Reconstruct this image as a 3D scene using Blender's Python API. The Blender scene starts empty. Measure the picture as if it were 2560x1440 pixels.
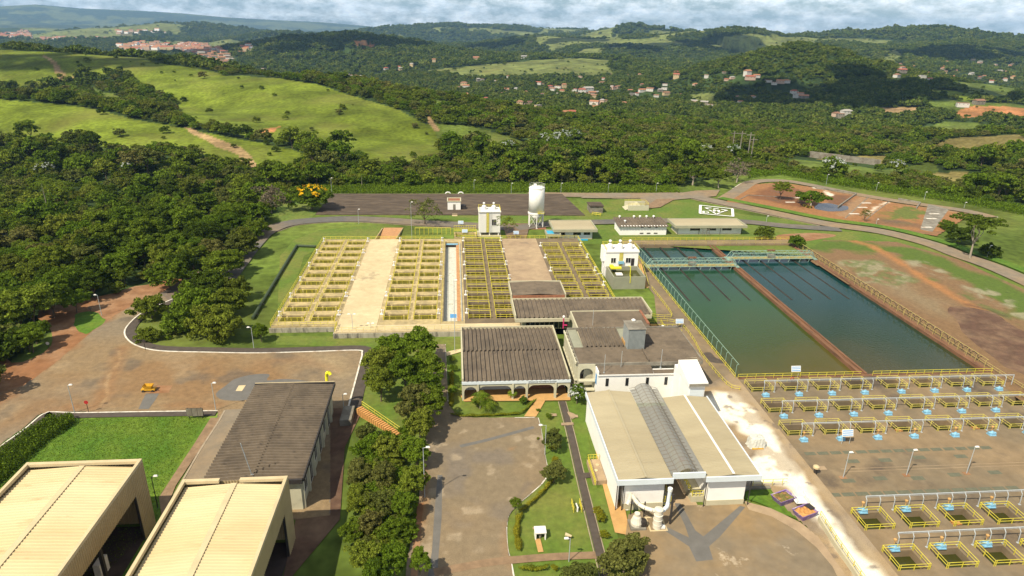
import bpy, bmesh, math, random
import numpy as np
from mathutils import Vector, Matrix
random.seed(7); RNG = np.random.default_rng(7)
SC = bpy.context.scene; COL = SC.collection
# ------------------------------------------------------------------ camera
FPX = 1650.0; HC = 66.0
PI_ = math.radians(21.45); RO = math.radians(1.27); YW = math.radians(5.25)
fwd = Vector((math.sin(YW)*math.cos(PI_), math.cos(YW)*math.cos(PI_), -math.sin(PI_)))
r0 = Vector((math.cos(YW), -math.sin(YW), 0)); u0 = r0.cross(fwd)
rt = math.cos(RO)*r0 + math.sin(RO)*u0; up = -math.sin(RO)*r0 + math.cos(RO)*u0
cam = bpy.data.cameras.new('camera'); camo = bpy.data.objects.new('camera', cam); COL.objects.link(camo)
cam.sensor_width = 36; cam.lens = 36*FPX/2560; cam.clip_start = 1; cam.clip_end = 60000
camo.matrix_world = Matrix(((rt.x, up.x, -fwd.x, 0), (rt.y, up.y, -fwd.y, 0), (rt.z, up.z, -fwd.z, HC), (0, 0, 0, 1)))
SC.camera = camo
SC.render.resolution_x, SC.render.resolution_y = 1024, 576
# ------------------------------------------------------------------ light
SUN_EL = math.radians(51); sx, sy = -0.745, -0.667           # the sun stands behind the camera, to its left
sunv = Vector((sx*math.cos(SUN_EL), sy*math.cos(SUN_EL), math.sin(SUN_EL))).normalized()
sl = bpy.data.lights.new('sun', 'SUN'); sl.energy = 5.0; sl.angle = math.radians(0.5); sl.color = (1.0, 0.90, 0.71)
so = bpy.data.objects.new('sun', sl); COL.objects.link(so)
so.rotation_euler = sunv.to_track_quat('Z', 'Y').to_euler(); so.location = (0, 0, 300)
world = bpy.data.worlds.new('World'); SC.world = world; world.use_nodes = True
wn = world.node_tree; wn.nodes.clear()
def N(nt, t, **kw):
    n = nt.nodes.new(t)
    for k, v in kw.items():
        if k.startswith('i_'):
            n.inputs[k[2:].replace('_', ' ')].default_value = v
        else: setattr(n, k, v)
    return n
sky = N(wn, 'ShaderNodeTexSky', sky_type='NISHITA', sun_disc=False, sun_elevation=SUN_EL,
        sun_rotation=math.atan2(sunv.x, sunv.y), altitude=800, air_density=1.0, dust_density=1.6, ozone_density=1.2)
tc = N(wn, 'ShaderNodeTexCoord'); sep = N(wn, 'ShaderNodeSeparateXYZ'); wn.links.new(tc.outputs['Generated'], sep.inputs[0])
# cloud decks: direction divided by (height + c), a flat layer seen in perspective
ad = N(wn, 'ShaderNodeMath', operation='ADD'); ad.inputs[1].default_value = 0.075; wn.links.new(sep.outputs['Z'], ad.inputs[0])
mxz = N(wn, 'ShaderNodeMath', operation='MAXIMUM'); mxz.inputs[1].default_value = 0.03; wn.links.new(ad.outputs[0], mxz.inputs[0])
dx = N(wn, 'ShaderNodeMath', operation='DIVIDE'); dy = N(wn, 'ShaderNodeMath', operation='DIVIDE')
wn.links.new(sep.outputs['X'], dx.inputs[0]); wn.links.new(mxz.outputs[0], dx.inputs[1])
wn.links.new(sep.outputs['Y'], dy.inputs[0]); wn.links.new(mxz.outputs[0], dy.inputs[1])
cmb = N(wn, 'ShaderNodeCombineXYZ'); wn.links.new(dx.outputs[0], cmb.inputs[0]); wn.links.new(dy.outputs[0], cmb.inputs[1])
n1 = N(wn, 'ShaderNodeTexNoise'); n1.inputs['Scale'].default_value = 1.0; n1.inputs['Detail'].default_value = 9; n1.inputs['Roughness'].default_value = 0.68
mpc = N(wn, 'ShaderNodeMapping'); mpc.inputs['Scale'].default_value = (24, 24, 62); wn.links.new(tc.outputs['Generated'], mpc.inputs[0]); wn.links.new(mpc.outputs[0], n1.inputs['Vector'])
cr = N(wn, 'ShaderNodeValToRGB'); wn.links.new(n1.outputs['Fac'], cr.inputs[0])
cr.color_ramp.elements[0].position = 0.38; cr.color_ramp.elements[0].color = (0, 0, 0, 1)
cr.color_ramp.elements[1].position = 0.68; cr.color_ramp.elements[1].color = (1, 1, 1, 1)
n2 = N(wn, 'ShaderNodeTexNoise'); n2.inputs['Scale'].default_value = 2.6; n2.inputs['Detail'].default_value = 6
wn.links.new(mpc.outputs[0], n2.inputs['Vector'])
cc = N(wn, 'ShaderNodeValToRGB'); wn.links.new(n2.outputs['Fac'], cc.inputs[0])
cc.color_ramp.elements[0].position = 0.38; cc.color_ramp.elements[0].color = (10.4, 11.0, 11.4, 1)
cc.color_ramp.elements[1].position = 0.66; cc.color_ramp.elements[1].color = (12.6, 12.4, 12.0, 1)
mx = N(wn, 'ShaderNodeMix', data_type='RGBA'); wn.links.new(cr.outputs[0], mx.inputs['Factor'])
hs = N(wn, 'ShaderNodeMix', data_type='RGBA', blend_type='MULTIPLY'); hs.inputs['Factor'].default_value = 1
hs.inputs[7].default_value = (0.70, 0.76, 0.82, 1); wn.links.new(sky.outputs[0], hs.inputs[6])
wn.links.new(hs.outputs[2], mx.inputs[6]); wn.links.new(cc.outputs[0], mx.inputs[7])
bg = N(wn, 'ShaderNodeBackground'); bg.inputs['Strength'].default_value = 0.072
hz1 = N(wn, 'ShaderNodeMapRange'); hz1.inputs[1].default_value = 0; hz1.inputs[2].default_value = .3; hz1.inputs[3].default_value = 1.6; hz1.inputs[4].default_value = 1; wn.links.new(sep.outputs['Z'], hz1.inputs[0])   # paler air towards the horizon
hz2 = N(wn, 'ShaderNodeMix', data_type='RGBA', blend_type='MULTIPLY'); hz2.inputs['Factor'].default_value = 1; wn.links.new(mx.outputs[2], hz2.inputs[6]); wn.links.new(hz1.outputs[0], hz2.inputs[7])
wn.links.new(hz2.outputs[2], bg.inputs['Color']); wo = N(wn, 'ShaderNodeOutputWorld'); wn.links.new(bg.outputs[0], wo.inputs[0])
vs = SC.view_settings; vs.view_transform = 'Standard'; vs.look = 'None'; vs.exposure = 0.45; vs.gamma = 1; vs.use_curve_mapping = False
SC.cycles.max_bounces = 4; SC.cycles.diffuse_bounces = 2; SC.cycles.glossy_bounces = 2; SC.cycles.transmission_bounces = 3
SC.cycles.transparent_max_bounces = 8; SC.cycles.volume_bounces = 0
# ------------------------------------------------------------------ pixel of the photograph -> point of the place
def ray(px, py):
    d = fwd + rt*((px-1280)/FPX) + up*((720-py)/FPX); return d.normalized()
def at(px, py, z=0.0):
    d = ray(px, py); t = (z-HC)/d.z; return Vector((d.x*t, d.y*t, z))
def height_of(px, py, top):
    b = at(px, py); lo, hi = 0.0, 40.0
    for _ in range(30):
        m = (lo+hi)/2; v = Vector((b.x, b.y, m-HC)); y = 720-FPX*v.dot(up)/v.dot(fwd)
        if y > top: lo = m
        else: hi = m
    return lo
# ------------------------------------------------------------------ materials
M = {}
def mat(name, col, rough=0.8, var=0.18, scale=0.6, metal=0.0, col2=None, s2=None, spec=0.3, coord='Object', bump=0.0, thr=(0.42, 0.62), stretch=None, detail=6, dark=None):
    """procedural paint, concrete, soil...: base colour, mottled by noise, optional patches of a second colour"""
    m = bpy.data.materials.new(name); m.use_nodes = True; nt = m.node_tree; b = nt.nodes['Principled BSDF']
    b.inputs['Roughness'].default_value = rough; b.inputs['Metallic'].default_value = metal; b.inputs['Specular IOR Level'].default_value = spec
    t = N(nt, 'ShaderNodeTexCoord'); vec = t.outputs['Object']
    if coord == 'World': vec = N(nt, 'ShaderNodeNewGeometry').outputs['Position']
    if stretch:
        mp = N(nt, 'ShaderNodeMapping'); mp.inputs['Scale'].default_value = stretch; nt.links.new(vec, mp.inputs[0]); vec = mp.outputs[0]
    a = N(nt, 'ShaderNodeTexNoise'); a.inputs['Scale'].default_value = scale; a.inputs['Detail'].default_value = detail; a.inputs['Roughness'].default_value = 0.62
    nt.links.new(vec, a.inputs['Vector'])
    r = N(nt, 'ShaderNodeMapRange'); r.inputs[1].default_value = 0.3; r.inputs[2].default_value = 0.7
    r.inputs[3].default_value = 1-var; r.inputs[4].default_value = 1+var; nt.links.new(a.outputs['Fac'], r.inputs[0])
    c = N(nt, 'ShaderNodeMix', data_type='RGBA', blend_type='MULTIPLY'); c.inputs['Factor'].default_value = 1
    nt.links.new(r.outputs[0], c.inputs[7])
    src = None
    if col2 is not None:
        b2 = N(nt, 'ShaderNodeTexNoise'); b2.inputs['Scale'].default_value = s2 or scale*0.3; b2.inputs['Detail'].default_value = 8; b2.inputs['Roughness'].default_value = 0.6
        nt.links.new(vec, b2.inputs['Vector'])
        r2 = N(nt, 'ShaderNodeMapRange'); r2.inputs[1].default_value = thr[0]; r2.inputs[2].default_value = thr[1]; nt.links.new(b2.outputs['Fac'], r2.inputs[0])
        m2 = N(nt, 'ShaderNodeMix', data_type='RGBA'); m2.inputs[6].default_value = (*col, 1); m2.inputs[7].default_value = (*col2, 1)
        nt.links.new(r2.outputs[0], m2.inputs['Factor']); nt.links.new(m2.outputs[2], c.inputs[6])
    else: c.inputs[6].default_value = (*col, 1)
    out = c.outputs[2]
    if dark is not None:                                     # streaks and stains of a third colour (col, scale, lo, hi)
        b3 = N(nt, 'ShaderNodeTexNoise'); b3.inputs['Scale'].default_value = dark[1]; b3.inputs['Detail'].default_value = 7; b3.inputs['Roughness'].default_value = 0.65
        mp3 = N(nt, 'ShaderNodeMapping'); mp3.inputs['Location'].default_value = (31.7, 12.3, 4.1)
        nt.links.new(vec, mp3.inputs[0]); nt.links.new(mp3.outputs[0], b3.inputs['Vector'])
        r3 = N(nt, 'ShaderNodeMapRange'); r3.inputs[1].default_value = dark[2]; r3.inputs[2].default_value = dark[3]; nt.links.new(b3.outputs['Fac'], r3.inputs[0])
        m3 = N(nt, 'ShaderNodeMix', data_type='RGBA'); m3.inputs[7].default_value = (*dark[0], 1)
        nt.links.new(r3.outputs[0], m3.inputs['Factor']); nt.links.new(out, m3.inputs[6]); out = m3.outputs[2]
    nt.links.new(out, b.inputs['Base Color'])
    if bump:
        bp = N(nt, 'ShaderNodeBump'); bp.inputs['Strength'].default_value = bump; bp.inputs['Distance'].default_value = 0.2
        nt.links.new(a.outputs['Fac'], bp.inputs['Height']); nt.links.new(bp.outputs[0], b.inputs['Normal'])
    M[name] = m; return m
# ------------------------------------------------------------------ mesh collector
class MB:
    def __init__(s, org=(0, 0, 0)): s.v = []; s.f = []; s.o = Vector(org)
    def add(s, vs, fs):
        n = len(s.v); s.v += [tuple(v) for v in vs]; s.f += [tuple(i+n for i in f) for f in fs]; return s
    def box(s, x0, y0, z0, x1, y1, z1):
        return s.add([(x0,y0,z0),(x1,y0,z0),(x1,y1,z0),(x0,y1,z0),(x0,y0,z1),(x1,y0,z1),(x1,y1,z1),(x0,y1,z1)],
              [(0,3,2,1),(4,5,6,7),(0,1,5,4),(1,2,6,5),(2,3,7,6),(3,0,4,7)])
    def prism(s, pts, z0, z1):
        n = len(pts); a = sum(pts[i][0]*pts[(i+1)%n][1]-pts[(i+1)%n][0]*pts[i][1] for i in range(n))
        if a < 0: pts = pts[::-1]
        vs = [(p[0], p[1], z0) for p in pts]+[(p[0], p[1], z1) for p in pts]
        return s.add(vs, [tuple(range(n))[::-1], tuple(range(n, 2*n))]+[(i, (i+1)%n, n+(i+1)%n, n+i) for i in range(n)])
    def tube(s, p, q, r, n=6, r2=None, cap=True):
        p, q = Vector(p), Vector(q); d = (q-p)
        if d.length < 1e-6: return s
        d.normalize(); a = Vector((0,0,1)) if abs(d.z) < .9 else Vector((1,0,0)); u = d.cross(a).normalized(); w = d.cross(u)
        r2 = r if r2 is None else r2; vs = []
        for (c, rr) in ((p, r), (q, r2)):
            for i in range(n):
                t = 2*math.pi*i/n; vs.append(c+u*math.cos(t)*rr+w*math.sin(t)*rr)
        fs = [(i, n+i, n+(i+1)%n, (i+1)%n) for i in range(n)]
        if cap: fs += [tuple(range(n)), tuple(range(n, 2*n))[::-1]]
        return s.add(vs, fs)
    def bar(s, p, q, w=.06):
        return s.tube(p, q, w/1.6, 4)
    def lathe(s, prof, cx=0, cy=0, n=16, cap=True):
        vs = []
        for (r, z) in prof:
            for i in range(n):
                t = 2*math.pi*i/n; vs.append((cx+r*math.cos(t), cy+r*math.sin(t), z))
        fs = [(k*n+i, k*n+(i+1)%n, (k+1)*n+(i+1)%n, (k+1)*n+i) for k in range(len(prof)-1) for i in range(n)]
        if cap: fs += [tuple(range(n))[::-1], tuple(range((len(prof)-1)*n, len(prof)*n))]
        return s.add(vs, fs)
    def path(s, pts, r, n=6):
        for a, b in zip(pts[:-1], pts[1:]): s.tube(a, b, r, n)
        return s
    def corr(s, p00, p10, p11, p01, n, amp, th=.04, prof='wave'):
        """corrugated sheet; ribs run p0x -> p1x (v), waves repeat along u"""
        p00, p10, p11, p01 = map(Vector, (p00, p10, p11, p01)); nr = (p10-p00).cross(p01-p00).normalized()
        if nr.z < 0: nr = -nr
        us = []
        for i in range(n):
            if prof == 'wave': us += [((i+.0)/n, -1), ((i+.25)/n, 0), ((i+.5)/n, 1), ((i+.75)/n, 0)]
            else: us += [((i+.0)/n, -1), ((i+.55)/n, -1), ((i+.68)/n, 1), ((i+.87)/n, 1)]
        us.append((1, -1)); vs = []
        for lift in (0, -th):
            for (u, h) in us:
                a = p00.lerp(p10, u)+nr*(h*amp+lift); b = p01.lerp(p11, u)+nr*(h*amp+lift); vs += [a, b]
        k = len(us); fs = []
        for i in range(k-1):
            fs.append((2*i, 2*i+2, 2*i+3, 2*i+1)); j = 2*k
            fs.append((j+2*i, j+2*i+1, j+2*i+3, j+2*i+2))
            fs.append((2*i, 2*k+2*i, 2*k+2*i+2, 2*i+2)); fs.append((2*i+1, 2*i+3, 2*k+2*i+3, 2*k+2*i+1))
        return s.add(vs, fs)
    def build(s, name, m, parent=None, smooth=False):
        me = bpy.data.meshes.new(name); o = s.o
        if parent is not None:
            pp = parent
            o = Vector((0, 0, 0))
            while pp is not None: o = o+pp.location; pp = pp.parent
        vs = [(v[0]-o.x, v[1]-o.y, v[2]-o.z) for v in s.v]
        me.from_pydata(vs, [], s.f); me.materials.append(M[m] if isinstance(m, str) else m)
        if smooth: me.polygons.foreach_set('use_smooth', [True]*len(me.polygons))
        me.update(); ob = bpy.data.objects.new(name, me); COL.objects.link(ob)
        if parent is not None: ob.parent = parent
        else: ob.location = o
        return ob
def tag(o, label=None, cat=None, group=None, kind=None):
    if label: o['label'] = label
    if cat: o['category'] = cat
    if group: o['group'] = group
    if kind: o['kind'] = kind
    return o
def thing(name, loc, label, cat, group=None):
    o = bpy.data.objects.new(name, None); o.empty_display_size = .5; COL.objects.link(o); o.location = loc
    return tag(o, label, cat, group)
def copy_tree(o, parent=None):
    c = o.copy(); COL.objects.link(c); c.parent = parent
    for ch in list(CH.get(o.name, ())): copy_tree(ch, c)
    return c
CH = {}
def kids(root):                                              # remember a thing's parts once, before copying it
    CH[root.name] = [k for k in root.children]
    for k in root.children: kids(k)
ORD = ['first', 'second', 'third', 'fourth', 'fifth', 'sixth', 'seventh', 'eighth', 'ninth', 'tenth', 'eleventh', 'twelfth', 'thirteenth', 'fourteenth']
# ------------------------------------------------------------------ value noise in plan
def vnoise(x, y, scale, seed=0):
    x = np.asarray(x)/scale; y = np.asarray(y)/scale; xi = np.floor(x).astype(np.int64); yi = np.floor(y).astype(np.int64); fx = x-xi; fy = y-yi
    fx = fx*fx*(3-2*fx); fy = fy*fy*(3-2*fy)
    def h(a, b):
        k = (a*374761393+b*668265263+seed*1442695041) & 0x7fffffff; k = (k ^ (k >> 13))*1274126177 & 0x7fffffff
        return ((k ^ (k >> 16)) & 0xffff)/65535.0
    return (h(xi, yi)*(1-fx)+h(xi+1, yi)*fx)*(1-fy)+(h(xi, yi+1)*(1-fx)+h(xi+1, yi+1)*fx)*fy
def fbm(x, y, scale, seed=0, oct=4):
    s = 0; a = 1; t = 0
    for k in range(oct): s = s+a*vnoise(x, y, scale/2**k, seed+k*17); t += a; a *= .5
    return s/t
def in_poly(x, y, poly):
    x = np.asarray(x); y = np.asarray(y); r = np.zeros(x.shape, bool); n = len(poly)
    for i in range(n):
        x0, y0 = poly[i][:2]; x1, y1 = poly[(i+1) % n][:2]
        if y0 == y1: continue
        c = ((y0 > y) != (y1 > y)) & (x < (x1-x0)*(y-y0)/(y1-y0)+x0); r ^= c
    return r
def seg_dist(x, y, poly, closed=False):
    """distance to a polyline, and the arc parameter of the nearest point"""
    best = np.full(np.shape(x), 1e12); par = np.zeros(np.shape(x)); n = len(poly)
    for i in range(n if closed else n-1):
        ax, ay = poly[i][:2]; bx, by = poly[(i+1) % n][:2]; ux, uy = bx-ax, by-ay; L = ux*ux+uy*uy+1e-9
        t = np.clip(((x-ax)*ux+(y-ay)*uy)/L, 0, 1); d = np.hypot(x-ax-t*ux, y-ay-t*uy)
        m = d < best; best = np.where(m, d, best); par = np.where(m, i+t, par)
    return best, par
# ------------------------------------------------------------------ terrain
PLAT = [tuple(at(*p)[:2]) for p in [(330,742),(440,722),(560,650),(650,590),(700,560),(800,480),(1000,476),(1400,470),(1700,475),(1860,445),(1950,438),(2050,458),(2240,484),(2430,510),(2620,560),(2900,640)]]+[(420,60),(300,-150),(-300,-150),(-300,60)]+[tuple(at(0,985)[:2])]
PLAT = [(p[0], p[1]) for p in PLAT]
def rayr(px, py, r):                                          # a point r metres out on the ray through a pixel
    d = ray(px, py); k = r/math.hypot(d.x, d.y); return (d.x*k, d.y*k, HC+d.z*k)
SUNK = [(57,32,148,113.9),(56.6,113.5,114,204),(-41,142.5,39.5,206.5)]   # tanks sunk in the ground
RIDGES = []                                                   # (crest points, half width, sharpness)
def ridge(pts, w, p=1.0): RIDGES.append(([rayr(*q) for q in pts], w, p))
ridge([(-500,0,15000),(-200,8,15000),(0,16,15000),(90,11,15000),(200,21,15000),(330,26,15000),(450,33,15000),(560,43,15000),(700,51,15000),(800,55,15000),(950,68,15000),(1100,74,15000),(1250,79,15000)], 3600)
ridge([(-300,60,11000),(200,62,11000),(600,76,11000),(1000,84,11000)], 2500)
ridge([(270,70,5600),(340,64,5600),(400,57,5600),(470,62,5600),(560,65,5600),(620,75,5600)], 700)
ridge([(660,88,4200),(720,82,4200),(760,88,4200)], 300)
ridge([(600,158,2000),(700,120,2200),(780,92,2300),(870,84,2300),(960,97,2300),(1050,121,2200),(1150,136,2100),(1280,152,1900)], 620)
ridge([(800,88,6000),(900,84,6000),(1000,69,5800),(1060,65,5800),(1140,61,5800),(1170,68,5800),(1250,66,6000),(1340,70,6000),(1450,74,6000),(1600,80,6000)], 1300)
ridge([(1180,112,3300),(1240,100,3300),(1330,88,3300),(1440,96,3200),(1600,116,3000)], 650)
ridge([(1440,90,4300),(1490,78,4300),(1540,67,4300),(1600,65,4300),(1660,77,4300),(1760,86,4300),(1900,92,4500)], 600)
ridge([(1600,112,3000),(1660,90,3200),(1740,78,3300),(1840,71,3300),(1900,75,3300),(1960,89,3300),(2040,96,3200),(2130,120,2900),(2230,150,2500)], 620)
ridge([(1980,92,4000),(2060,88,4000),(2160,80,4000),(2250,75,4000),(2340,76,4000),(2420,81,4000),(2500,95,4000),(2600,104,4000),(2800,112,4000)], 900)
ridge([(2380,118,3000),(2450,103,3300),(2560,110,3300),(2760,120,3300)], 500)
ridge([(1780,182,1550),(1880,141,1500),(1960,119,1480),(2000,110,1470),(2060,122,1450),(2130,147,1420),(2250,190,1350),(2340,222,1250)], 420, 1.3)
ridge([(960,186,1700),(1150,166,1800),(1330,149,1900),(1440,143,1950),(1560,150,2000),(1660,165,2000)], 430)
ridge([(1120,350,560),(1220,332,570),(1300,324,575),(1450,320,570),(1600,338,560),(1720,352,560)], 150)
ridge([(-300,105,1150),(0,121,1050),(100,129,1000),(200,137,950),(300,142,920),(400,151,880),(480,166,830),(560,186,770),(700,192,720),(780,202,680),(860,226,630),(960,252,580),(1040,287,530),(1085,312,500),(1110,345,475)], 260)
ridge([(-200,235,700),(0,243,640),(100,246,620),(200,262,590),(300,285,550),(430,310,510),(560,335,470),(640,352,440),(720,370,420),(770,386,400)], 130)
ridge([(2300,395,640),(2400,355,680),(2560,345,700),(2750,350,720)], 150)
ridge([(2330,490,430),(2440,430,480),(2560,422,500),(2750,425,500)], 120)
def height(x, y):
    x = np.asarray(x, float); y = np.asarray(y, float)
    d, _ = seg_dist(x, y, PLAT, True); ins = in_poly(x, y, PLAT); d = np.where(ins, 0, np.maximum(d-7, 0))
    z = -np.interp(d, [0,20,60,130,250,450,900,2500], [0,1.5,4.5,9.5,17,27,40,46])
    far = np.clip(d/900, 0, 1)
    z = z+(fbm(x, y, 520, 3, 4)-.5)*26*far+(fbm(x, y, 90, 9, 3)-.5)*5*np.clip(d/150, 0, 1)
    z = z+(fbm(x, y, 700, 75, 3)-.5)*np.clip((d-2200)/2500, 0, 1)*70
    for pts, w, p in RIDGES:
        xs = [q[0] for q in pts]; ys = [q[1] for q in pts]
        near = (x > min(xs)-w) & (x < max(xs)+w) & (y > min(ys)-w) & (y < max(ys)+w)
        if not near.any(): continue
        xx, yy, zz = x[near], y[near], z[near]
        dd, t = seg_dist(xx, yy, pts); zc = np.interp(t, range(len(pts)), [q[2] for q in pts])
        e = np.clip(dd/w, 0, 1); wob = (fbm(xx, yy, w*.45, 21, 3)-.5)*.55*np.clip(e*3, 0, 1); e = np.clip(e+wob*(e > 0.02)*e*1.4, 0, 1)
        k = (.5+.5*np.cos(math.pi*e))**p; zn = zz+(zc-zz)*k
        z[near] = np.maximum(zz, zn)
    z = z+(fbm(x, y, 42, 71, 3)-.5)*3.2*np.clip(d/160, 0, 1)
    z = np.where(ins, 0.0, z)
    for (x0, y0, x1, y1) in SUNK:
        z = np.where((x > x0) & (x < x1) & (y > y0) & (y < y1), -5.0, z)
    return z
def cast(px, py):
    """first point where the ray through a pixel meets the terrain"""
    d = ray(px, py); h = math.hypot(d.x, d.y); rr = np.geomspace(60, 26000, 1500); x = d.x/h*rr; y = d.y/h*rr
    zr = HC+d.z/h*rr; b = zr <= height(x, y); i = int(np.argmax(b)) if b.any() else len(rr)-1
    return (float(x[i]), float(y[i]))
def cpoly(pts): return [cast(*p) for p in pts]
GR1 = (0.108, 0.140, 0.014); GR2 = (0.092, 0.125, 0.022); TAN = (0.20, 0.165, 0.055); SOIL = (0.36, 0.16, 0.065); PALEG = (0.125, 0.145, 0.040); DIRT = (0.30, 0.20, 0.10)
PAST = [
 (GR1, [(-300,95),(0,124),(110,130),(300,144),(480,168),(560,190),(700,196),(860,232),(1000,275),(1080,318),(1108,365),(1070,397),(930,397),(860,388),(790,368),(700,352),(650,350),(560,326),(450,302),(440,258),(352,225),(345,200),(300,178),(215,190),(140,215),(0,215),(-300,190)]),
 (GR1, [(-300,230),(0,248),(60,255),(200,268),(300,290),(430,314),(560,340),(640,356),(720,374),(790,402),(730,425),(700,440),(650,440),(600,425),(480,378),(420,380),(300,374),(200,360),(0,360),(-300,350)]),
 (GR1, [(930,392),(1100,372),(1118,395),(1000,415),(900,418)]),
 (GR2, [(240,215),(300,245),(360,275),(330,270),(230,235)]),
 (PALEG, [(1000,181),(1150,168),(1330,152),(1440,146),(1560,153),(1520,165),(1540,188),(1400,192),(1250,190),(1180,197),(1100,187)]),
 (GR2, [(1980,398),(2200,424),(2330,402),(2340,432),(2200,452),(1980,430)]),
 (TAN, [(2040,398),(2200,390),(2330,362),(2400,344),(2560,338),(2800,340),(2800,384),(2560,382),(2440,377),(2300,392),(2200,412)]),
 (GR1, [(2090,358),(2240,348),(2240,372),(2080,380)]),
 (GR1, [(2250,217),(2300,222),(2370,226),(2430,240),(2442,252),(2400,252),(2330,235)]),
 (PALEG, [(1740,118),(1800,100),(1850,88),(1960,92),(2060,112),(2090,122),(1950,127),(1850,132)]),
 (PALEG, [(2130,150),(2230,122),(2260,142),(2180,158)]),
 (PALEG, [(1440,92),(1490,88),(1560,98),(1660,104),(1650,114),(1560,110)]),
 (GR2, [(2380,212),(2700,200),(2700,240),(2500,250),(2420,236)]),
 (TAN, [(2310,432),(2400,428),(2480,446),(2430,470),(2330,452)]),
 (SOIL, [(2390,276),(2440,264),(2560,270),(2800,280),(2800,302),(2560,300),(2400,296)]),
 (DIRT, [(2170,272),(2270,268),(2350,278),(2300,290),(2200,286)]),
 (DIRT, [(460,314),(485,324),(560,356),(600,372),(690,436),(665,440),(590,390),(540,368),(480,336)]),
 (DIRT, [(100,140),(112,140),(172,196),(205,188),(192,204),(160,210)]),
 (SOIL, [(650,326),(700,318),(690,332),(655,338)]),
 (DIRT, [(1078,285),(1090,300),(1098,330),(1085,332),(1075,300)]),
 (SOIL, [(870,103),(905,104),(945,110),(930,117),(890,113)]),
 (GR2, [(1090,250),(1160,262),(1150,275),(1090,268)]),
 (SOIL, [(1450,262),(1500,252),(1510,268),(1460,280)]),
 (PALEG, [(1720,235),(1780,232),(1800,262),(1760,268)]),
]
PASTW = [(c, cpoly(p)) for c, p in PAST]
TOWNS = [cpoly(p) for p in [[(425,118),(470,108),(520,112),(560,125),(590,150),(570,165),(500,150),(450,135)], [(598,120),(632,113),(630,128),(606,143)], [(290,118),(330,108),(425,112),(430,126),(330,128)],
      [(0,85),(70,72),(80,98),(0,102)],[(290,78),(400,74),(420,88),(300,92)],[(60,100),(250,92),(300,102),(120,112)]]]
def cover(x, y):
    """land cover in plan: (colour, is forest)"""
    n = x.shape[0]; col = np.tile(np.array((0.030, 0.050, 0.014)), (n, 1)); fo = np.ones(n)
    r = np.hypot(x, y)
    k = fbm(x, y, 420, 5, 4); far = r > 2500
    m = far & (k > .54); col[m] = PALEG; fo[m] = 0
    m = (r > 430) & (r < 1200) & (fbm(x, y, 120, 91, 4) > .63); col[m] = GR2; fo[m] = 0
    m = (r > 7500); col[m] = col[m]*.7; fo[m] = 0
    wx = x+(fbm(x, y, 30, 31, 2)-.5)*r*.012; wy = y+(fbm(x, y, 30, 37, 2)-.5)*r*.012
    for c, p in PASTW:
        m = in_poly(wx, wy, p); col[m] = c; fo[m] = 0
    for p in TOWNS:
        m = in_poly(x, y, p); col[m] = (.10, .09, .05); fo[m] = 0
    d, _ = seg_dist(x, y, PLAT, True); ins = in_poly(x, y, PLAT)
    m = ins | (d < 7); col[m] = (0.105, 0.150, 0.026); fo[m] = 0
    return col, fo
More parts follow.
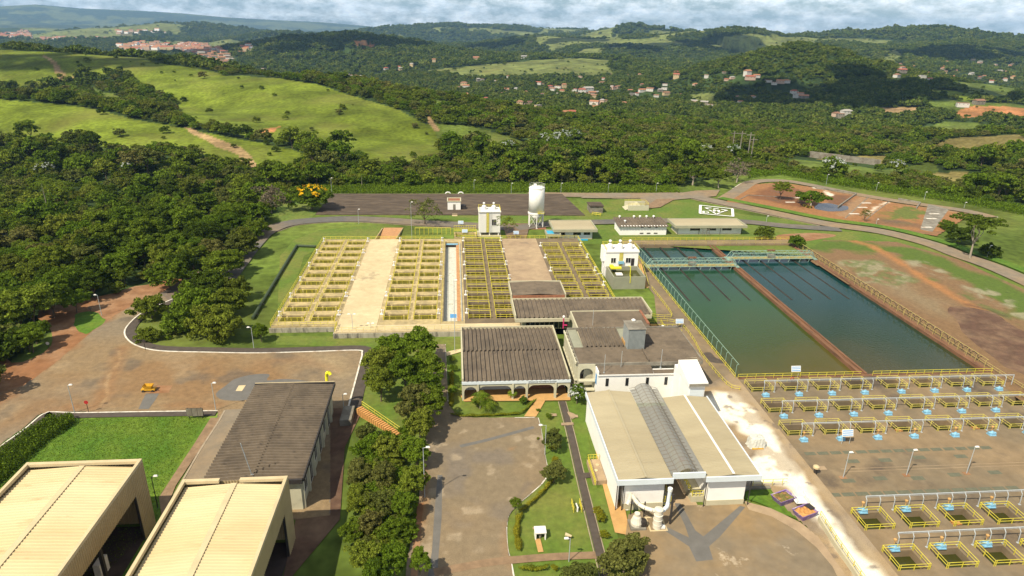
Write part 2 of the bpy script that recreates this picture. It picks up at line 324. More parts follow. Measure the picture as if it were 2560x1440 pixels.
def make_terrain():
    az = np.concatenate([np.linspace(-180, -48, 40)[:-1], np.linspace(-48, 56, 860), np.linspace(56, 180, 40)[1:]])
    rr = np.concatenate([[0.5, 8, 20, 40], np.geomspace(60, 24000, 640)])
    A, R_ = np.meshgrid(np.radians(az), rr); X = (R_*np.sin(A)).ravel(); Y = (R_*np.cos(A)).ravel(); Z = height(X, Y)
    na, nr = len(az), len(rr); i = np.arange((nr-1)*(na-1)); a = (i//(na-1))*na+i % (na-1)
    F = np.stack([a, a+na, a+na+1, a+1], 1)
    me = bpy.data.meshes.new('ground'); me.vertices.add(len(X)); me.vertices.foreach_set('co', np.stack([X, Y, Z], 1).ravel())
    me.loops.add(F.size); me.loops.foreach_set('vertex_index', F.ravel()); me.polygons.add(len(F))
    me.polygons.foreach_set('loop_start', np.arange(len(F))*4); me.polygons.foreach_set('loop_total', np.full(len(F), 4)); me.update(calc_edges=True)
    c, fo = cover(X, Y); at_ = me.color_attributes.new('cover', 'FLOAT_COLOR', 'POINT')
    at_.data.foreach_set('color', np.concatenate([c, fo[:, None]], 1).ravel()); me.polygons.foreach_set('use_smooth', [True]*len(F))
    o = bpy.data.objects.new('ground', me); COL.objects.link(o); tag(o, kind='structure')
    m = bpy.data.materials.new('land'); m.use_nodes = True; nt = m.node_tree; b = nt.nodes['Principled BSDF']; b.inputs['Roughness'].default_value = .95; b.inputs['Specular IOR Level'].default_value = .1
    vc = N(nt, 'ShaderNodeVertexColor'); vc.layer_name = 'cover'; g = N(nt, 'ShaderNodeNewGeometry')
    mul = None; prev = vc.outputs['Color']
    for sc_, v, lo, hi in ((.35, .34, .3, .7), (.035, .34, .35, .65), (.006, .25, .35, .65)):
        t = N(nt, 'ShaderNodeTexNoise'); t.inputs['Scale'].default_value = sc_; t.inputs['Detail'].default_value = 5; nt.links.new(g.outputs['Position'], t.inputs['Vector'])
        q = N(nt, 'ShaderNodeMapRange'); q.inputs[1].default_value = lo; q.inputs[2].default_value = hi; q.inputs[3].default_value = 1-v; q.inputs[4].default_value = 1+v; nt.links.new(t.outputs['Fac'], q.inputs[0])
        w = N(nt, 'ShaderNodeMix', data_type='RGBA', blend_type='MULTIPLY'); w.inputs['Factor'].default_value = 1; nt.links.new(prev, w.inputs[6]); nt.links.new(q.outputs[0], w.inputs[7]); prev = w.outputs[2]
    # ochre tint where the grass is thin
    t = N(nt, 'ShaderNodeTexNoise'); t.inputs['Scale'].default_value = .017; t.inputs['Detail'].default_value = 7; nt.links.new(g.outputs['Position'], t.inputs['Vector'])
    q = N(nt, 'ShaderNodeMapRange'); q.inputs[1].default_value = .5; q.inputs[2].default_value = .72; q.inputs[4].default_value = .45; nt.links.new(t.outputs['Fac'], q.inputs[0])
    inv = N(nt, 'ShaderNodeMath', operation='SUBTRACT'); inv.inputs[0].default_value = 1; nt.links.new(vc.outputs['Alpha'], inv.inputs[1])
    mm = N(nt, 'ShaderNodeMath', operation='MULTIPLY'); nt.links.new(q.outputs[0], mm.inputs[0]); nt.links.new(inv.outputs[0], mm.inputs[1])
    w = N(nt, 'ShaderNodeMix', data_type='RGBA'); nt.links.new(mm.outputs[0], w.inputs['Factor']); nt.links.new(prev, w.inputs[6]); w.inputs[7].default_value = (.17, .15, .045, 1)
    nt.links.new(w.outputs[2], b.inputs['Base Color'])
    me.materials.append(m); M['land'] = m
    return o
make_terrain()
# ------------------------------------------------------------------ foliage
def leaf_mat(name, c1, c2, c3, tr=.34):
    m = bpy.data.materials.new(name); m.use_nodes = True; nt = m.node_tree; nt.nodes.clear()
    oi = N(nt, 'ShaderNodeObjectInfo'); g = N(nt, 'ShaderNodeNewGeometry')
    r = N(nt, 'ShaderNodeValToRGB'); e = r.color_ramp.elements; e[0].color = (*c1, 1); e[1].color = (*c3, 1); e[0].position = 0; e[1].position = 1
    k = e.new(.55); k.color = (*c2, 1); nt.links.new(oi.outputs['Random'], r.inputs[0])
    q = N(nt, 'ShaderNodeMapRange'); q.inputs[3].default_value = .55; q.inputs[4].default_value = 1.5; nt.links.new(g.outputs['Random Per Island'], q.inputs[0])
    w = N(nt, 'ShaderNodeMix', data_type='RGBA', blend_type='MULTIPLY'); w.inputs['Factor'].default_value = 1; nt.links.new(r.outputs[0], w.inputs[6]); nt.links.new(q.outputs[0], w.inputs[7])
    d = N(nt, 'ShaderNodeBsdfDiffuse'); nt.links.new(w.outputs[2], d.inputs[0]); t = N(nt, 'ShaderNodeBsdfTranslucent'); nt.links.new(w.outputs[2], t.inputs[0])
    x = N(nt, 'ShaderNodeMixShader'); x.inputs[0].default_value = tr; nt.links.new(d.outputs[0], x.inputs[1]); nt.links.new(t.outputs[0], x.inputs[2])
    o = N(nt, 'ShaderNodeOutputMaterial'); nt.links.new(x.outputs[0], o.inputs[0]); M[name] = m
leaf_mat('leaf_dark', (.052, .080, .010), (.082, .120, .014), (.130, .145, .022))
leaf_mat('leaf_mid', (.078, .128, .012), (.115, .168, .016), (.160, .190, .024))
leaf_mat('leaf_bright', (.105, .170, .014), (.145, .210, .020), (.190, .220, .030))
leaf_mat('leaf_olive', (.105, .125, .028), (.135, .152, .036), (.165, .155, .045))
leaf_mat('leaf_far', (.052, .080, .014), (.082, .116, .018), (.125, .148, .028), 0.2)
leaf_mat('leaf_yellow', (.17, .19, .015), (.21, .21, .018), (.25, .22, .02))
leaf_mat('blossom_yellow', (.75, .42, .02), (.8, .48, .02), (.8, .5, .03))
leaf_mat('blossom_white', (.42, .46, .42), (.5, .54, .5), (.6, .62, .58))
leaf_mat('leaf_bare', (.16, .13, .085), (.18, .15, .10), (.20, .17, .12))
mat('bark', (.13, .10, .07), .9, .3, 2)
mat('bark_pale', (.30, .26, .20), .9, .3, 2)
def quads(P, Nn, size, rng):
    """n small leaf quads at P facing about Nn, as a vertex and a face array"""
    n = len(P); a = rng.normal(size=(n, 3)); Nn = Nn/np.linalg.norm(Nn, axis=1)[:, None]
    u = np.cross(Nn, a); u /= np.linalg.norm(u, axis=1)[:, None]; v = np.cross(Nn, u)
    s = size*rng.uniform(.6, 1.3, (n, 1)); s2 = s*rng.uniform(.5, .9, (n, 1))
    V = np.stack([P-u*s, P-v*s2, P+u*s, P+v*s2], 1).reshape(-1, 3); F = np.arange(4*n).reshape(-1, 4); return V, F
def crown(seed, nc=40, nq=40, leaf=.35, rz=.75, clump=.3, flat=0.0, low=-.35, jitter=.6):
    """unit crown (radius 1) of clumps of leaf quads"""
    rng = np.random.default_rng(seed); P = []; Nn = []
    for i in range(nc):
        d = rng.normal(size=3); d /= np.linalg.norm(d)
        while d[2] < low: d = rng.normal(size=3); d /= np.linalg.norm(d)
        rad = rng.uniform(.55, .95) if i > nc//6 else rng.uniform(.1, .5)
        ang = math.atan2(d[1], d[0]); rad *= 1+.16*math.sin(ang*2+seed)+.12*math.sin(ang*3+seed*2)
        c = d*rad; c[2] = c[2]*rz*(1-flat)+flat*.2*rng.normal(); r = clump*rng.uniform(.65, 1.25)
        q = rng.normal(size=(nq, 3)); q /= np.linalg.norm(q, axis=1)[:, None]; q[:, 2] = np.abs(q[:, 2])*.9+q[:, 2]*.1
        P.append(c+q*r*np.array([1, 1, .75])*rng.uniform(.75, 1.05, (nq, 1))); Nn.append(q+rng.normal(size=(nq, 3))*jitter)
    P = np.concatenate(P); Nn = np.concatenate(Nn); return quads(P, Nn, leaf, rng)
def mesh_of(name, V, F, m):
    me = bpy.data.meshes.new(name); me.vertices.add(len(V)); me.vertices.foreach_set('co', np.asarray(V, float).ravel())
    me.loops.add(F.size); me.loops.foreach_set('vertex_index', F.ravel()); me.polygons.add(len(F))
    me.polygons.foreach_set('loop_start', np.arange(len(F))*F.shape[1]); me.polygons.foreach_set('loop_total', np.full(len(F), F.shape[1])); me.update(calc_edges=True)
    for x in (m if isinstance(m, (list, tuple)) else [m]): me.materials.append(M[x]); 
    return me
def trunk_mesh(seed, h=1.0, r=.045, spread=.55, n=6, m='bark', lean=.05):
    """unit tree skeleton: trunk to about .45, then limbs reaching into a crown centred at z=1"""
    rng = random.Random(seed); b = MB(); fork = Vector((rng.uniform(-lean, lean), rng.uniform(-lean, lean), .42*h))
    b.tube((0, 0, -.03), (fork.x*.6, fork.y*.6, .22*h), r*1.25, 7, r); b.tube((fork.x*.6, fork.y*.6, .22*h), fork, r, 7, r*.8)
    for i in range(n):
        t = 2*math.pi*(i+rng.random()*.5)/n; e = fork+Vector((math.cos(t)*spread*rng.uniform(.5, 1)*.5, math.sin(t)*spread*.5*rng.uniform(.5, 1), rng.uniform(.28, .5)*h))
        b.tube(fork, e, r*.55, 5, r*.3)
        for k in range(2): b.tube(e, e+Vector((rng.uniform(-.28, .28)*spread*1.4, rng.uniform(-.28, .28)*spread*1.4, rng.uniform(.1, .3)*h)), r*.28, 4, r*.1)
    me = bpy.data.meshes.new('trunk'); me.from_pydata([tuple(v) for v in b.v], [], b.f); me.materials.append(M[m]); return me
CROWNS = {}
def crown_mesh(kind, k):
    key = (kind, k)
    if key not in CROWNS:
        sd = 100+17*k+len(kind)*7
        if kind == 'near': V, F = crown(sd, 105, 90, .052, .74, .20, 0, -.45, .8)
        elif kind == 'mid': V, F = crown(sd, 56, 36, .09, .74, .24, 0, -.4, .8)
        elif kind == 'far': V, F = crown(sd, 20, 16, .19, .7, .33)
        elif kind == 'umbrella': V, F = crown(sd, 46, 70, .06, .55, .20, .55)
        elif kind == 'bush': V, F = crown(sd, 50, 70, .075, .8, .26, 0, -.1)
        elif kind == 'sparse': V, F = crown(sd, 40, 26, .05, .8, .26, 0, -.4, 1.2)
        CROWNS[key] = (V, F)
    return CROWNS[key]
CM = {}
def crown_data(kind, k, m):
    if (kind, k, m) not in CM: CM[(kind, k, m)] = mesh_of('crown', *crown_mesh(kind, k), m)
    return CM[(kind, k, m)]
TM = {}
def tree(x, y, z, h, r, kind='near', m='leaf_mid', label='', group=None, name='broadleaf_tree', k=None, bark='bark', cat='tree', rzs=1.0, seed=None):
    k = random.randrange(4) if k is None else k; root = thing(name, (x, y, z), label, cat, group)
    if (k, bark) not in TM: TM[(k, bark)] = trunk_mesh(k, m=bark)
    cz = max(h-r*.72*rzs, h*.4)
    t = bpy.data.objects.new('trunk', TM[(k, bark)]); COL.objects.link(t); t.parent = root; t.scale = (r*1.0, r*1.0, cz*1.0)
    c = bpy.data.objects.new('crown', crown_data(kind, k, m)); COL.objects.link(c); c.parent = root; c.location = (0, 0, cz); c.scale = (r, r*random.uniform(.88, 1.1), r*rzs)
    c.rotation_euler = (0, 0, random.uniform(0, 6.28)); return root
# ------------------------------------------------------------------ ground surfaces of the plant
mat('asphalt_brown', (.150, .100, .062), .9, .22, .5, col2=(.145, .125, .105), s2=.07, coord='World', dark=((.215, .115, .05), .045, .52, .68), detail=9)
mat('asphalt_grey', (.135, .118, .098), .9, .16, .8, col2=(.165, .135, .10), s2=.06, coord='World', detail=9, dark=((.17, .10, .055), .09, .62, .75))
mat('asphalt_blue', (.130, .122, .110), .9, .12, .7, coord='World')
mat('asphalt_road', (.115, .108, .098), .9, .15, .4, col2=(.185, .145, .10), s2=.03, coord='World')
mat('asphalt_pale', (.20, .165, .12), .9, .15, .4, col2=(.24, .17, .10), s2=.05, coord='World')
mat('dirt_red', (.225, .105, .045), .95, .25, .4, col2=(.26, .15, .08), s2=.1, coord='World', detail=9)
mat('dirt_path', (.22, .145, .085), .95, .25, .8, coord='World')
mat('dirt_pale', (.36, .28, .18), .95, .22, .5, coord='World')
mat('soil_field', (.17, .095, .05), .95, .22, .25, col2=(.30, .21, .13), s2=.045, coord='World', thr=(.45, .62), detail=10, dark=((.085, .115, .025), .05, .47, .60))
mat('soil_grassy', (.085, .125, .022), .95, .28, .5, col2=(.20, .125, .065), s2=.05, coord='World', thr=(.47, .64), detail=9)
mat('pale_gravel', (.33, .30, .21), .95, .3, 1.2, col2=(.11, .13, .04), s2=.3, coord='World', thr=(.42, .58), detail=10)
mat('soil_shade_dark', (.10, .055, .035), .95, .3, .4, col2=(.16, .10, .06), s2=.15, coord='World')  # dark ground and manhole covers, also the painted shade beside the workshop
mat('lawn', (.088, .142, .016), .95, .22, .9, col2=(.14, .155, .03), s2=.07, coord='World', detail=9, bump=.3, dark=((.11, .085, .035), .12, .66, .8))
mat('lawn_bright', (.065, .140, .010), .95, .30, 1.2, col2=(.105, .165, .015), s2=.12, coord='World', detail=9, bump=.4)
mat('tall_grass', (.13, .16, .03), .95, .3, .9, col2=(.085, .14, .02), s2=.1, coord='World', detail=9)
mat('sidewalk_dark', (.075, .060, .048), .9, .2, .9, coord='World')
mat('kerb_white', (.62, .58, .50), .8, .22, 1.5, col2=(.33, .24, .16), s2=.5, coord='World', thr=(.5, .75))
mat('kerb_grey', (.30, .24, .17), .85, .2, 1.5, coord='World')
mat('concrete_cream', (.48, .385, .225), .85, .12, .6, col2=(.56, .45, .27), s2=.12, coord='World', detail=9, dark=((.24, .19, .12), .09, .60, .70))
mat('concrete_tan', (.30, .215, .135), .88, .16, .5, col2=(.38, .28, .17), s2=.1, coord='World', detail=9, dark=((.17, .13, .09), .12, .6, .74))
mat('concrete_brown', (.168, .130, .082), .9, .2, .35, col2=(.225, .160, .090), s2=.06, coord='World', detail=9, dark=((.085, .065, .048), .085, .54, .70))
mat('walk_ochre', (.46, .27, .10), .85, .12, .8, coord='World')
mat('plaza_white', (.80, .74, .60), .85, .10, .5, col2=(.50, .38, .23), s2=.085, coord='World', thr=(.50, .60), detail=10, dark=((.22, .18, .14), .2, .60, .72))
mat('yard_brown', (.245, .168, .085), .9, .16, .5, col2=(.185, .145, .095), s2=.07, coord='World', detail=9, dark=((.60, .50, .36), .10, .60, .68))
mat('concrete_grey', (.23, .21, .17), .9, .2, .7, col2=(.15, .13, .10), s2=.4, coord='World')
mat('roof_dark_terrace', (.066, .048, .033), .9, .28, .35, col2=(.115, .086, .060), s2=.9, coord='World', stretch=(.25, 1.6, 1), detail=9)
mat('water_green', (.018, .045, .020), .12, .1, .05)
mat('white_paint', (.80, .79, .76), .7, .04, .5, dark=((.55, .52, .45), .5, .66, .8))
SHZ = [0.03]
def smooth_pts(P, n=6, closed=True):
    out = []; m = len(P); P = [Vector((p[0], p[1])) for p in P]; rg = m if closed else m-1
    for i in range(rg):
        if closed: a, b, c, d = P[i-1], P[i], P[(i+1) % m], P[(i+2) % m]
        else: a, b, c, d = P[max(i-1, 0)], P[i], P[i+1], P[min(i+2, m-1)]
        for k in range(n):
            t = k/n; out.append(.5*((2*b)+(-a+c)*t+(2*a-5*b+4*c-d)*t*t+(-a+3*b-3*c+d)*t**3))
    if not closed: out.append(P[-1])
    return [tuple(v) for v in out]
def sheet(name, pts, m, z=None, px=True, smooth=0, wob=0.0, kind='structure'):
    """a flat surface laid on the ground, each a few mm above the one below"""
    P = [tuple(at(*p)[:2]) for p in pts] if px else [tuple(p) for p in pts]
    if smooth: P = smooth_pts(P, smooth)
    if wob: P = [(x+(float(fbm(np.array([x]), np.array([y]), 3.0, 51, 3)[0])-.5)*wob, y+(float(fbm(np.array([x]), np.array([y]), 3.0, 77, 3)[0])-.5)*wob) for x, y in P]
    if z is None: SHZ[0] += .006; z = SHZ[0]
    bm = bmesh.new(); vs = [bm.verts.new((x, y, z)) for x, y in P]; f = bm.faces.new(vs); f.normal_update()
    if f.normal.z < 0: f.normal_flip()
    bmesh.ops.triangulate(bm, faces=[f]); me = bpy.data.meshes.new(name); bm.to_mesh(me); bm.free(); me.materials.append(M[m])
    o = bpy.data.objects.new(name, me); COL.objects.link(o); tag(o, kind=kind); return o
def offset_line(P, d):
    out = []; n = len(P)
    for i in range(n):
        a = Vector(P[max(i-1, 0)]); b = Vector(P[min(i+1, n-1)]); t = (b-a).normalized(); out.append((P[i][0]-t.y*d, P[i][1]+t.x*d))
    return out
def ribbon(name, P, w, m, z0=None, h=0.0, off=0.0, px=True, smooth=5, kind='structure', label=None, cat=None):
    """a strip along a line: road (flat) or kerb (h > 0)"""
    P = [tuple(at(*p)[:2]) for p in P] if px else [tuple(p) for p in P]
    if smooth: P = smooth_pts(P, smooth, False)
    if off: P = offset_line(P, off)
    L = offset_line(P, w/2); R_ = offset_line(P, -w/2); n = len(P); b = MB()
    if z0 is None: SHZ[0] += .006; z0 = SHZ[0]
    if not h: b.add([(*p, z0) for p in L]+[(*p, z0) for p in R_], [(n+i, n+i+1, i+1, i) for i in range(n-1)])
    else:
        vs = [(*p, z0) for p in L]+[(*p, z0) for p in R_]+[(*p, z0+h) for p in L]+[(*p, z0+h) for p in R_]; fs = []
        for i in range(n-1): fs += [(2*n+i+1, 2*n+i, 3*n+i, 3*n+i+1), (i, i+1, 2*n+i+1, 2*n+i), (n+i+1, n+i, 3*n+i, 3*n+i+1)]
        fs += [(0, 2*n, 3*n, n), (n-1, 2*n-1, 4*n-1, 3*n-1)]; b.add(vs, fs)
    o = b.build(name, m)
    if kind: tag(o, kind=kind)
    if label: tag(o, label, cat)
    return o
def painted(name, poly, base, layers, res=.45, px=True, rough=.9, var=.16, kind='structure'):
    """a worn ground surface: each layer is paint, dust or soil lying along a line, in an area or in patches"""
    P = [tuple(at(*p)[:2]) for p in poly] if px else poly; x0, x1 = min(p[0] for p in P), max(p[0] for p in P); y0, y1 = min(p[1] for p in P), max(p[1] for p in P)
    nx, ny = int((x1-x0)/res)+2, int((y1-y0)/res)+2; gx, gy = np.meshgrid(x0+np.arange(nx)*res, y0+np.arange(ny)*res); x, y = gx.ravel(), gy.ravel(); c = np.tile(np.array(base), (len(x), 1))
    for L in layers:
        nz = fbm(x, y, L.get('ns', 5), L.get('seed', 1), 4)-.5
        if 'line' in L: q = [tuple(at(*p)[:2]) for p in L['line']] if L.get('px', True) else L['line']; d, _ = seg_dist(x, y, q); w = (L['w']/2-d+nz*L.get('na', 2))/L.get('soft', 1)
        elif 'area' in L: q = [tuple(at(*p)[:2]) for p in L['area']] if L.get('px', True) else L['area']; d, _ = seg_dist(x, y, q, True); d = np.where(in_poly(x, y, q), d, -d); w = (d+nz*L.get('na', 2))/L.get('soft', 1)
        else: w = (fbm(x, y, L['scale'], L.get('seed', 1), 5)-L['lo'])/(L['hi']-L['lo'])
        w = np.clip(w, 0, 1)*L.get('k', 1)
        if 'mask' in L: w = w*np.clip((fbm(x, y, L['mask'], L.get('seed', 1)+5, 4)-.40)/.14, 0, 1)
        c = c*(1-w[:, None])+np.array(L['c'])*w[:, None]
    i, j = np.meshgrid(np.arange(nx-1), np.arange(ny-1)); a = (j*nx+i).ravel(); k = in_poly(x[a]+res/2, y[a]+res/2, P); a = a[k]; F = np.stack([a, a+1, a+nx+1, a+nx], 1); SHZ[0] += .006
    use, inv = np.unique(F, return_inverse=True); F = inv.reshape(F.shape); me = bpy.data.meshes.new(name); me.vertices.add(len(use)); me.vertices.foreach_set('co', np.stack([x[use], y[use], np.full(len(use), SHZ[0])], 1).ravel())
    me.loops.add(F.size); me.loops.foreach_set('vertex_index', F.ravel()); me.polygons.add(len(F)); me.polygons.foreach_set('loop_start', np.arange(len(F))*4); me.polygons.foreach_set('loop_total', np.full(len(F), 4)); me.update(calc_edges=True)
    at_ = me.color_attributes.new('worn', 'FLOAT_COLOR', 'POINT'); at_.data.foreach_set('color', np.concatenate([c[use], np.ones((len(use), 1))], 1).ravel())
    key = 'worn_%g_%g' % (rough, var)
    if key not in M:
        m = mat(key, (1, 1, 1), rough, var, .9, coord='World', detail=10); nt = m.node_tree; vc = N(nt, 'ShaderNodeVertexColor'); vc.layer_name = 'worn'; mu = [n for n in nt.nodes if n.type == 'MIX' and n.blend_type == 'MULTIPLY'][0]; nt.links.new(vc.outputs['Color'], mu.inputs[6])
        t = N(nt, 'ShaderNodeTexNoise'); t.inputs['Scale'].default_value = 7; t.inputs['Detail'].default_value = 4; g = N(nt, 'ShaderNodeNewGeometry'); nt.links.new(g.outputs['Position'], t.inputs['Vector']); q = N(nt, 'ShaderNodeMapRange'); q.inputs[1].default_value = .3; q.inputs[2].default_value = .7; q.inputs[3].default_value = .86; q.inputs[4].default_value = 1.14; nt.links.new(t.outputs['Fac'], q.inputs[0])
        w2 = N(nt, 'ShaderNodeMix', data_type='RGBA', blend_type='MULTIPLY'); w2.inputs['Factor'].default_value = 1; nt.links.new(mu.outputs[2], w2.inputs[6]); nt.links.new(q.outputs[0], w2.inputs[7]); nt.links.new(w2.outputs[2], nt.nodes['Principled BSDF'].inputs['Base Color'])
    me.materials.append(M[key]); o = bpy.data.objects.new(name, me); COL.objects.link(o); tag(o, kind=kind); return o
# lawns and rough ground
sheet('lawn', [(-120,1200),(40,1080),(110,1046),(200,1036),(480,1040),(527,1046),(480,1120),(440,1180),(402,1235),(400,1330),(340,1500),(-200,1500)], 'lawn_bright')
sheet('lawn', [(690,862),(700,640),(735,600),(800,575),(940,563),(950,600),(850,600),(760,640),(700,840),(1150,845),(1150,1050),(910,1050),(905,878),(880,868)], 'lawn')
sheet('lawn', [(1440,498),(1560,500),(1640,490),(1700,494),(1850,535),(2070,560),(1880,560),(1500,560),(1440,560),(1000,545),(930,540),(790,540),(860,538),(1462,540)], 'lawn')
sheet('lawn', [(1500,565),(1860,568),(2000,572),(2200,585),(2330,620),(2560,715),(2700,760),(2700,850),(2560,740),(2350,640),(2130,600),(2020,640),(1590,610),(1440,610)], 'lawn')
sheet('rough_grass', [(690,500),(820,470),(1130,468),(1400,474),(1700,482),(1700,492),(1450,488),(830,490),(780,545),(700,560)], 'tall_grass')
sheet('lawn', [(1112,850),(1155,845),(1155,1010),(1420,1005),(1470,985),(1470,1100),(1540,1310),(1565,1500),(1280,1500),(1268,1390),(1266,1300),(1350,1215),(1368,1190),(1345,1048),(1185,1046),(1140,1035),(1120,1012)], 'lawn', smooth=0)
# bare and mixed soil right of the basins
FIELD = [(2010,630),(2060,600),(2240,605),(2400,650),(2600,742),(2900,860),(2900,1300),(2700,1200),(2560,1010),(2440,905),(2030,655)]
painted('bare_soil', FIELD, (.175, .105, .050), [
  dict(c=(.075, .115, .014), line=[(1990,605),(2060,615),(2240,625),(2350,665),(2480,715),(2600,790),(2900,930)], w=15, na=14, soft=4, ns=9),
  dict(c=(.20, .150, .085), area=[(2120,690),(2260,690),(2400,760),(2450,850),(2330,800),(2200,740)], na=10, soft=6, ns=10, seed=3, k=.8),
  dict(c=(.235, .215, .125), area=[(2080,650),(2200,650),(2300,700),(2270,725),(2150,705)], na=9, soft=3, ns=5, seed=7, k=.85, mask=3),
  dict(c=(.10, .125, .035), area=[(2080,650),(2200,650),(2300,700),(2270,725),(2150,705)], na=9, soft=3, ns=4, seed=17, k=.7, mask=2),
  dict(c=(.25, .225, .14), line=[(2300,660),(2400,700),(2500,750),(2580,800)], w=9, na=8, soft=3, seed=9, k=.85, mask=3),
  dict(c=(.085, .115, .025), line=[(2330,700),(2430,750),(2530,800),(2620,850)], w=5, na=7, soft=2.5, seed=13, k=.85, mask=2.5),
  dict(c=(.32, .145, .05), line=[(2120,598),(2180,615),(2240,650),(2300,690),(2380,740),(2480,790)], w=5, na=3, soft=2.5, seed=21, k=.9),
  dict(c=(.20, .105, .05), area=[(2300,730),(2420,770),(2560,860),(2600,940),(2500,900),(2380,820)], na=6, soft=5, seed=23, k=.6),
  dict(c=(.075, .040, .026), line=[(2420,762),(2470,775),(2510,790)], w=3, na=2, soft=2, seed=25),
  dict(c=(.085, .058, .042), area=[(2370,780),(2470,785),(2560,825),(2700,900),(2640,945),(2560,920),(2450,850)], na=5, soft=2, seed=27, k=.9),
  dict(c=(.13, .105, .085), area=[(2400,800),(2520,830),(2600,890),(2520,870)], na=8, soft=3, seed=29, k=.6, mask=4)], .6, var=.22)
sheet('soil_patch', [(1945,588),(2040,583),(2090,590),(2010,604),(1950,606)], 'dirt_red', smooth=5, wob=.8)
sheet('dark_ground', [(2370,770),(2470,780),(2560,830),(2700,900),(2640,960),(2540,930),(2430,850)], 'soil_shade_dark', smooth=5, wob=3.0)
# left road, dirt shoulder and parking lot
sheet('dirt_shoulder', [(-500,1080),(-60,900),(60,905),(135,850),(92,782),(170,757),(262,738),(370,712),(470,690),(520,700),(440,745),(340,800),(240,880),(100,980),(-60,1100)], 'dirt_red', smooth=4, wob=2.5)
sheet('road', [(-500,1400),(-60,1000),(60,965),(150,900),(250,812),(300,782),(345,757),(400,735),(520,660),(600,620),(640,600),(655,612),(560,680),(470,735),(430,757),(350,787),(325,806),(312,828),(318,848),(345,866),(400,878),(520,881),(640,883),(893,877),(905,884),(870,1022),(826,1022),(826,1300),(440,1300),(545,1040),(545,1028),(200,1030),(130,1030),(100,1035),(60,1070),(0,1112),(-200,1250)], 'asphalt_brown')
LOT = [(-500,1400),(-60,1000),(60,965),(150,900),(250,812),(300,782),(345,757),(400,735),(430,757),(350,787),(325,806),(312,828),(318,848),(345,866),(400,878),(520,881),(640,883),(893,877),(905,884),(870,1022),(826,1022),(826,1300),(440,1300),(545,1040),(545,1028),(200,1030),(130,1030),(100,1035),(60,1070),(0,1112),(-200,1250)]
painted('parking_lot', LOT, (.215, .148, .078), [
  dict(c=(.190, .150, .100), scale=26, lo=.44, hi=.62, seed=2, k=.9), dict(c=(.205, .118, .052), scale=20, lo=.54, hi=.70, seed=5, k=.75),
  dict(c=(.26, .19, .11), scale=9, lo=.58, hi=.72, seed=8, k=.6), dict(c=(.10, .082, .062), scale=6, lo=.62, hi=.74, seed=9, k=.6),
  dict(c=(.22, .105, .042), line=[(-100,1060),(60,955),(190,850),(300,772),(400,722)], w=5, na=5, soft=3, seed=11, k=.85),
  dict(c=(.22, .11, .045), line=[(60,1085),(130,1020),(300,1015),(540,1015)], w=3, na=4, soft=3, seed=12, k=.7),
  dict(c=(.235, .12, .05), line=[(305,872),(290,920),(265,980),(235,1020)], w=4, na=2.5, soft=3, seed=13, k=.8), dict(c=(.36, .25, .13), line=[(298,878),(300,905),(275,935),(266,960),(268,990),(252,1015)], w=.8, na=1, soft=.8, ns=2, seed=14, k=.8),
  dict(c=(.30, .23, .13), area=[(740,885),(880,885),(885,930),(860,950),(760,915)], na=5, soft=4, seed=15, k=.7), dict(c=(.22, .12, .055), line=[(640,905),(760,900),(840,925)], w=4, na=4, soft=4, seed=16, k=.6),
  dict(c=(.16, .09, .045), area=[(690,1000),(900,1000),(880,1040),(690,1040)], na=2, soft=4, seed=17, k=.7)], .4, var=.2)
sheet('grass_patch', [(190,785),(235,780),(262,800),(240,822),(205,838),(190,812)], 'lawn_bright', smooth=5, wob=1.5)
sheet('asphalt_patch', [(540,985),(566,965),(585,950),(640,937),(676,937),(668,952),(720,948),(800,960),(790,975),(650,975),(620,1000),(562,1002)], 'asphalt_blue', wob=.6, smooth=3)
sheet('asphalt_patch', [(365,985),(398,985),(388,1002),(372,1024),(346,1024)], 'asphalt_blue')
sheet('rust_stain', [(392,965),(432,965),(422,983),(372,985)], 'dirt_red')
sheet('white_slab', [(597,965),(615,964),(605,979),(589,979)], 'concrete_cream')
sheet('concrete_strip', [(560,1026),(612,1024),(524,1200),(470,1300),(425,1300),(462,1200)], 'asphalt_pale')
sheet('dirt_path', [(527,1046),(552,1046),(440,1215),(405,1300),(398,1245),(440,1180),(480,1120)], 'dirt_path')
sheet('shade_strip', [(826,1022),(872,1022),(905,1030),(862,1120),(850,1300),(700,1480),(740,1300),(826,1290)], 'soil_shade_dark')  # shade of the corridor east of the workshop, painted as a dark sheet
PKERB = [(438,746),(400,762),(355,783),(327,806),(312,828),(318,848),(345,866),(400,878),(520,881.5),(640,883.5),(780,880),(893,876.5),(905,884),(900,910),(870,1022)]
ribbon('sidewalk', PKERB, 2.0, 'sidewalk_dark', off=1.25)
ribbon('kerb', PKERB, .32, 'kerb_white', .02, .14)
LKERB = [(-120,1210),(0,1118),(60,1075),(98,1043),(115,1034),(130,1031),(200,1033),(330,1031),(545,1028)]
ribbon('sidewalk', LKERB, 1.5, 'sidewalk_dark', off=-.95); ribbon('kerb', LKERB, .26, 'kerb_white', .02, .14)
ribbon('kerb', [(562,1028),(545,1058),(505,1120),(470,1180),(430,1250)], .3, 'kerb_grey', .02, .16)
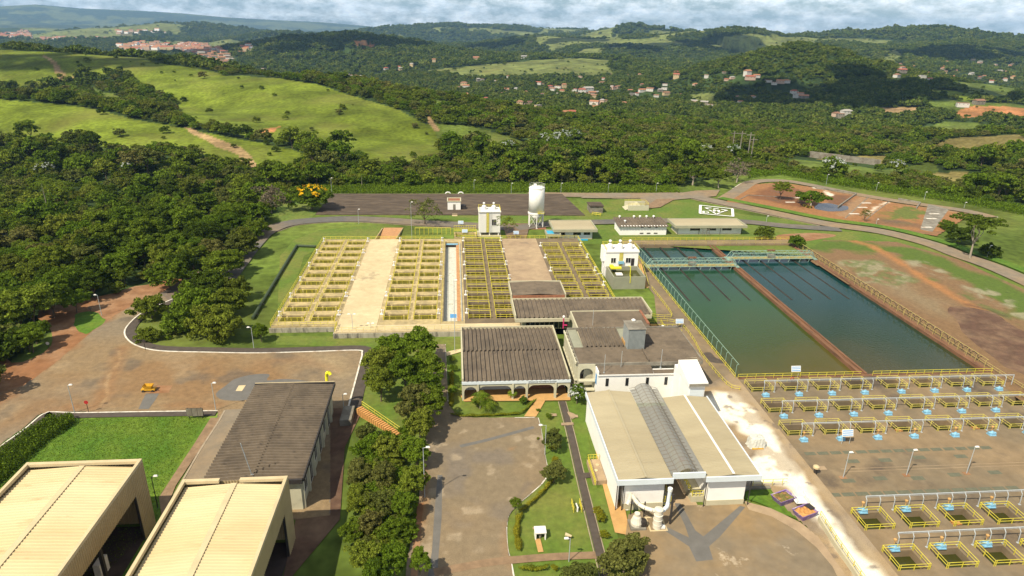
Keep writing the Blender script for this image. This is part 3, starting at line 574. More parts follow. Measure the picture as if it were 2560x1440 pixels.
# entrance lot and the lane beside the trees
sheet('entrance_lot', [(1092,862),(1113,862),(1120,1012),(1135,1032),(1150,1040),(1185,1046),(1345,1046),(1352,1070),(1368,1170),(1366,1192),(1352,1212),(1290,1268),(1272,1290),(1266,1320),(1268,1370),(1276,1400),(1290,1500),(1010,1500),(1018,1400),(1045,1290),(1050,1200),(1066,1120),(1070,1060),(1080,960)], 'asphalt_grey')
ELOT = [(1092,862),(1113,862),(1120,1012),(1135,1032),(1150,1040),(1185,1046),(1345,1046),(1352,1070),(1368,1170),(1366,1192),(1352,1212),(1290,1268),(1272,1290),(1266,1320),(1268,1370),(1276,1400),(1290,1500),(1010,1500),(1018,1400),(1045,1290),(1050,1200),(1066,1120),(1070,1060),(1080,960)]
painted('entrance_lot', ELOT, (.185, .142, .088), [
  dict(c=(.205, .150, .088), scale=12, lo=.45, hi=.62, seed=32, k=.9), dict(c=(.15, .125, .10), scale=7, lo=.55, hi=.7, seed=33, k=.7), dict(c=(.34, .27, .18), scale=2.6, lo=.66, hi=.76, seed=34, k=.6),
  dict(c=(.30, .14, .045), area=[(1265,1118),(1290,1118),(1290,1130),(1265,1130)], na=1.6, soft=1.6, ns=2, seed=35, k=.7), dict(c=(.27, .14, .055), line=[(1060,1130),(1062,1250),(1050,1330),(1042,1420)], w=1.6, na=1.5, soft=1.2, seed=36, k=.8),
  dict(c=(.27, .16, .08), line=[(1268,1310),(1262,1360),(1275,1420)], w=1.4, na=1.5, soft=1.5, seed=37, k=.6), dict(c=(.12, .10, .085), area=[(1310,1200),(1350,1205),(1300,1250),(1285,1245)], na=1, soft=1, seed=38, k=.6)], .25, var=.13)
sheet('asphalt_patch', [(1094,1190),(1106,1190),(1104,1300),(1096,1400),(1092,1500),(1060,1500),(1080,1380),(1085,1300)], 'asphalt_blue')
ribbon('asphalt_patch', [(1150,1118),(1210,1104),(1270,1088),(1335,1070)], .8, 'asphalt_blue')
ribbon('kerb', [(1113,862),(1119,1000),(1128,1028),(1150,1042),(1185,1047),(1280,1046),(1337,1045)], .22, 'kerb_white', .02, .14)
EK = [(1345,1046),(1352,1075),(1362,1140),(1368,1180),(1355,1210),(1290,1266),(1271,1290),(1266,1325),(1269,1375),(1277,1405),(1288,1460),(1300,1520)]
ribbon('kerb', EK, .22, 'kerb_white', .02, .14)
ribbon('kerb', [(1050,1330),(1058,1220),(1062,1200)], .2, 'kerb_grey', .02, .14, off=0)
ribbon('footpath', [(1034,1460),(1044,1330),(1052,1260)], .9, 'dirt_red')
ribbon('footpath', [(1085,1434),(1200,1412),(1276,1403),(1390,1394),(1497,1390)], 1.3, 'dirt_path', smooth=2)
sheet('footpath', [(1310,1043),(1340,1044),(1368,995),(1345,995)], 'walk_ochre')
ribbon('footpath', [(1352,1383),(1344,1350)], .75, 'walk_ochre', smooth=1)
ribbon('footpath', [(1405,1005),(1425,1080),(1448,1180),(1480,1310),(1510,1430),(1525,1500)], 1.15, 'sidewalk_dark', smooth=3)
for o_ in (.72, -.72): ribbon('kerb', [(1405,1005),(1425,1080),(1448,1180),(1480,1310),(1510,1430),(1525,1500)], .14, 'kerb_grey', .02, .1, off=o_, smooth=3)
sheet('walkway', [(1482,1010),(1500,1010),(1540,1170),(1575,1335),(1568,1340),(1537,1334),(1505,1210),(1482,1095)], 'walk_ochre')
sheet('walkway', [(1115,882),(1155,873),(1155,881),(1117,892)], 'concrete_cream')
sheet('apron', [(1150,990),(1425,985),(1426,1003),(1160,1006)], 'walk_ochre')
sheet('rubber_mat', [(1450,1186),(1538,1178),(1540,1190),(1453,1199)], 'sidewalk_dark')
sheet('concrete_patch', [(1418,1032),(1440,1040),(1430,1050)], 'concrete_tan', smooth=3)
for q in ((1436,1043), (1425,1062), (1412,1063), (1383,1040)): c_ = at(*q); sheet('paver', [(c_.x-.7,c_.y-.4),(c_.x+.6,c_.y-.45),(c_.x+.65,c_.y+.4),(c_.x-.6,c_.y+.45)], 'concrete_tan', px=False)
# yard in front of the filter house and the white plaza
sheet('yard', [(1570,1290),(1640,1270),(1860,1262),(1872,1276),(1930,1295),(1990,1330),(2040,1372),(2080,1420),(2130,1520),(1600,1520),(1560,1370)], 'yard_brown')
sheet('yard_strip', [(1858,1255),(1880,1262),(1930,1275),(2000,1310),(2052,1350),(2110,1420),(2200,1520),(2130,1520),(2080,1420),(2040,1372),(1990,1330),(1930,1295),(1872,1278)], 'concrete_tan')
sheet('asphalt_patch', [(1686,1262),(1700,1262),(1716,1290),(1738,1330),(1758,1345),(1850,1268),(1862,1272),(1800,1345),(1772,1370),(1782,1403),(1740,1408),(1722,1370),(1664,1332),(1668,1322),(1722,1348),(1712,1318)], 'asphalt_blue')
sheet('lawn_patch', [(1866,1232),(1880,1225),(1955,1225),(1990,1260),(2000,1305),(1960,1290),(1900,1262),(1862,1250)], 'lawn_bright')
ribbon('kerb', [(1862,1268),(1930,1293),(1990,1328),(2040,1370),(2080,1418),(2130,1520)], .25, 'kerb_white', .03, .14)

painted('plaza', [(43.6,80.5),(43.9,98),(46.5,108),(45.5,114),(50,119),(57.4,119),(57.4,40),(50,40),(50.6,69),(48.6,76),(48.4,80.5)], (.30, .215, .12), [
  dict(c=(.17, .135, .10), scale=9, lo=.54, hi=.7, k=.8, seed=4),
  dict(c=(.74, .68, .55), area=[(45.0,104),(50.5,111),(55.0,109.5),(57.0,102),(56.6,90),(56.0,80),(55.6,70),(55.6,55),(55.6,36),(51.0,36),(51.4,60),(51.6,72),(50.4,80),(45,81),(44.6,88),(49.5,89),(50.6,93),(50.0,98),(46,100)], px=False, na=3.2, soft=1.6, ns=4, seed=2),
  dict(c=(.34, .26, .16), line=[(56.9,112),(57.0,95),(56.6,80),(55.9,62),(55.6,45)], px=False, w=1.4, na=2.5, soft=1.2, seed=6, k=.8),
  dict(c=(.30, .23, .15), scale=4.5, lo=.60, hi=.70, k=.7, seed=8), dict(c=(.13, .10, .08), scale=2.2, lo=.70, hi=.76, k=.7, seed=14)], .3, px=False, var=.07)
sheet('basin_walk', [(48,111),(57,117),(57,204),(53,204),(53,160),(48,140)], 'concrete_brown', px=False)
sheet('wet_stain', [(1755,887),(1775,884),(1790,898),(1815,905),(1810,912),(1775,908),(1765,898)], 'sidewalk_dark', smooth=4)
# roads behind the plant
RR = [(560,700),(630,612),(672,577),(740,557),(860,549),(960,552),(1060,559),(1200,566),(1290,572)]
ribbon('road', RR, 7.0, 'asphalt_road', smooth=6); ribbon('kerb', RR[1:], .25, 'kerb_grey', .02, .12, off=3.7, smooth=6); ribbon('kerb', RR[2:-1], .25, 'kerb_grey', .02, .12, off=-3.6, smooth=6)
sheet('concrete_yard', [(1255,560),(1325,560),(1315,602),(1270,602)], 'asphalt_brown')
R2 = [(1290,572),(1400,560),(1530,556),(1700,553),(1860,556),(1960,566),(2100,575)]
ribbon('road', R2, 6.0, 'asphalt_road', smooth=6)
R3 = [(1320,487),(1450,489),(1600,492),(1700,487),(1780,503),(1900,527),(2060,560),(2200,580),(2320,610),(2400,640),(2480,668),(2580,712),(2760,800)]
ribbon('road', R3, 7.5, 'asphalt_pale', smooth=6); ribbon('kerb', R3[2:], .3, 'kerb_white', .02, .12, off=4.0, smooth=6); ribbon('kerb', R3[1:7], .3, 'kerb_grey', .02, .12, off=-4.0, smooth=6)
sheet('road', [(1455,484),(1700,484),(1740,478),(1800,476),(1790,492),(1700,500),(1650,505),(1620,524),(1608,512),(1600,497),(1455,497)], 'asphalt_pale')
sheet('soil_patch', [(1640,500),(1690,498),(1650,520),(1608,524)], 'dirt_path')
R4 = [(1810,500),(1850,475),(1885,456),(1950,453),(2010,461),(2120,483),(2240,504),(2340,518),(2420,530),(2480,545)]
painted('pond_floor', [(1815,506),(1850,480),(1890,462),(1950,458),(2020,468),(2240,510),(2430,536),(2385,565),(2340,592),(2150,562),(1930,522)], (.26, .125, .048), [
  dict(c=(.17, .075, .032), area=[(1865,490),(1935,462),(1990,470),(2050,500),(2010,524),(1950,512),(1880,500)], na=5, soft=3, ns=6, seed=40),
  dict(c=(.13, .065, .035), area=[(2060,486),(2140,490),(2130,520),(2060,512)], na=4, soft=3, seed=41, k=.8), dict(c=(.27, .165, .085), line=[(2175,492),(2140,512),(2110,540)], w=7, na=3, soft=2, seed=42, k=.9),
  dict(c=(.08, .125, .018), area=[(2230,510),(2300,512),(2360,530),(2330,560),(2290,572),(2190,552),(2205,530)], na=9, soft=4, ns=5, seed=43, k=.85, mask=4), dict(c=(.15, .085, .045), area=[(2190,545),(2310,560),(2330,580),(2170,562)], na=5, soft=3, seed=44, k=.8),
  dict(c=(.26, .17, .09), line=[(2090,480),(2200,500),(2320,520),(2420,535)], w=7, na=3, soft=3, seed=45, k=.8), dict(c=(.65, .58, .46), line=[(2038,472),(2062,476),(2078,490)], w=3.5, na=4, soft=1.6, ns=2, seed=46),
  dict(c=(.65, .58, .46), line=[(2210,502),(2250,508)], w=4, na=4, soft=1.5, ns=2, seed=47), dict(c=(.60, .52, .40), line=[(2215,508),(2190,520),(2168,538)], w=2.2, na=3, soft=1.4, ns=2, seed=48, k=.85),
  dict(c=(.11, .08, .055), scale=8, lo=.6, hi=.74, seed=49, k=.6)], .6, var=.22)
ribbon('road', R4, 6.0, 'asphalt_pale', smooth=6); ribbon('kerb', R4[1:], .35, 'kerb_white', .02, .14, off=3.3, smooth=6)
sheet('pond_slope', [(2320,512),(2372,525),(2330,582),(2300,576)], 'concrete_grey')
ribbon('grass_verge', R3[4:12], 4.5, 'lawn_bright', smooth=6, off=7.2)
# far drive between the ridge and the dark terrace, terrace lawn
ribbon('kerb', [(1440,484),(1518,484)], .5, 'kerb_white', .03, .2, smooth=1)
# helipad marks
WZ = SHZ[0]+.012
def mark(pts, nm='helipad_marking'): return sheet(nm, pts, 'white_paint', z=WZ)
def hx(x, y): return (1700+x/16, 500+y/16)
HL = [((790,240),(2110,385)),((780,570),(2130,690)),((1000,345),(1250,355)),((1330,375),(1540,390)),((1640,405),(1890,450)),((1010,350),(1130,400)),((1160,435),(1280,490)),((1310,515),(1450,595)),((1450,595),(1600,545)),((1620,525),(1750,490)),((1770,475),(1890,450))]
hp = MB()
def hbar(a, b, w):
    a, b = at(*hx(*a)), at(*hx(*b)); d = (b-a).normalized(); n = Vector((-d.y, d.x, 0))*w/2; vs = [a-n, b-n, b+n, a+n]
    hp.add([(v.x, v.y, WZ) for v in vs], [(0, 1, 2, 3)])
for a, b in HL: hbar(a, b, .75)
WZ += .005; hbar((812,240),(800,570),1.0); hbar((2090,385),(2115,690),1.0)
hbar((1365,420),(1365,495),.9); hbar((1540,440),(1545,510),.9); WZ += .004; hbar((1365,455),(1545,472),.55)
hbar((935,475),(935,555),.8); WZ += .004; hbar((935,480),(1140,485),.4); hbar((935,552),(1130,556),.4); hbar((1130,520),(1130,556),.5); WZ += .003; hbar((1030,518),(1140,522),.35)
tag(hp.build('helipad_marking', 'white_paint'), kind='structure')
# ------------------------------------------------------------------ tanks, basins and the filter deck
mat('yellow_paint', (.53, .455, .045), .6, .2, 1.2, spec=.4, dark=((.30, .22, .04), 1.5, .58, .72))
mat('screen_olive', (.34, .32, .035), .7, .25, 1.5)
mat('yellow_pale', (.50, .43, .10), .7, .2, 2)
mat('rail_tan', (.36, .29, .10), .7, .15, 2)
mat('white_metal', (.72, .70, .66), .5, .08, 3)
mat('teal_metal', (.22, .33, .27), .6, .2, 2)
mat('pipe_grey', (.42, .45, .46), .5, .12, 2, metal=.2)
mat('blue_paint', (.20, .40, .54), .5, .22, 5)
mat('blue_sign', (.10, .30, .58), .5, .05, 5)
mat('black_metal', (.03, .025, .022), .6, .2, 3)
mat('brown_beam', (.17, .085, .045), .9, .3, 1.5, stretch=(2, .2, 1), dark=((.07, .04, .025), .8, .55, .7))
mat('tank_concrete', (.44, .345, .17), .88, .2, .9, col2=(.31, .245, .13), s2=.4, detail=9)
mat('tank_concrete_old', (.185, .140, .085), .9, .25, .8, col2=(.125, .095, .062), s2=.4, detail=9)
mat('wall_stained', (.34, .31, .24), .9, .25, .8, stretch=(1, 1, .25), dark=((.10, .09, .075), .9, .5, .66))
mat('water_olive', (.060, .062, .012), .18, .1, .2)
mat('water_pit', (.040, .042, .010), .12, .1, .3)
mat('water_dark', (.020, .018, .010), .18, .1, .2)
mat('gravel_pale', (.50, .50, .43), .95, .15, 1.2, dark=((.16, .19, .09), .9, .58, .7))
mat('orange_concrete', (.42, .22, .10), .9, .2, .8)
mat('red_paint', (.42, .03, .03), .5, .1, 3)
mat('hatch_green', (.118, .118, .078), .85, .15, 1.5)
mat('rubbish_orange', (.50, .25, .08), .9, .3, 3)
def basin_water(NM, C0, C1, C2, C3):
    m = bpy.data.materials.new(NM); m.use_nodes = True; nt = m.node_tree; b = nt.nodes['Principled BSDF']
    g = N(nt, 'ShaderNodeNewGeometry'); a = N(nt, 'ShaderNodeTexNoise'); a.inputs['Scale'].default_value = .028; a.inputs['Detail'].default_value = 4; nt.links.new(g.outputs['Position'], a.inputs['Vector'])
    sp = N(nt, 'ShaderNodeSeparateXYZ'); nt.links.new(g.outputs['Position'], sp.inputs[0])
    q = N(nt, 'ShaderNodeMapRange'); q.inputs[1].default_value = 112; q.inputs[2].default_value = 200; nt.links.new(sp.outputs['Y'], q.inputs[0])   # brown near end, turning green then blue-green towards the far end
    ad = N(nt, 'ShaderNodeMath', operation='MULTIPLY_ADD'); nt.links.new(a.outputs['Fac'], ad.inputs[0]); ad.inputs[1].default_value = .55
    nt.links.new(q.outputs[0], ad.inputs[2]); sb = N(nt, 'ShaderNodeMath', operation='SUBTRACT'); nt.links.new(ad.outputs[0], sb.inputs[0]); sb.inputs[1].default_value = .22
    r = N(nt, 'ShaderNodeValToRGB'); e = r.color_ramp.elements; e[0].position = .0; e[0].color = (*C0, 1); e[1].position = 1; e[1].color = (*C3, 1)
    k = e.new(.25); k.color = (*C1, 1); k = e.new(.55); k.color = (*C2, 1); nt.links.new(sb.outputs[0], r.inputs[0]); nt.links.new(r.outputs[0], b.inputs['Base Color'])
    b.inputs['Roughness'].default_value = .08; b.inputs['IOR'].default_value = 1.33
    w = N(nt, 'ShaderNodeTexNoise'); w.inputs['Scale'].default_value = 1.6; w.inputs['Detail'].default_value = 3; nt.links.new(g.outputs['Position'], w.inputs['Vector'])
    bp = N(nt, 'ShaderNodeBump'); bp.inputs['Strength'].default_value = .3; bp.inputs['Distance'].default_value = .1; nt.links.new(w.outputs['Fac'], bp.inputs['Height']); nt.links.new(bp.outputs[0], b.inputs['Normal'])
    M[NM] = m
basin_water('water_left', (.090, .070, .018), (.040, .056, .009), (.022, .062, .016), (.009, .044, .032))
basin_water('water_right', (.055, .048, .018), (.018, .036, .014), (.008, .034, .026), (.004, .036, .038))
def slab(b, x0, y0, x1, y1, holes, ztop, zbot, hz):
    """box with rectangular openings: top, outer walls and the inner walls of every opening down to hz"""
    xs = sorted({x0, x1} | {h[0] for h in holes} | {h[2] for h in holes}); ys = sorted({y0, y1} | {h[1] for h in holes} | {h[3] for h in holes})
    xs = [v for v in xs if x0 <= v <= x1]; ys = [v for v in ys if y0 <= v <= y1]
    for i in range(len(xs)-1):
        for j in range(len(ys)-1):
            cx, cy = (xs[i]+xs[i+1])/2, (ys[j]+ys[j+1])/2
            if any(h[0] < cx < h[2] and h[1] < cy < h[3] for h in holes): continue
            b.add([(xs[i], ys[j], ztop), (xs[i+1], ys[j], ztop), (xs[i+1], ys[j+1], ztop), (xs[i], ys[j+1], ztop)], [(0, 1, 2, 3)])
    for (a, c, d, e, lo, inn) in [(x0, y0, x1, y1, zbot, 0)]+[(*h[:4], hz, 1) for h in holes]:
        vs = [(a, c), (d, c), (d, e), (a, e)]
        for k in range(4):
            p, q = vs[k], vs[(k+1) % 4]; f = [(p[0], p[1], lo), (q[0], q[1], lo), (q[0], q[1], ztop), (p[0], p[1], ztop)]
            b.add(f, [(3, 2, 1, 0) if inn else (0, 1, 2, 3)])
def rail(b, P, z, h=1.05, step=1.6, rails=2, w=.07, closed=False):
    """guardrail: posts and rails along a line of plan points"""
    P = list(P)+([P[0]] if closed else [])
    for (x0, y0), (x1, y1) in zip(P[:-1], P[1:]):
        L = math.hypot(x1-x0, y1-y0); n = max(1, round(L/step))
        for i in range(n+1):
            t = i/n; x, y = x0+(x1-x0)*t, y0+(y1-y0)*t; b.box(x-w/2, y-w/2, z, x+w/2, y+w/2, z+h)
        for k in range(rails):
            zz = z+h*(1-k*.5)-w/2; b.bar((x0, y0, zz), (x1, y1, zz), w)
    return b
def guard(name, P, z, label, m='yellow_paint', h=1.05, step=1.6, rails=2, w=.07, closed=False, group=None, smooth=0):
    """a free-standing guardrail: thing > rails, posts"""
    if smooth: P = smooth_pts(P, smooth, closed)
    o = thing(name, (P[0][0], P[0][1], z), label, 'guardrail', group); b = MB(); Q = list(P)+([P[0]] if closed else [])
    for k in range(rails):
        c = MB()
        for p, q in zip(Q[:-1], Q[1:]):
            zz = z+h*(1-k*.5)-w/2; c.bar((*p, zz), (*q, zz), w)
        c.build('rail', m, o)
    d = 0; nx = 0
    for (x0, y0), (x1, y1) in zip(Q[:-1], Q[1:]):
        L = math.hypot(x1-x0, y1-y0)
        while nx <= d+L+1e-6:
            t = (nx-d)/max(L, 1e-6); x, y = x0+(x1-x0)*t, y0+(y1-y0)*t; b.box(x-w/2, y-w/2, z-.02, x+w/2, y+w/2, z+h-.02); nx += step
        d += L
    b.build('posts', m, o); return o
ZT = 1.5
def cell_block(name, label, x0, x1, cols, y0, n, m, screens, water, mr='yellow_paint'):
    root = thing(name, (x0, 141.2, 0), label, 'tank block', 'open tank blocks of the treatment plant'); pitch = 5.85; dep = 3.45; yend = 208.0
    holes = [(a, y0+i*pitch, b_, y0+i*pitch+dep) for i in range(n) for (a, b_) in cols]
    b = MB(); slab(b, x0, 141.2, x1, yend, holes, ZT, -.2, ZT-.42)
    for i in range(n):                                        # cross walls under the beams and long walls beside the columns
        for (xa, xb) in cols: b.box(xa-.1, y0+i*pitch+dep+.9, -1.5, xb+.1, y0+i*pitch+dep+1.1, ZT-.04)
    for (xa, xb) in cols: b.box(xa-.35, y0-.4, -1.5, xa-.12, yend-.4, ZT-.05); b.box(xb+.12, y0-.4, -1.5, xb+.35, yend-.4, ZT-.05)
    b.build('deck', m, root)
    w = MB(); w.add([(x0+.3, 142, water), (x1-.3, 142, water), (x1-.3, yend-.3, water), (x0+.3, yend-.3, water)], [(0, 1, 2, 3)]); w.build('water', 'water_olive' if screens else 'water_dark', root)
    for i in range(n):
        for (a, b_) in cols:
            ya = y0+i*pitch; yb = ya+dep; r = MB()
            if screens:
                rail(r, [(a, ya-.12), (b_, ya-.12)], ZT, 1.0, 1.5, 1, .08); k = int((b_-a)/.20); sc = MB()
                for j in range(k): x = a+(j+.5)*(b_-a)/k; sc.box(x-.034, ya-.135, ZT+.05, x+.034, ya-.105, ZT+.93)
                sc.build('screen', 'screen_olive', root)
                rail(r, [(b_+.08, ya-.12), (b_+.08, yb+.3)], ZT, 1.0, 1.7, 2, .09); rail(r, [(a-.08, ya-.12), (a-.08, yb+.3)], ZT, 1.0, 1.7, 2, .09)
            else:
                rail(r, [(a-.1, ya-.12), (b_+.1, ya-.12)], ZT, 1.0, 2.6, 2, .10); rail(r, [(a-.1, yb+.12), (b_+.1, yb+.12)], ZT, 1.0, 2.6, 2, .10)
                for x in (a-.1, b_+.1): rail(r, [(x, ya), (x, yb)], ZT, 1.0, 3.2, 2, .07)
            r.build('guardrail', mr, root)
            for xq in (a+.9, b_-1.3): c = MB(); c.box(xq, yb-.5, water, xq+.4, yb-.02, ZT-.25); c.build('baffle_post', m, root)
    return root, pitch
def valve_stand(x, y, z, label, group, m='white_metal'):
    v = thing('valve_stand', (x, y, z), label, 'valve', group)
    MB().box(x-.45, y-.4, z, x+.45, y+.4, z+.12).build('base', m, v)
    b = MB(); b.lathe([(.16, z+.12), (.13, z+.9), (.22, z+.95), (.22, z+1.15), (.1, z+1.25)], x, y, 10); b.build('pedestal', m, v)
    b = MB(); b.tube((x+.2, y, z+1.05), (x+.5, y, z+1.05), .06, 6); b.tube((x+.5, y-.28, z+1.05), (x+.5, y+.28, z+1.05), .05, 6); b.build('handwheel', m, v); return v
bd = {}
bd[1], _ = cell_block('settling_tank_block', 'cream concrete tank block at far left with two columns of yellow-screened cells', -42.2, -27.4, [(-41.0, -35.4), (-33.8, -28.4)], 144.0, 11, 'tank_concrete', True, -.45)
bd[2], _ = cell_block('settling_tank_block', 'cream concrete tank block between the cream plaza and the gravel channel', -18.2, -3.7, [(-17.0, -11.4), (-9.9, -4.7)], 144.0, 11, 'tank_concrete', True, -.45)
bd[3], _ = cell_block('settling_tank_block', 'dark concrete tank block right of the gravel channel with open yellow rails', 2.2, 15.2, [(3.1, 8.2), (9.7, 14.4)], 144.0, 11, 'tank_concrete_old', False, -1.1)
bd[4], _ = cell_block('settling_tank_block', 'dark concrete tank block nearest the white hopper house, partly behind the grey roof', 26.7, 40.6, [(27.7, 32.7), (34.5, 39.4)], 149.9, 9, 'tank_concrete_old', False, -1.1)
for bi, xs_, wd in ((1, (-41.7, -27.9), ('left', 'right')), (2, (-17.7, -4.2), ('left', 'right')), (3, (2.65, 14.8), ('left', 'right')), (4, (27.2, 40.1), ('left', 'right'))):
    for side, x in zip(wd, xs_):
        for k in range(6):
            y = 147.3+k*11.7+(0 if bi < 4 else 5.8)
            if y < 207: valve_stand(x, y, ZT, '%s white valve stand on the %s edge of the %s tank block' % (ORD[k], side, ['far left', 'second', 'third', 'fourth'][bi-1]), 'white valve stands on the tank blocks')
# plaza between blocks, front strip, channel
p1 = MB(); slab(p1, -27.35, 137.6, -18.25, 208.0, [], ZT-.01, -.2, 0); tag(p1.build('plaza', 'concrete_cream'), kind='structure')
p2 = MB(); slab(p2, -18.2, 137.6, 15.2, 141.15, [], ZT-.01, -.2, 0); tag(p2.build('plaza', 'concrete_cream'), kind='structure')
p3 = MB(); slab(p3, 15.25, 137.6, 26.65, 208.0, [], ZT-.01, -.2, 0); tag(p3.build('plaza', 'concrete_tan'), kind='structure')
w_ = MB(); w_.box(-42.6, 140.9, -.2, -27.4, 141.15, 1.15); tag(w_.build('retaining_wall', 'wall_stained'), 'stained concrete retaining wall under the front of the far left tank block', 'wall')
w_ = MB(); w_.box(-27.4, 137.3, -.2, 1.2, 137.55, 1.2); w_.box(-27.65, 137.3, -.2, -27.4, 140.9, 1.2); tag(w_.build('retaining_wall', 'wall_stained'), 'long stained concrete wall under the cream front walkway behind the trees', 'wall')
ch = thing('gravel_channel', (-3.6, 141.2, 0), 'long narrow channel with pale gravel floor and orange strip between two tank blocks', 'channel')
b = MB(); slab(b, -3.65, 141.2, 2.15, 208, [(-3.0, 142.6, 1.1, 204.5)], ZT-.004, -.2, .2); b.build('channel_wall', 'tank_concrete', ch)
MB().box(-3.0, 142.6, -.3, .3, 204.5, .1).build('gravel_floor', 'gravel_pale', ch); MB().box(.3, 142.6, -.3, 1.1, 203.9, 1.0).build('orange_ledge', 'orange_concrete', ch)
MB().box(-3.0, 203.9, .1, 1.1, 204.5, .75).build('brown_sill', 'brown_beam', ch); MB().box(-2.8, 202.9, 1.0, .9, 203.8, 1.25).build('blue_beam', 'blue_paint', ch)
b = MB(); b.tube((1.5, 142.6, 1.62), (1.5, 204, 1.62), .1, 8); b.build('pipe', 'pipe_grey', ch)
def sign(x, y, z, label, w=1.9, h=1.1, ph=2.2, rows=3, m='white_metal', tilt=.35, text=None):
    s = thing('sign_board', (x, y, z), label, 'sign'); b = MB()
    for xx in (x-w*.35, x+w*.35): b.bar((xx, y, z), (xx, y, z+ph), .07)
    b.build('posts', 'pipe_grey', s)
    cz = z+ph; dy, dz = math.sin(tilt)*h/2, math.cos(tilt)*h/2
    p = MB(); p.add([(x-w/2, y-dy, cz-dz), (x+w/2, y-dy, cz-dz), (x+w/2, y+dy, cz+dz), (x-w/2, y+dy, cz+dz)], [(0, 1, 2, 3)])
    p.add([(x-w/2, y-dy+.06, cz-dz), (x+w/2, y-dy+.06, cz-dz), (x+w/2, y+dy+.06, cz+dz), (x-w/2, y+dy+.06, cz+dz)], [(3, 2, 1, 0)]); bp = p.build('panel', m, s)
    q = MB()
    for i in range(rows):
        t0 = -.42+i*.9/rows+.05; t1 = t0+.5/rows*.9
        q.add([(x-w*.46, y+dy*2*t0-.012, cz+dz*2*t0), (x+w*.46, y+dy*2*t0-.012, cz+dz*2*t0), (x+w*.46, y+dy*2*t1-.012, cz+dz*2*t1), (x-w*.46, y+dy*2*t1-.012, cz+dz*2*t1)], [(0, 1, 2, 3)])
    q.build('blue_bands', 'blue_sign', bp); return s
sign(-.6, 142.0, ZT, 'small blue sign board at the near end of the gravel channel', 1.5, .9, 1.6, 4, 'blue_sign')
guard('guardrail', [(-42.2, 141.4), (-27.5, 141.4)], ZT, 'yellow guardrail along the near edge of the far left tank block')
guard('guardrail', [(-42.3, 141.4), (-42.3, 207.8), (-4, 207.8)], ZT, 'yellow guardrail down the left side and back of the two cream tank blocks', w=.09)
guard('guardrail', [(2.3, 207.9), (40.7, 207.9)], ZT, 'yellow guardrail behind the two dark tank blocks', w=.08)
guard('guardrail', [(40.75, 207.9), (40.75, 149)], ZT, 'yellow guardrail along the right side of the right-hand dark tank block', w=.1)
guard('guardrail', [(-27.3, 137.8), (1.2, 137.8)], ZT, 'yellow guardrail along the front of the cream walkway behind the trees', m='yellow_pale', w=.05)
guard('guardrail', [(-3.4, 142.2), (-3.4, 205)], ZT, 'yellow guardrail along the left lip of the gravel channel', w=.08)
guard('guardrail', [(-27.3, 137.8), (-27.3, 141.3)], ZT, 'short yellow stair rail at the near left corner of the cream plaza', w=.12)
# ramp between the two cream blocks and the road
rp = MB(); rp.add([(-25.5, 208.1, .06), (-19.3, 208.1, .06), (-18.0, 226, .12), (-24.8, 226, .12)], [(0, 1, 2, 3)]); tag(rp.build('ramp', 'orange_concrete'), kind='structure')
for k_, (xa, xb) in enumerate(((-25.9, -25.2), (-19.2, -18.2))):
    w_ = MB(); w_.add([(xa-.15, 208.1, 0), (xa+.15, 208.1, 0), (xb+.15, 225, 0), (xb-.15, 225, 0), (xa-.15, 208.1, 1.5), (xa+.15, 208.1, 1.5), (xb+.15, 225, .3), (xb-.15, 225, .3)], [(0,3,2,1),(4,5,6,7),(0,1,5,4),(1,2,6,5),(2,3,7,6),(3,0,4,7)])
    tag(w_.build('ramp_wall', 'tank_concrete'), '%s sloping cream wall beside the orange ramp behind the plaza' % ('left', 'right')[k_], 'wall')
# green pipe round the lawn left of the block
pp = thing('green_pipe', (-52, 206, 0), 'long dark green pipe crossing the lawn left of the tank blocks', 'pipe')
P_ = [at(742, 618), at(632, 800)]; e0 = at(790, 620)
b = MB(); b.path([(e0.x, e0.y, .55), (P_[0].x, P_[0].y, .55), (P_[1].x, P_[1].y, .55)], .38, 10); b.build('tube', 'dark_green', pp) if 'dark_green' in M else (mat('dark_green', (.045, .065, .03), .6, .2, 1), b.build('tube', 'dark_green', pp))
for i in range(9):
    t = (i+.5)/9; x = P_[0].x+(P_[1].x-P_[0].x)*t; y = P_[0].y+(P_[1].y-P_[0].y)*t; MB().box(x-.5, y-.2, 0, x+.5, y+.2, .25).build('support', 'concrete_grey', pp)
# ---- big basins
BX0, BX1, BY0, BY1 = 57.4, 112.3, 115.6, 203.2; DX0, DX1 = 84.1, 85.9; WZ_ = -.55
def basin(label, x0, x1, bx):
    r = thing('settling_basin', (x0, BY0, 0), label, 'basin', 'large settling basins'); 
    b = MB(); b.add([(x0, BY0, WZ_), (x1, BY0, WZ_), (x1, BY1, WZ_), (x0, BY1, WZ_)], [(0, 1, 2, 3)]); b.build('water', 'water_left' if x0 < 70 else 'water_right', r)
    for x in bx:
        b = MB(); b.box(x-.28, 157.6, WZ_-.1, x+.28, 186, WZ_+.035); b.box(x-.28, 186, WZ_-.1, x+.28, BY1, WZ_+.12); b.box(x-.25, 193, WZ_, x+.25, BY1-.1, WZ_+.32); b.build('launder', 'launder', r)
    return r
mat('launder', (.032, .028, .022), .8, .3, .5)
basin('left large green settling basin with four dark launders', BX0, DX0, (62.0, 67.6, 73.2, 78.7)); basin('right large blue-green settling basin with four dark launders', DX1, BX1, (90.4, 95.8, 101.3, 106.6))
cp = MB()
cp.box(56.6, 114.7, -3, BX0, BY1, .12); cp.box(BX1, 114.7, -3, 113.6, BY1, .20); cp.box(BX0, 114.7, -3, BX1, BY0, .10)
tag(cp.build('basin_wall', 'brown_beam'), 'brown weathered concrete rim round the two large basins', 'wall')
dv = thing('divider_wall', (85, 115, 0), 'long rusty brown beam wall between the two large basins', 'wall')
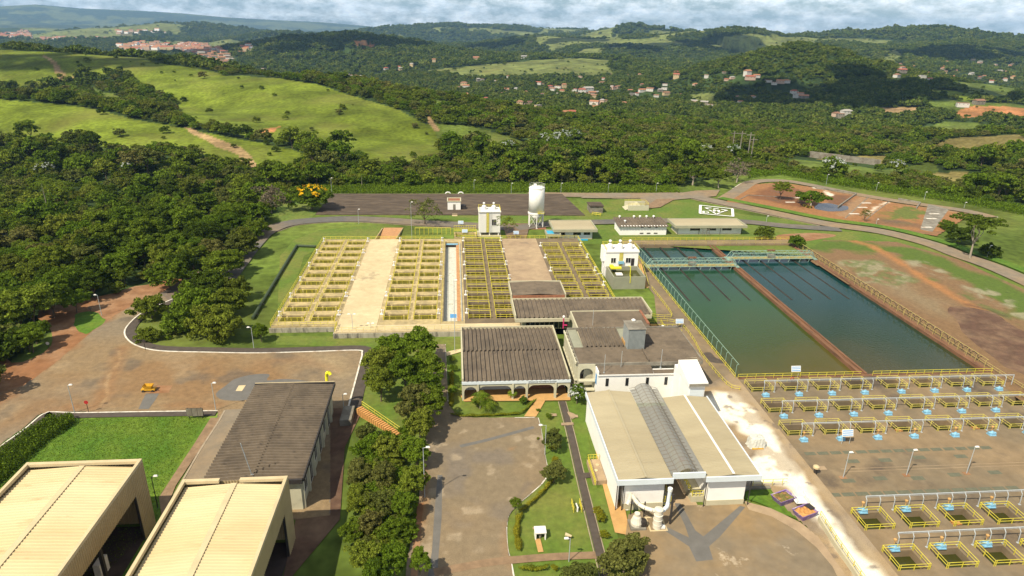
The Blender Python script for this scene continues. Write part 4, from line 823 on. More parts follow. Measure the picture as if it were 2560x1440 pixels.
b = MB(); b.box(DX0, BY0, -3, DX0+.5, BY1, .28); b.build('beam', 'brown_beam', dv); b = MB(); b.box(DX1-.5, BY0, -3, DX1, BY1, .28); b.build('beam', 'brown_beam', dv); MB().box(DX0+.5, BY0, -3, DX1-.5, BY1, .02).build('channel', 'brown_beam', dv)
bw = MB(); bw.box(55.5, BY1, -3, 114.6, 208.2, .55); tag(bw.build('basin_walkway', 'concrete_brown'), 'brown raised walkway across the far end of the basins', 'walkway')
guard('guardrail', [(59, 203.4), (83.3, 203.4)], .55, 'tan guardrail on the near edge of the far basin walkway, left half', 'rail_tan', w=.09, step=2.2)
guard('guardrail', [(87, 203.4), (112.8, 203.4)], .55, 'tan guardrail on the near edge of the far basin walkway, right half', 'rail_tan', w=.09, step=2.2)
guard('guardrail', [(56, 208.0), (114.5, 208.0)], .55, 'yellow guardrail on the far edge of the basin walkway', w=.09, step=2.2)
guard('guardrail', [(56.9, 115), (56.9, 202)], .12, 'long yellow guardrail down the left side of the left basin', w=.10, step=2.6)
guard('guardrail', [(57.5, 114.9), (84, 114.9)], .1, 'yellow guardrail at the near end of the left basin', w=.08, step=1.9)
guard('guardrail', [(86.6, 114.9), (113.4, 114.9)], .1, 'yellow guardrail at the near end of the right basin', w=.08, step=1.9)
guard('guardrail', [(114.2, 62), (114.2, 203)], .1, 'tan and orange guardrail outside the right side of the right basin', 'rail_tan', w=.09, step=2.0)
def festoon(label, x, y0, y1, m, h, step, arm, hose):
    r = thing('cable_support', (x, y0, 0), label, 'cable support'); b = MB(); y = y0; n = 0
    while y <= y1: b.bar((x, y, 0), (x, y, h), .10); b.bar((x, y, h), (x+arm, y+.3, h+.08), .09); y += step; n += 1
    b.build('posts', m, r); c = MB(); c.bar((x+arm, y0, h+.1), (x+arm, y, h+.1), .10); c.build('track', m, r)
    if hose:
        q = MB(); y = y0+2
        while y < y1*0+hose: q.path([(x+arm, y, h), (x+arm+.1, y+.9, h-.9), (x+arm+.1, y+1.2, h-.3), (x+arm, y+2.4, h)], .07, 5); y += 2.4
        q.build('cable', 'black_metal', r)
    return r
festoon('row of pale teal hooked posts carrying a cable track beside the left basin', 57.9, 117, 199, 'teal_metal', 2.1, 2.75, .45, 0)
festoon('row of grey posts with black looped cable beside the right basin', 113.2, 117, 203, 'rail_tan', 1.9, 2.75, .6, 202)
def bridge(label, x0, x1, y0, zb):
    r = thing('scraper_bridge', (x0, y0, zb), label, 'bridge', 'teal scraper bridges over the basins'); y1 = y0+2.3; h = 2.0; z0 = zb; z1 = zb+h; n = 14; dx_ = (x1-x0-2)/n
    for y in (y0, y1):
        b = MB(); b.bar((x0, y, z0), (x1, y, z0), .15); b.bar((x0+1.4, y, z1), (x1-1.2, y, z1), .13); b.bar((x0, y, z0), (x0+1.4, y, z1), .16); b.bar((x1, y, z0), (x1-1.2, y, z1), .16)
        b.bar((x0+1.4, y, z0+h*.5), (x1-1.2, y, z0+h*.5), .09)
        for i in range(n+1):
            x = x0+1.2+i*dx_*.99; b.bar((x, y, z0), (x, y, z1), .09)
            if i < n: b.bar((x, y, z0 if i % 2 else z1), (x+dx_, y, z1 if i % 2 else z0), .08)
        b.build('truss', 'teal_metal', r)
    b = MB()
    for i in range(n+1):
        x = x0+1.2+i*dx_*.99; b.bar((x, y0, z1), (x, y1, z1), .08)
        if i < n: b.bar((x, y0, z1), (x+dx_, y1, z1), .07)
    b.build('top_bracing', 'teal_metal', r); MB().box(x0+.4, y0+.2, z0-.02, x1-.4, y1-.2, z0+.06).build('deck', 'rail_tan', r)
    b = MB(); c = (x0+x1)/2
    for i in range(4): x = x0+3.5+i*(x1-x0-7)/3.2; b.bar((x, y0, z0), (x-.3, y0, WZ_+.05), .12); b.bar((x+3, y0, z0), (x+2.7, y0, WZ_+.05), .12)
    b.build('scraper_arm', 'teal_metal', r); MB().box(c-1, y0+.5, z0+.1, c+1.2, y1-.4, z0+1.0).build('drive_unit', 'concrete_grey', r)
    MB().box(c-.9, y1-.3, z1-.1, c+1.6, y1+.5, z1+.25).build('motor_cover', 'brown_beam', r)
    for x in (x0, x1): 
        w = MB(); w.box(x-.5, y0-.5, zb-.35, x+.5, y1+.5, zb-.05); w.build('end_carriage', 'teal_metal', r)
bridge('left teal lattice scraper bridge spanning the left basin', 57.3, 85.0, 181.6, .55); bridge('right teal lattice scraper bridge spanning the right basin', 84.9, 112.9, 188.0, .60)
# ---- filter deck with open pits
PX = [58.2, 65.0, 71.8, 78.6, 86.3, 93.3, 100.2, 107.1]; ROWS = [(109.7, 8, 'row nearest the basins'), (102.1, 8, 'second row from the basins'), (94.6, 8, 'third row from the basins'), (70.95, 6, 'near row beyond the green hatches'), (63.3, 5, 'nearest row at the lower right')]
holes = [(x, y, x+4.2, y+(3.2 if y > 90 else 3.4)) for (y, n, _) in ROWS for x in PX[:n]]+[(118, y, 122.2, y+3.2) for y in (102.1, 94.6)]
b = MB(); slab(b, 55.4, 30, 150, 114.65, holes, .055, -.3, -2.4); tag(b.build('filter_deck', 'concrete_brown'), kind='structure')
def pit(x, y, d, label, raised):
    g = thing('filter_pit', (x, y, .05), label, 'open pit', 'open filter pits with yellow rails on the brown deck'); m = 'yellow_pale' if raised else 'yellow_paint'
    w = MB(); w.add([(x-.01, y-.01, -1.05), (x+4.21, y-.01, -1.05), (x+4.21, y+d+.01, -1.05), (x-.01, y+d+.01, -1.05)], [(0, 1, 2, 3)]); w.build('water', 'water_pit', g)
    X0, X1, Y0, Y1 = x-.12, x+4.32, y-.12, y+d+.12
    for k, zz in enumerate((1.0, .55)):
        b = MB()
        for p, q in (((X0, Y0), (X1, Y0)), ((X1, Y0), (X1, Y1)), ((X1, Y1), (X0, Y1)), ((X0, Y1), (X0, Y0))): b.bar((*p, .05+zz), (*q, .05+zz), .075)
        b.build('rail', m, g)
    b = MB()
    for px_, py_2 in ((X0, Y0), (X1, Y0), (X1, Y1), (X0, Y1), (X0+.25, Y0), (X1-.25, Y0), ((X0+X1)/2, Y0), ((X0+X1)/2, Y1), (X0, (Y0+Y1)/2), (X1, (Y0+Y1)/2), (X0, Y1-.25), (X1, Y1-.25)): b.box(px_-.04, py_2-.04, .05, px_+.04, py_2+.04, 1.06)
    b.build('posts', m, g)
    return g
def pit_valve(x, y, label, near, grp='blue pit valves on the brown deck'):
    v = thing('pit_valve', (x, y, .05), label, 'valve', grp)
    MB().box(x-.62, y-.5, .05, x+.62, y+.5, .17).build('base', 'blue_paint', v)
    b = MB(); b.tube((x-.6, y+.15, .42), (x+.65, y-.1, .42), .24, 10); b.lathe([(.30, .17), (.34, .5), (.2, .75), (.12, .9)], x, y, 12); b.build('body', 'blue_paint', v)
    b = MB(); b.tube((x+.35, y-.35, .35), (x+.35, y+.35, .35), .30, 10); b.build('flange', 'blue_paint', v)
    if near:
        b = MB(); b.lathe([(.07, .9), (.07, 1.5), (.2, 1.52), (.24, 1.75), (.1, 1.85)], x-.1, y+.1, 10); b.build('actuator', 'walk_ochre', v)
    return v
DIRTY = {(3, 2), (2, 3), (4, 9), (2, 5)}
for ri, (y, n, wd) in enumerate(ROWS):
    for i in range(n):
        x = PX[i]; d = 3.2 if y > 90 else 3.4
        pit(x, y, d, '%s open pit in the %s' % (ORD[i], wd), ri < 3)
        if ri < 3: pit_valve(x+2.05, y-1.75, 'blue valve before the %s pit of the %s' % (ORD[i], wd), ri == 2)
        else: pit_valve(x+1.8, y+4.6-.9, 'blue valve behind the %s pit of the %s' % (ORD[i], wd), True)
        if (ri, i) in DIRTY or (ri == 2 and i in (3,)):
            b = MB(); rg = random.Random(ri*9+i)
            for k in range(26): a = rg.uniform(0, 1.3); c = rg.uniform(0, .9); s = rg.uniform(.08, .22); b.box(x+.1+a, y+.05+c, -.25, x+.1+a+s*1.4, y+.05+c+s, -.1+rg.random()*.15)
            b.box(x, y, -.32, x+1.6, y+1.1, -.25); tag(b.build('debris', 'rubbish_orange'), 'orange debris in the %s pit of the %s' % (ORD[i], wd), 'debris')
    # pipe gantry of the row
    yb = (y-.35) if ri < 3 else (y+3.8); zt = 2.35; x0 = PX[0]+2.3
    g = thing('pipe_gantry', (x0, yb, .05), 'long grey overhead pipe on bent posts along the %s of filter pits' % wd.replace('row ', 'row of pits ', 1).replace(' of filter pits', ''), 'pipe gantry', 'grey pipe gantries over the filter pits')
    g['label'] = 'grey overhead pipe on bent posts along the %s' % wd
    xe = 113.5 if ri < 3 else 112; b = MB(); b.tube((x0, yb+.55, zt), (xe, yb+.55, zt), .075, 8); b.tube((x0, yb+.62, zt-.28), (xe, yb+.62, zt-.28), .035, 6); b.build('pipe', 'pipe_grey', g)
    for i in range(n):
        for dx_ in (2.3, 4.45)+(() if ri < 3 else (6.7,)):
            x = PX[i]+dx_; c = MB(); c.path([(x, yb, .05), (x, yb+.12, 1.9), (x, yb+.55, zt-.02)], .065, 6); c.box(x-.16, yb-.16, .05, x+.16, yb+.16, .12); c.build('post', 'pipe_grey', g)
    for xq in (xe,):
        c = MB(); c.path([(xq, yb+.55, zt), (xq, yb+.5, .05)], .09, 6); c.build('post', 'pipe_grey', g)
# hatches: green-grey covers set in the deck
def hatches(y, x0, n, w, d, gap, m, label):
    for i in range(n):
        x = x0+i*(w+gap)
        if m == 'mix' and i % 3 == 1: continue
        b = MB(); b.box(x, y, .056, x+w, y+d, .075); tag(b.build('hatch_cover', 'hatch_green'), '%s hatch of the %s' % ((ORD+['fifteenth', 'sixteenth', 'seventeenth'])[i], label), 'hatch', 'green hatch covers in the brown deck')
hatches(78.15, 56.9, 14, 1.95, .85, .32, 'hatch_green', 'straight hatch row nearest the lower pits')
hatches(88.7, 58.6, 15, 1.85, .85, .42, 'hatch_green', 'faded hatch row below the third pit row')
for i, (x, y) in enumerate(((64.6, 86.2), (70.3, 86.2), (76.6, 86.6), (84.0, 86.5), (61.0, 81.3), (66.5, 81.6), (79.4, 81.8), (86.5, 82.0), (72.7, 81.3))):
    b = MB(); b.box(x, y, .056, x+2.1, y+.95, .072); tag(b.build('hatch_cover', 'hatch_green'), 'green hatch %s' % ['left of the middle lamps in the far scatter', 'second in the far scatter', 'third in the far scatter', 'rightmost in the far scatter', 'leftmost in the near scatter', 'second in the near scatter', 'between the second and third deck lamps', 'right of the third deck lamp', 'dark one by the second deck lamp'][i], 'hatch', 'green hatch covers in the brown deck')
for dy_ in (0, .75): b = MB(); b.box(62.5, 84.0+dy_, .056, 120, 84.07+dy_, .066); tag(b.build('deck_joint', 'concrete_tan'), kind='structure')
sign(*at(1986, 944)[:2], .05, 'blue and white notice board on the basin end rail above the first pits', 2.0, 1.2, 2.0)
sign(*at(2113, 1110)[:2], .05, 'blue and white notice board standing in the third pit row', 2.0, 1.2, 2.2)
q = at(1978, 958); b = MB(); b.lathe([(.32, 0), (.42, .06), (.32, .12)], 0, 0, 14, False); b.v = [(q.x+x, q.y-.1+z, 1.0+y) for x, y, z in b.v]; tag(b.build('lifebuoy', 'red_paint'), 'red ring lifebuoy hung under the notice board at the basin end', 'lifebuoy')
# ------------------------------------------------------------------ buildings
mat('roof_fibre', (.150, .118, .085), .95, .16, .9, col2=(.108, .086, .064), s2=.25, detail=9, dark=((.06, .05, .042), .5, .58, .74))
mat('roof_beige', (.56, .455, .265), .6, .07, .4, col2=(.51, .40, .215), s2=.12, stretch=(.3, 1.4, 1), dark=((.36, .24, .11), .5, .60, .78))
mat('cladding_beige', (.42, .32, .17), .65, .08, .5)
mat('parapet_beige', (.52, .42, .25), .7, .1, .6)
mat('roof_tan', (.375, .325, .215), .6, .07, .3, col2=(.335, .285, .185), s2=.1, stretch=(.3, 1.4, 1), dark=((.25, .20, .13), .5, .62, .8))
mat('wall_white', (.80, .78, .74), .75, .04, .5, dark=((.55, .50, .42), .6, .66, .82))
mat('wall_cream', (.50, .47, .34), .8, .08, .6, dark=((.30, .27, .19), .5, .6, .8))
mat('plinth_cream', (.46, .42, .29), .8, .1, .6)
mat('fascia_green', (.33, .32, .22), .8, .1, .5)
mat('fascia_blue', (.60, .65, .68), .6, .05, .5)
mat('wall_greygreen', (.26, .26, .19), .85, .1, .6)
mat('glass_dark', (.015, .018, .022), .15, .2, 1, spec=.6)
mat('frame_dark', (.035, .030, .028), .6, .2, 1)
mat('metal_teal_clad', (.25, .27, .265), .5, .12, 1)
mat('interior_dark', (.05, .035, .03), .9, .3, .6)
mat('pool_blue', (.04, .36, .58), .3, .05, 1)
mat('magenta', (.45, .03, .12), .5, .1, 1)
mat('lettering', (.06, .06, .06), .7, .05, 1)
mat('brick_red', (.26, .11, .06), .9, .3, 2)
def glazing():
    m = bpy.data.materials.new('polycarbonate'); m.use_nodes = True; nt = m.node_tree; b = nt.nodes['Principled BSDF']
    b.inputs['Base Color'].default_value = (.22, .215, .19, 1); b.inputs['Roughness'].default_value = .25; b.inputs['Alpha'].default_value = .8; M['polycarbonate'] = m
glazing()
def B(name, label, cat, x, y, z=0, group=None): return thing(name, (x, y, z), label, cat, group)
def window(root, x0, x1, z0, z1, y, mul=1, frame='white_metal', name='window', axis='x'):
    """window with a frame standing 3 cm proud of a wall facing -y (axis x) or facing +/-x (axis y)"""
    f = MB(); g = MB(); t = .08
    def bx(a, c, d, e, lo, hi, mb):
        if axis == 'x': mb.box(a, y-lo, c, d, y+hi, e)
        else: mb.box(y-lo, a, c, y+hi, d, e)
    for (a, c, d, e) in ((x0, z0, x1, z0+t), (x0, z1-t, x1, z1), (x0, z0+t, x0+t, z1-t), (x1-t, z0+t, x1, z1-t)): bx(a, c, d, e, .05, .02, f)
    for i in range(1, mul): xm = x0+(x1-x0)*i/mul; bx(xm-t/2, z0+t, xm+t/2, z1-t, .045, .02, f)
    w = f.build(name, frame, root); bx(x0+t*.6, z0+t*.6, x1-t*.6, z1-t*.6, .02, .015, g); g.build('pane', 'glass_dark', w); return w
def gable_roof(b, x0, x1, y0, y1, z, rise, n, amp=.06, along='x', prof='wave'):
    """two slopes; along='x': the ridge runs in y and the ribs run across in x"""
    if along == 'x':
        xm = (x0+x1)/2; b.corr((x0, y0, z), (x0, y1, z), (xm, y1, z+rise), (xm, y0, z+rise), n, amp, prof=prof); b.corr((x1, y1, z), (x1, y0, z), (xm, y0, z+rise), (xm, y1, z+rise), n, amp, prof=prof)
    else:
        ym = (y0+y1)/2; b.corr((x0, y0, z), (x1, y0, z), (x1, ym, z+rise), (x0, ym, z+rise), n, amp, prof=prof); b.corr((x1, y1, z), (x0, y1, z), (x0, ym, z+rise), (x1, ym, z+rise), n, amp, prof=prof)
def arch_wall(b, x0, x1, z0, z1, arches, y0, y1, zsp):
    """wall facing -y with arches open to the ground: arches = (xa, xb, top)"""
    pts = [(x0, z0)]
    for (xa, xb, zt) in arches:
        rc = min((xb-xa)/2-.02, 1.2); pts.append((xa, z0))
        for i in range(9): t = math.pi/2*i/8; pts.append((xa+rc*(1-math.cos(t)), zt-rc+rc*math.sin(t)))
        for i in range(9): t = math.pi/2*i/8; pts.append((xb-rc*(1-math.sin(t)), zt-rc+rc*math.cos(t)))
        pts.append((xb, z0))
    pts += [(x1, z0), (x1, z1), (x0, z1)]; n = len(pts)
    vs = [(p[0], y0, p[1]) for p in pts]+[(p[0], y1, p[1]) for p in pts]
    bm = bmesh.new(); bv = [bm.verts.new(v) for v in vs]; f = bm.faces.new(bv[:n]); bm.faces.new(bv[n:][::-1])
    for i in range(n): bm.faces.new((bv[(i+1) % n], bv[i], bv[n+i], bv[n+(i+1) % n]))
    bm.normal_update(); bmesh.ops.triangulate(bm, faces=[q for q in bm.faces if len(q.verts) > 4]); bm.verts.index_update()
    b.add([tuple(v.co) for v in bm.verts], [tuple(v.index for v in q.verts) for q in bm.faces]); bm.free()
def text_mesh(s, x, y, z, h, width, m, parent):
    c = bpy.data.curves.new('t', 'FONT'); c.body = s; c.size = h*1.35; c.extrude = .01; o = bpy.data.objects.new('t', c); COL.objects.link(o)
    bpy.context.view_layer.update(); dg = bpy.context.evaluated_depsgraph_get(); me = bpy.data.meshes.new_from_object(o.evaluated_get(dg)); bpy.data.objects.remove(o)
    xs = [v.co.x for v in me.vertices]; w = max(xs)-min(xs); b = MB(); b.add([(x+(v.co.x-min(xs))*width/w, y-v.co.z, z+v.co.y) for v in me.vertices], [tuple(p.vertices) for p in me.polygons])
    return b.build('lettering', m, parent)
# --- beige sheds
def shed(label, x0, x1, y1, h, inside):
    y0 = 24; r = B('beige_shed', label, 'shed', x0, y0, 0, 'beige metal sheds at the lower left')
    b = MB(); gable_roof(b, x0+.45, x1-.45, y0, y1-.75, h-.75, .42, 105, .04, 'x', 'trap'); b.build('roof', 'roof_beige', r)
    xm = (x0+x1)/2; b = MB(); b.box(xm-.35, y0, h-.30, xm+.35, y1-.8, h-.24); b.build('ridge_cap', 'parapet_beige', r)
    b = MB(); b.box(x0, y0, h-.45, x0+.4, y1, h); b.box(x1-.4, y0, h-.45, x1, y1, h); b.box(x0+.4, y1-.55, h-.45, xm-2 if inside else x1-.4, y1, h-.02)
    if inside: b.box(xm+.6, y1-.55, h-.45, x1-.4, y1, h-.02)
    b.build('parapet', 'parapet_beige', r)
    # east face: deep clad band, corner pier, opening with posts
    def clad(mb, xa, ya, xb, yb, za, zb):
        L = math.hypot(xb-xa, yb-ya); mb.corr((xa, ya, za), (xb, yb, za), (xb, yb, zb), (xa, ya, zb), max(2, int(L/.38)), .035, .02, 'trap')
    b = MB(); clad(b, x1, y0, x1, y1-3.2, h-3.6, h-.45); clad(b, x1, y1-3.2, x1, y1, .05, h-.45); clad(b, x1, y1, x0, y1, .05, h-.45); clad(b, x0, y1, x0, y0, .05, h-.45); b.build('wall', 'cladding_beige', r)
    b = MB(); b.box(x1-.35, y1-3.35, 0, x1-.08, y1-3.2, h-3.6); b.box(x1-.35, y0, h-3.7, x1-.06, y1-3.2, h-3.55); b.build('door_frame', 'frame_dark', r)
    for k in range(5): y = y1-12.5-k*9; MB().box(x1-.7, y, 0, x1-.3, y+.4, h-3.6).build('column', 'frame_dark', r)
    MB().box(x0+.5, y0, .03, x1-.3, y1-.6, .07).build('floor', 'interior_dark', r)
    if not inside:
        MB().box(x1-3.2, y1-10.2, .07, x1-2.4, y1-8.2, 2.3).build('cabinet', 'white_metal', r)
    return r
shed('left beige ribbed metal shed with parapet and open east side', -57.2, -42.5, 78.4, 10.9, False)
shed('right beige ribbed metal shed with gap in its back parapet', -35.6, -22.3, 74.0, 10.6, True)
# --- long workshop
r = B('workshop', 'long low workshop with grey corrugated fibre cement roof behind the beige sheds', 'building', -35.6, 79.5)
b = MB(); gable_roof(b, -35.9, -22.0, 79.6, 106.6, 5.75, .35, 38, .2, 'x', 'trap'); b.build('roof', 'roof_fibre', r)
b = MB(); b.box(-35.4, 80, 0, -22.5, 106.2, 5.5); b.build('wall', 'wall_cream', r)
b = MB(); b.box(-35.9, 106.62, 5.3, -22.0, 106.85, 6.05); b.box(-36, 79.2, 5.2, -22, 79.55, 5.9); b.box(-22.02, 79.55, 5.35, -21.82, 106.85, 5.95); b.build('fascia', 'frame_dark', r)
MB().box(-35.9, 106.87, 5.65, -22.0, 107.0, 6.12).build('gutter', 'parapet_beige', r)
for i in range(7):
    y = 80.6+i*3.75; MB().box(-22.5, y-.35, 0, -22.15, y+.1, 5.3).build('column', 'wall_cream', r)
    if i < 6: window(r, y+.4, y+3.0, .3 if i % 2 else 1.6, 4.6, -22.46, 3, 'white_metal', 'door' if i % 2 else 'window', 'y')
q = at(805, 962); yp = thing('ventilation_pipe', (-23.6, 107.2, 0), 'bright yellow goose-neck pipe rising behind the workshop roof', 'pipe'); b = MB(); b.path([(-23.4, 107.4, 0), (-23.4, 107.4, 7.0), (-23.25, 107.2, 7.7), (-22.8, 107, 7.9), (-22.5, 106.8, 7.5)], .28, 10); b.build('tube', 'bright_yellow', yp) if 'bright_yellow' in M else (mat('bright_yellow', (.75, .68, .03), .5, .05, 1), b.build('tube', 'bright_yellow', yp))
mast = thing('antenna_mast', (-29.2, 80.5, 6), 'thin grey mast standing on the near end of the workshop roof', 'mast'); b = MB(); b.tube((-29.2, 80.5, 5.9), (-30.0, 80.2, 11.6), .06, 6); b.build('pole', 'pipe_grey', mast); MB().box(-29.4, 80.3, 5.8, -29.0, 80.7, 6.1).build('foot', 'pipe_grey', mast)
# --- arcade office
r = B('arcade_building', 'office building with five white arches and a brown ribbed roof', 'building', 1, 109)
b = MB(); gable_roof(b, 1.35, 21.3, 109.0, 132.6, 4.15, .5, 23, .17, 'y', 'trap'); b.build('roof', 'roof_fibre', r)
b = MB(); arch_wall(b, 1.0, 21.6, 0, 3.55, [(1.4, 3.8, 2.95), (4.15, 10.4, 3.05), (10.8, 13.1, 2.95), (13.55, 18.55, 3.05), (19.0, 21.25, 2.95)], 109.15, 109.5, 2.0); b.build('arcade', 'wall_cream', r)
f = MB(); f.box(.95, 108.98, 3.55, 21.65, 109.12, 4.12); f.build('fascia', 'fascia_blue', r); text_mesh('ESTAÇÃO DE TRATAMENTO DE ÁGUA', 13.6, 108.96, 3.68, .33, 5.3, 'lettering', r)
b = MB(); b.box(1.0, 109.5, 3.55, 1.3, 132.8, 4.6); b.box(21.32, 109.5, 3.55, 21.62, 132.8, 4.6); b.box(1.3, 132.62, 3.55, 21.3, 132.85, 4.55); b.build('parapet', 'plinth_cream', r)
b = MB(); b.box(1.35, 113.0, .1, 21.3, 132.5, 3.95); b.build('wall', 'wall_white', r); MB().box(1.2, 109.2, .0, 21.4, 113.0, .1).build('gallery_floor', 'walk_ochre', r)
MB().box(13.2, 112.9, .1, 21.2, 112.98, 3.3).build('door', 'brick_red', r); MB().box(1.0, 109.5, 0, 1.2, 132.6, 3.55).build('side_wall', 'wall_cream', r)
for x in (6.2, 7.2, 10.2, 11.4): window(r, x, x+.7, 1.9, 2.7, 112.98)
for x in (4.0, 10.6, 13.3, 18.8): MB().box(x-.16, 108.9, 0, x+.16, 109.12, 3.5).build('pilaster', 'wall_cream', r)
# --- main process building: several roofs
r = B('process_building', 'main building with brown corrugated roofs, white front block and teal tank house', 'building', 23.3, 107)
b = MB(); b.box(24.2, 109.9, 0, 46.6, 123.6, 7.3); b.box(26.4, 124, 0, 41.2, 135, 5.9); b.build('wall', 'wall_cream', r)
b = MB(); b.corr((23.1, 109.3, 7.35), (23.1, 115.3, 7.75), (36.4, 115.3, 7.75), (36.4, 109.3, 7.35), 11, .16); b.build('roof', 'roof_fibre', r)
b = MB(); b.corr((36.55, 109.4, 7.45), (36.55, 123.6, 7.95), (46.9, 123.6, 7.75), (47.0, 109.4, 7.30), 20, .16); b.build('roof', 'roof_fibre', r)
b = MB(); b.corr((25.1, 115.5, 7.75), (33.3, 115.5, 7.75), (33.3, 123.4, 8.25), (25.1, 123.4, 8.25), 9, .2, prof='trap'); b.build('roof', 'roof_fibre', r)
b = MB(); b.box(23.2, 115.4, 7.3, 25.0, 123.8, 7.6); b.box(33.4, 118.3, 7.3, 36.5, 123.8, 7.7); b.build('roof_slab', 'wall_greygreen', r)
b = MB(); b.box(23.0, 109.1, 6.7, 47.1, 109.3, 7.4); b.box(22.9, 109.3, 6.7, 23.1, 124, 7.5); b.box(47.0, 109.3, 6.7, 47.2, 124, 7.6); b.box(23.1, 123.8, 6.7, 47, 124.0, 8.0); b.build('fascia', 'concrete_grey', r)
MB().box(33.35, 115.6, 7.8, 33.55, 118.2, 8.5).build('flashing', 'walk_ochre', r)
MB().box(36.42, 109.3, 7.45, 36.56, 115.4, 7.95).build('roof_step', 'roof_fibre', r)
b = MB(); b.corr((26.1, 127.0, 6.45), (26.1, 134.9, 6.8), (41.5, 134.9, 6.8), (42.0, 127.0, 6.45), 12, .15); b.build('roof', 'roof_fibre', r); b = MB(); b.box(25.7, 124.2, 5.8, 26.0, 135.2, 6.9); b.box(26, 135.0, 5.8, 41.6, 135.2, 6.95); b.box(36.5, 124.1, 5.9, 44.2, 127, 6.35); b.build('parapet', 'plinth_cream', r)
MB().box(41.6, 128, 6.2, 42.1, 135.3, 6.9).build('red_flashing', 'brick_red', r)
# white front block and its lean-to roof
b = MB(); b.box(26.2, 106.7, 0, 41.4, 109.0, 6.1); b.box(26.2, 106.7, 6.1, 26.45, 109.0, 6.9); b.build('front_wall', 'wall_white', r)
b = MB(); b.corr((26.5, 106.9, 6.25), (26.5, 109.25, 6.95), (36.9, 109.25, 6.95), (36.9, 106.9, 6.25), 5, .06); b.corr((37.0, 106.9, 6.25), (37.0, 108.0, 6.5), (42.0, 108.0, 6.5), (42.0, 106.9, 6.25), 3, .06); b.build('lean_to_roof', 'roof_fibre', r)
MB().box(26.6, 109.3, 7.0, 36.8, 109.45, 7.34).build('white_flashing', 'plinth_cream', r); MB().box(26.2, 106.5, 6.1, 41.4, 106.66, 6.32).build('gutter', 'white_metal', r)
for x in (27.8, 31.6, 35.5, 39.1): window(r, x, x+.55, 3.9, 5.5, 106.68, 1, 'frame_dark')
MB().add([(26.17, 107.1, 3.9), (26.17, 108.3, 3.9), (26.17, 108.3, 6.0), (26.17, 107.1, 6.0)], [(0, 3, 2, 1)]).build('blue_logo_panel', 'blue_sign', r)
tw = MB(); tw.box(40.8, 98.8, 0, 43.7, 103.4, 8.2); tw.add([(40.5, 98.3, 8.2), (44.0, 98.3, 8.2), (44.0, 104.6, 8.2), (40.5, 104.6, 8.2), (40.5, 98.3, 8.9), (44.0, 98.3, 8.9), (44.0, 104.6, 10.2), (40.5, 104.6, 10.2)], [(0,3,2,1),(4,5,6,7),(0,1,5,4),(1,2,6,5),(2,3,7,6),(3,0,4,7)])
tw.box(40.7, 103.4, 0, 43.9, 106.7, 8.2); tb = tw.build('tower', 'wall_white', r); MB().box(41.0, 98.72, 4.9, 43.5, 98.79, 7.3).build('recess', 'fascia_blue', tb); MB().box(40.6, 98.22, 8.25, 44.1, 98.29, 8.75).build('gutter', 'concrete_grey', tb)
# teal tank house on the roof
th = MB(); z0, z1 = 7.7, 12.0
for (xa, ya, xb, yb) in ((33.5, 114.1, 36.9, 114.1), (36.9, 114.1, 36.9, 118.1), (36.9, 118.1, 33.5, 118.1), (33.5, 118.1, 33.5, 114.1)): th.corr((xa, ya, z0), (xb, yb, z0), (xb, yb, z1), (xa, ya, z1), 14, .045, .02, 'trap')
th_ = th.build('tank_house', 'metal_teal_clad', r); MB().box(33.35, 113.95, 12.0, 37.05, 118.25, 12.1).build('lid', 'concrete_grey', th_); b = MB(); b.lathe([(.35, 12.1), (.45, 12.3), (.2, 12.5)], 35.4, 118.0, 10); b.build('vent', 'white_metal', th_)
# cream fins and arched portal on the left side of the process building
for i in range(9): MB().box(22.55, 110.2+i*1.62, 0, 23.35, 110.45+i*1.62, 7.3).build('fin', 'wall_cream', r)
b = MB(); b.box(22.45, 109.9, 6.9, 22.7, 124.2, 7.35); b.box(22.5, 109.9, 3.3, 23.4, 124.2, 3.55); b.build('fin_beam', 'wall_cream', r)
b = MB(); arch_wall(b, 22.9, 26.15, 0, 7.3, [(23.3, 25.8, 6.5)], 108.9, 109.08, 5.4); b.build('portal', 'wall_cream', r)
for z in (2.2, 4.1): MB().box(23.0, 107.9, z, 26.1, 108.85, z+.25).build('landing', 'wall_cream', r)
MB().box(23.4, 109.8, 0, 24.15, 123.8, 6.6).build('glazed_wall', 'glass_dark', r)
for x, y in ((27.5, 107.3), (31.0, 108.6), (38.8, 108.9), (29.5, 128.2)):
    lr = thing('lightning_rod', (x, y, 6.3), 'thin lightning rod on the %s' % {27.5: 'left end of the white front roof', 31.0: 'middle of the white front roof', 38.8: 'right part of the big brown roof', 29.5: 'roof behind the teal tank house'}[x], 'lightning rod'); b = MB(); b.tube((x, y, 6.3), (x, y, 10.2), .045, 5); b.build('rod', 'pipe_grey', lr); MB().box(x-.12, y-.12, 6.2, x+.12, y+.12, 6.5).build('foot', 'pipe_grey', lr)
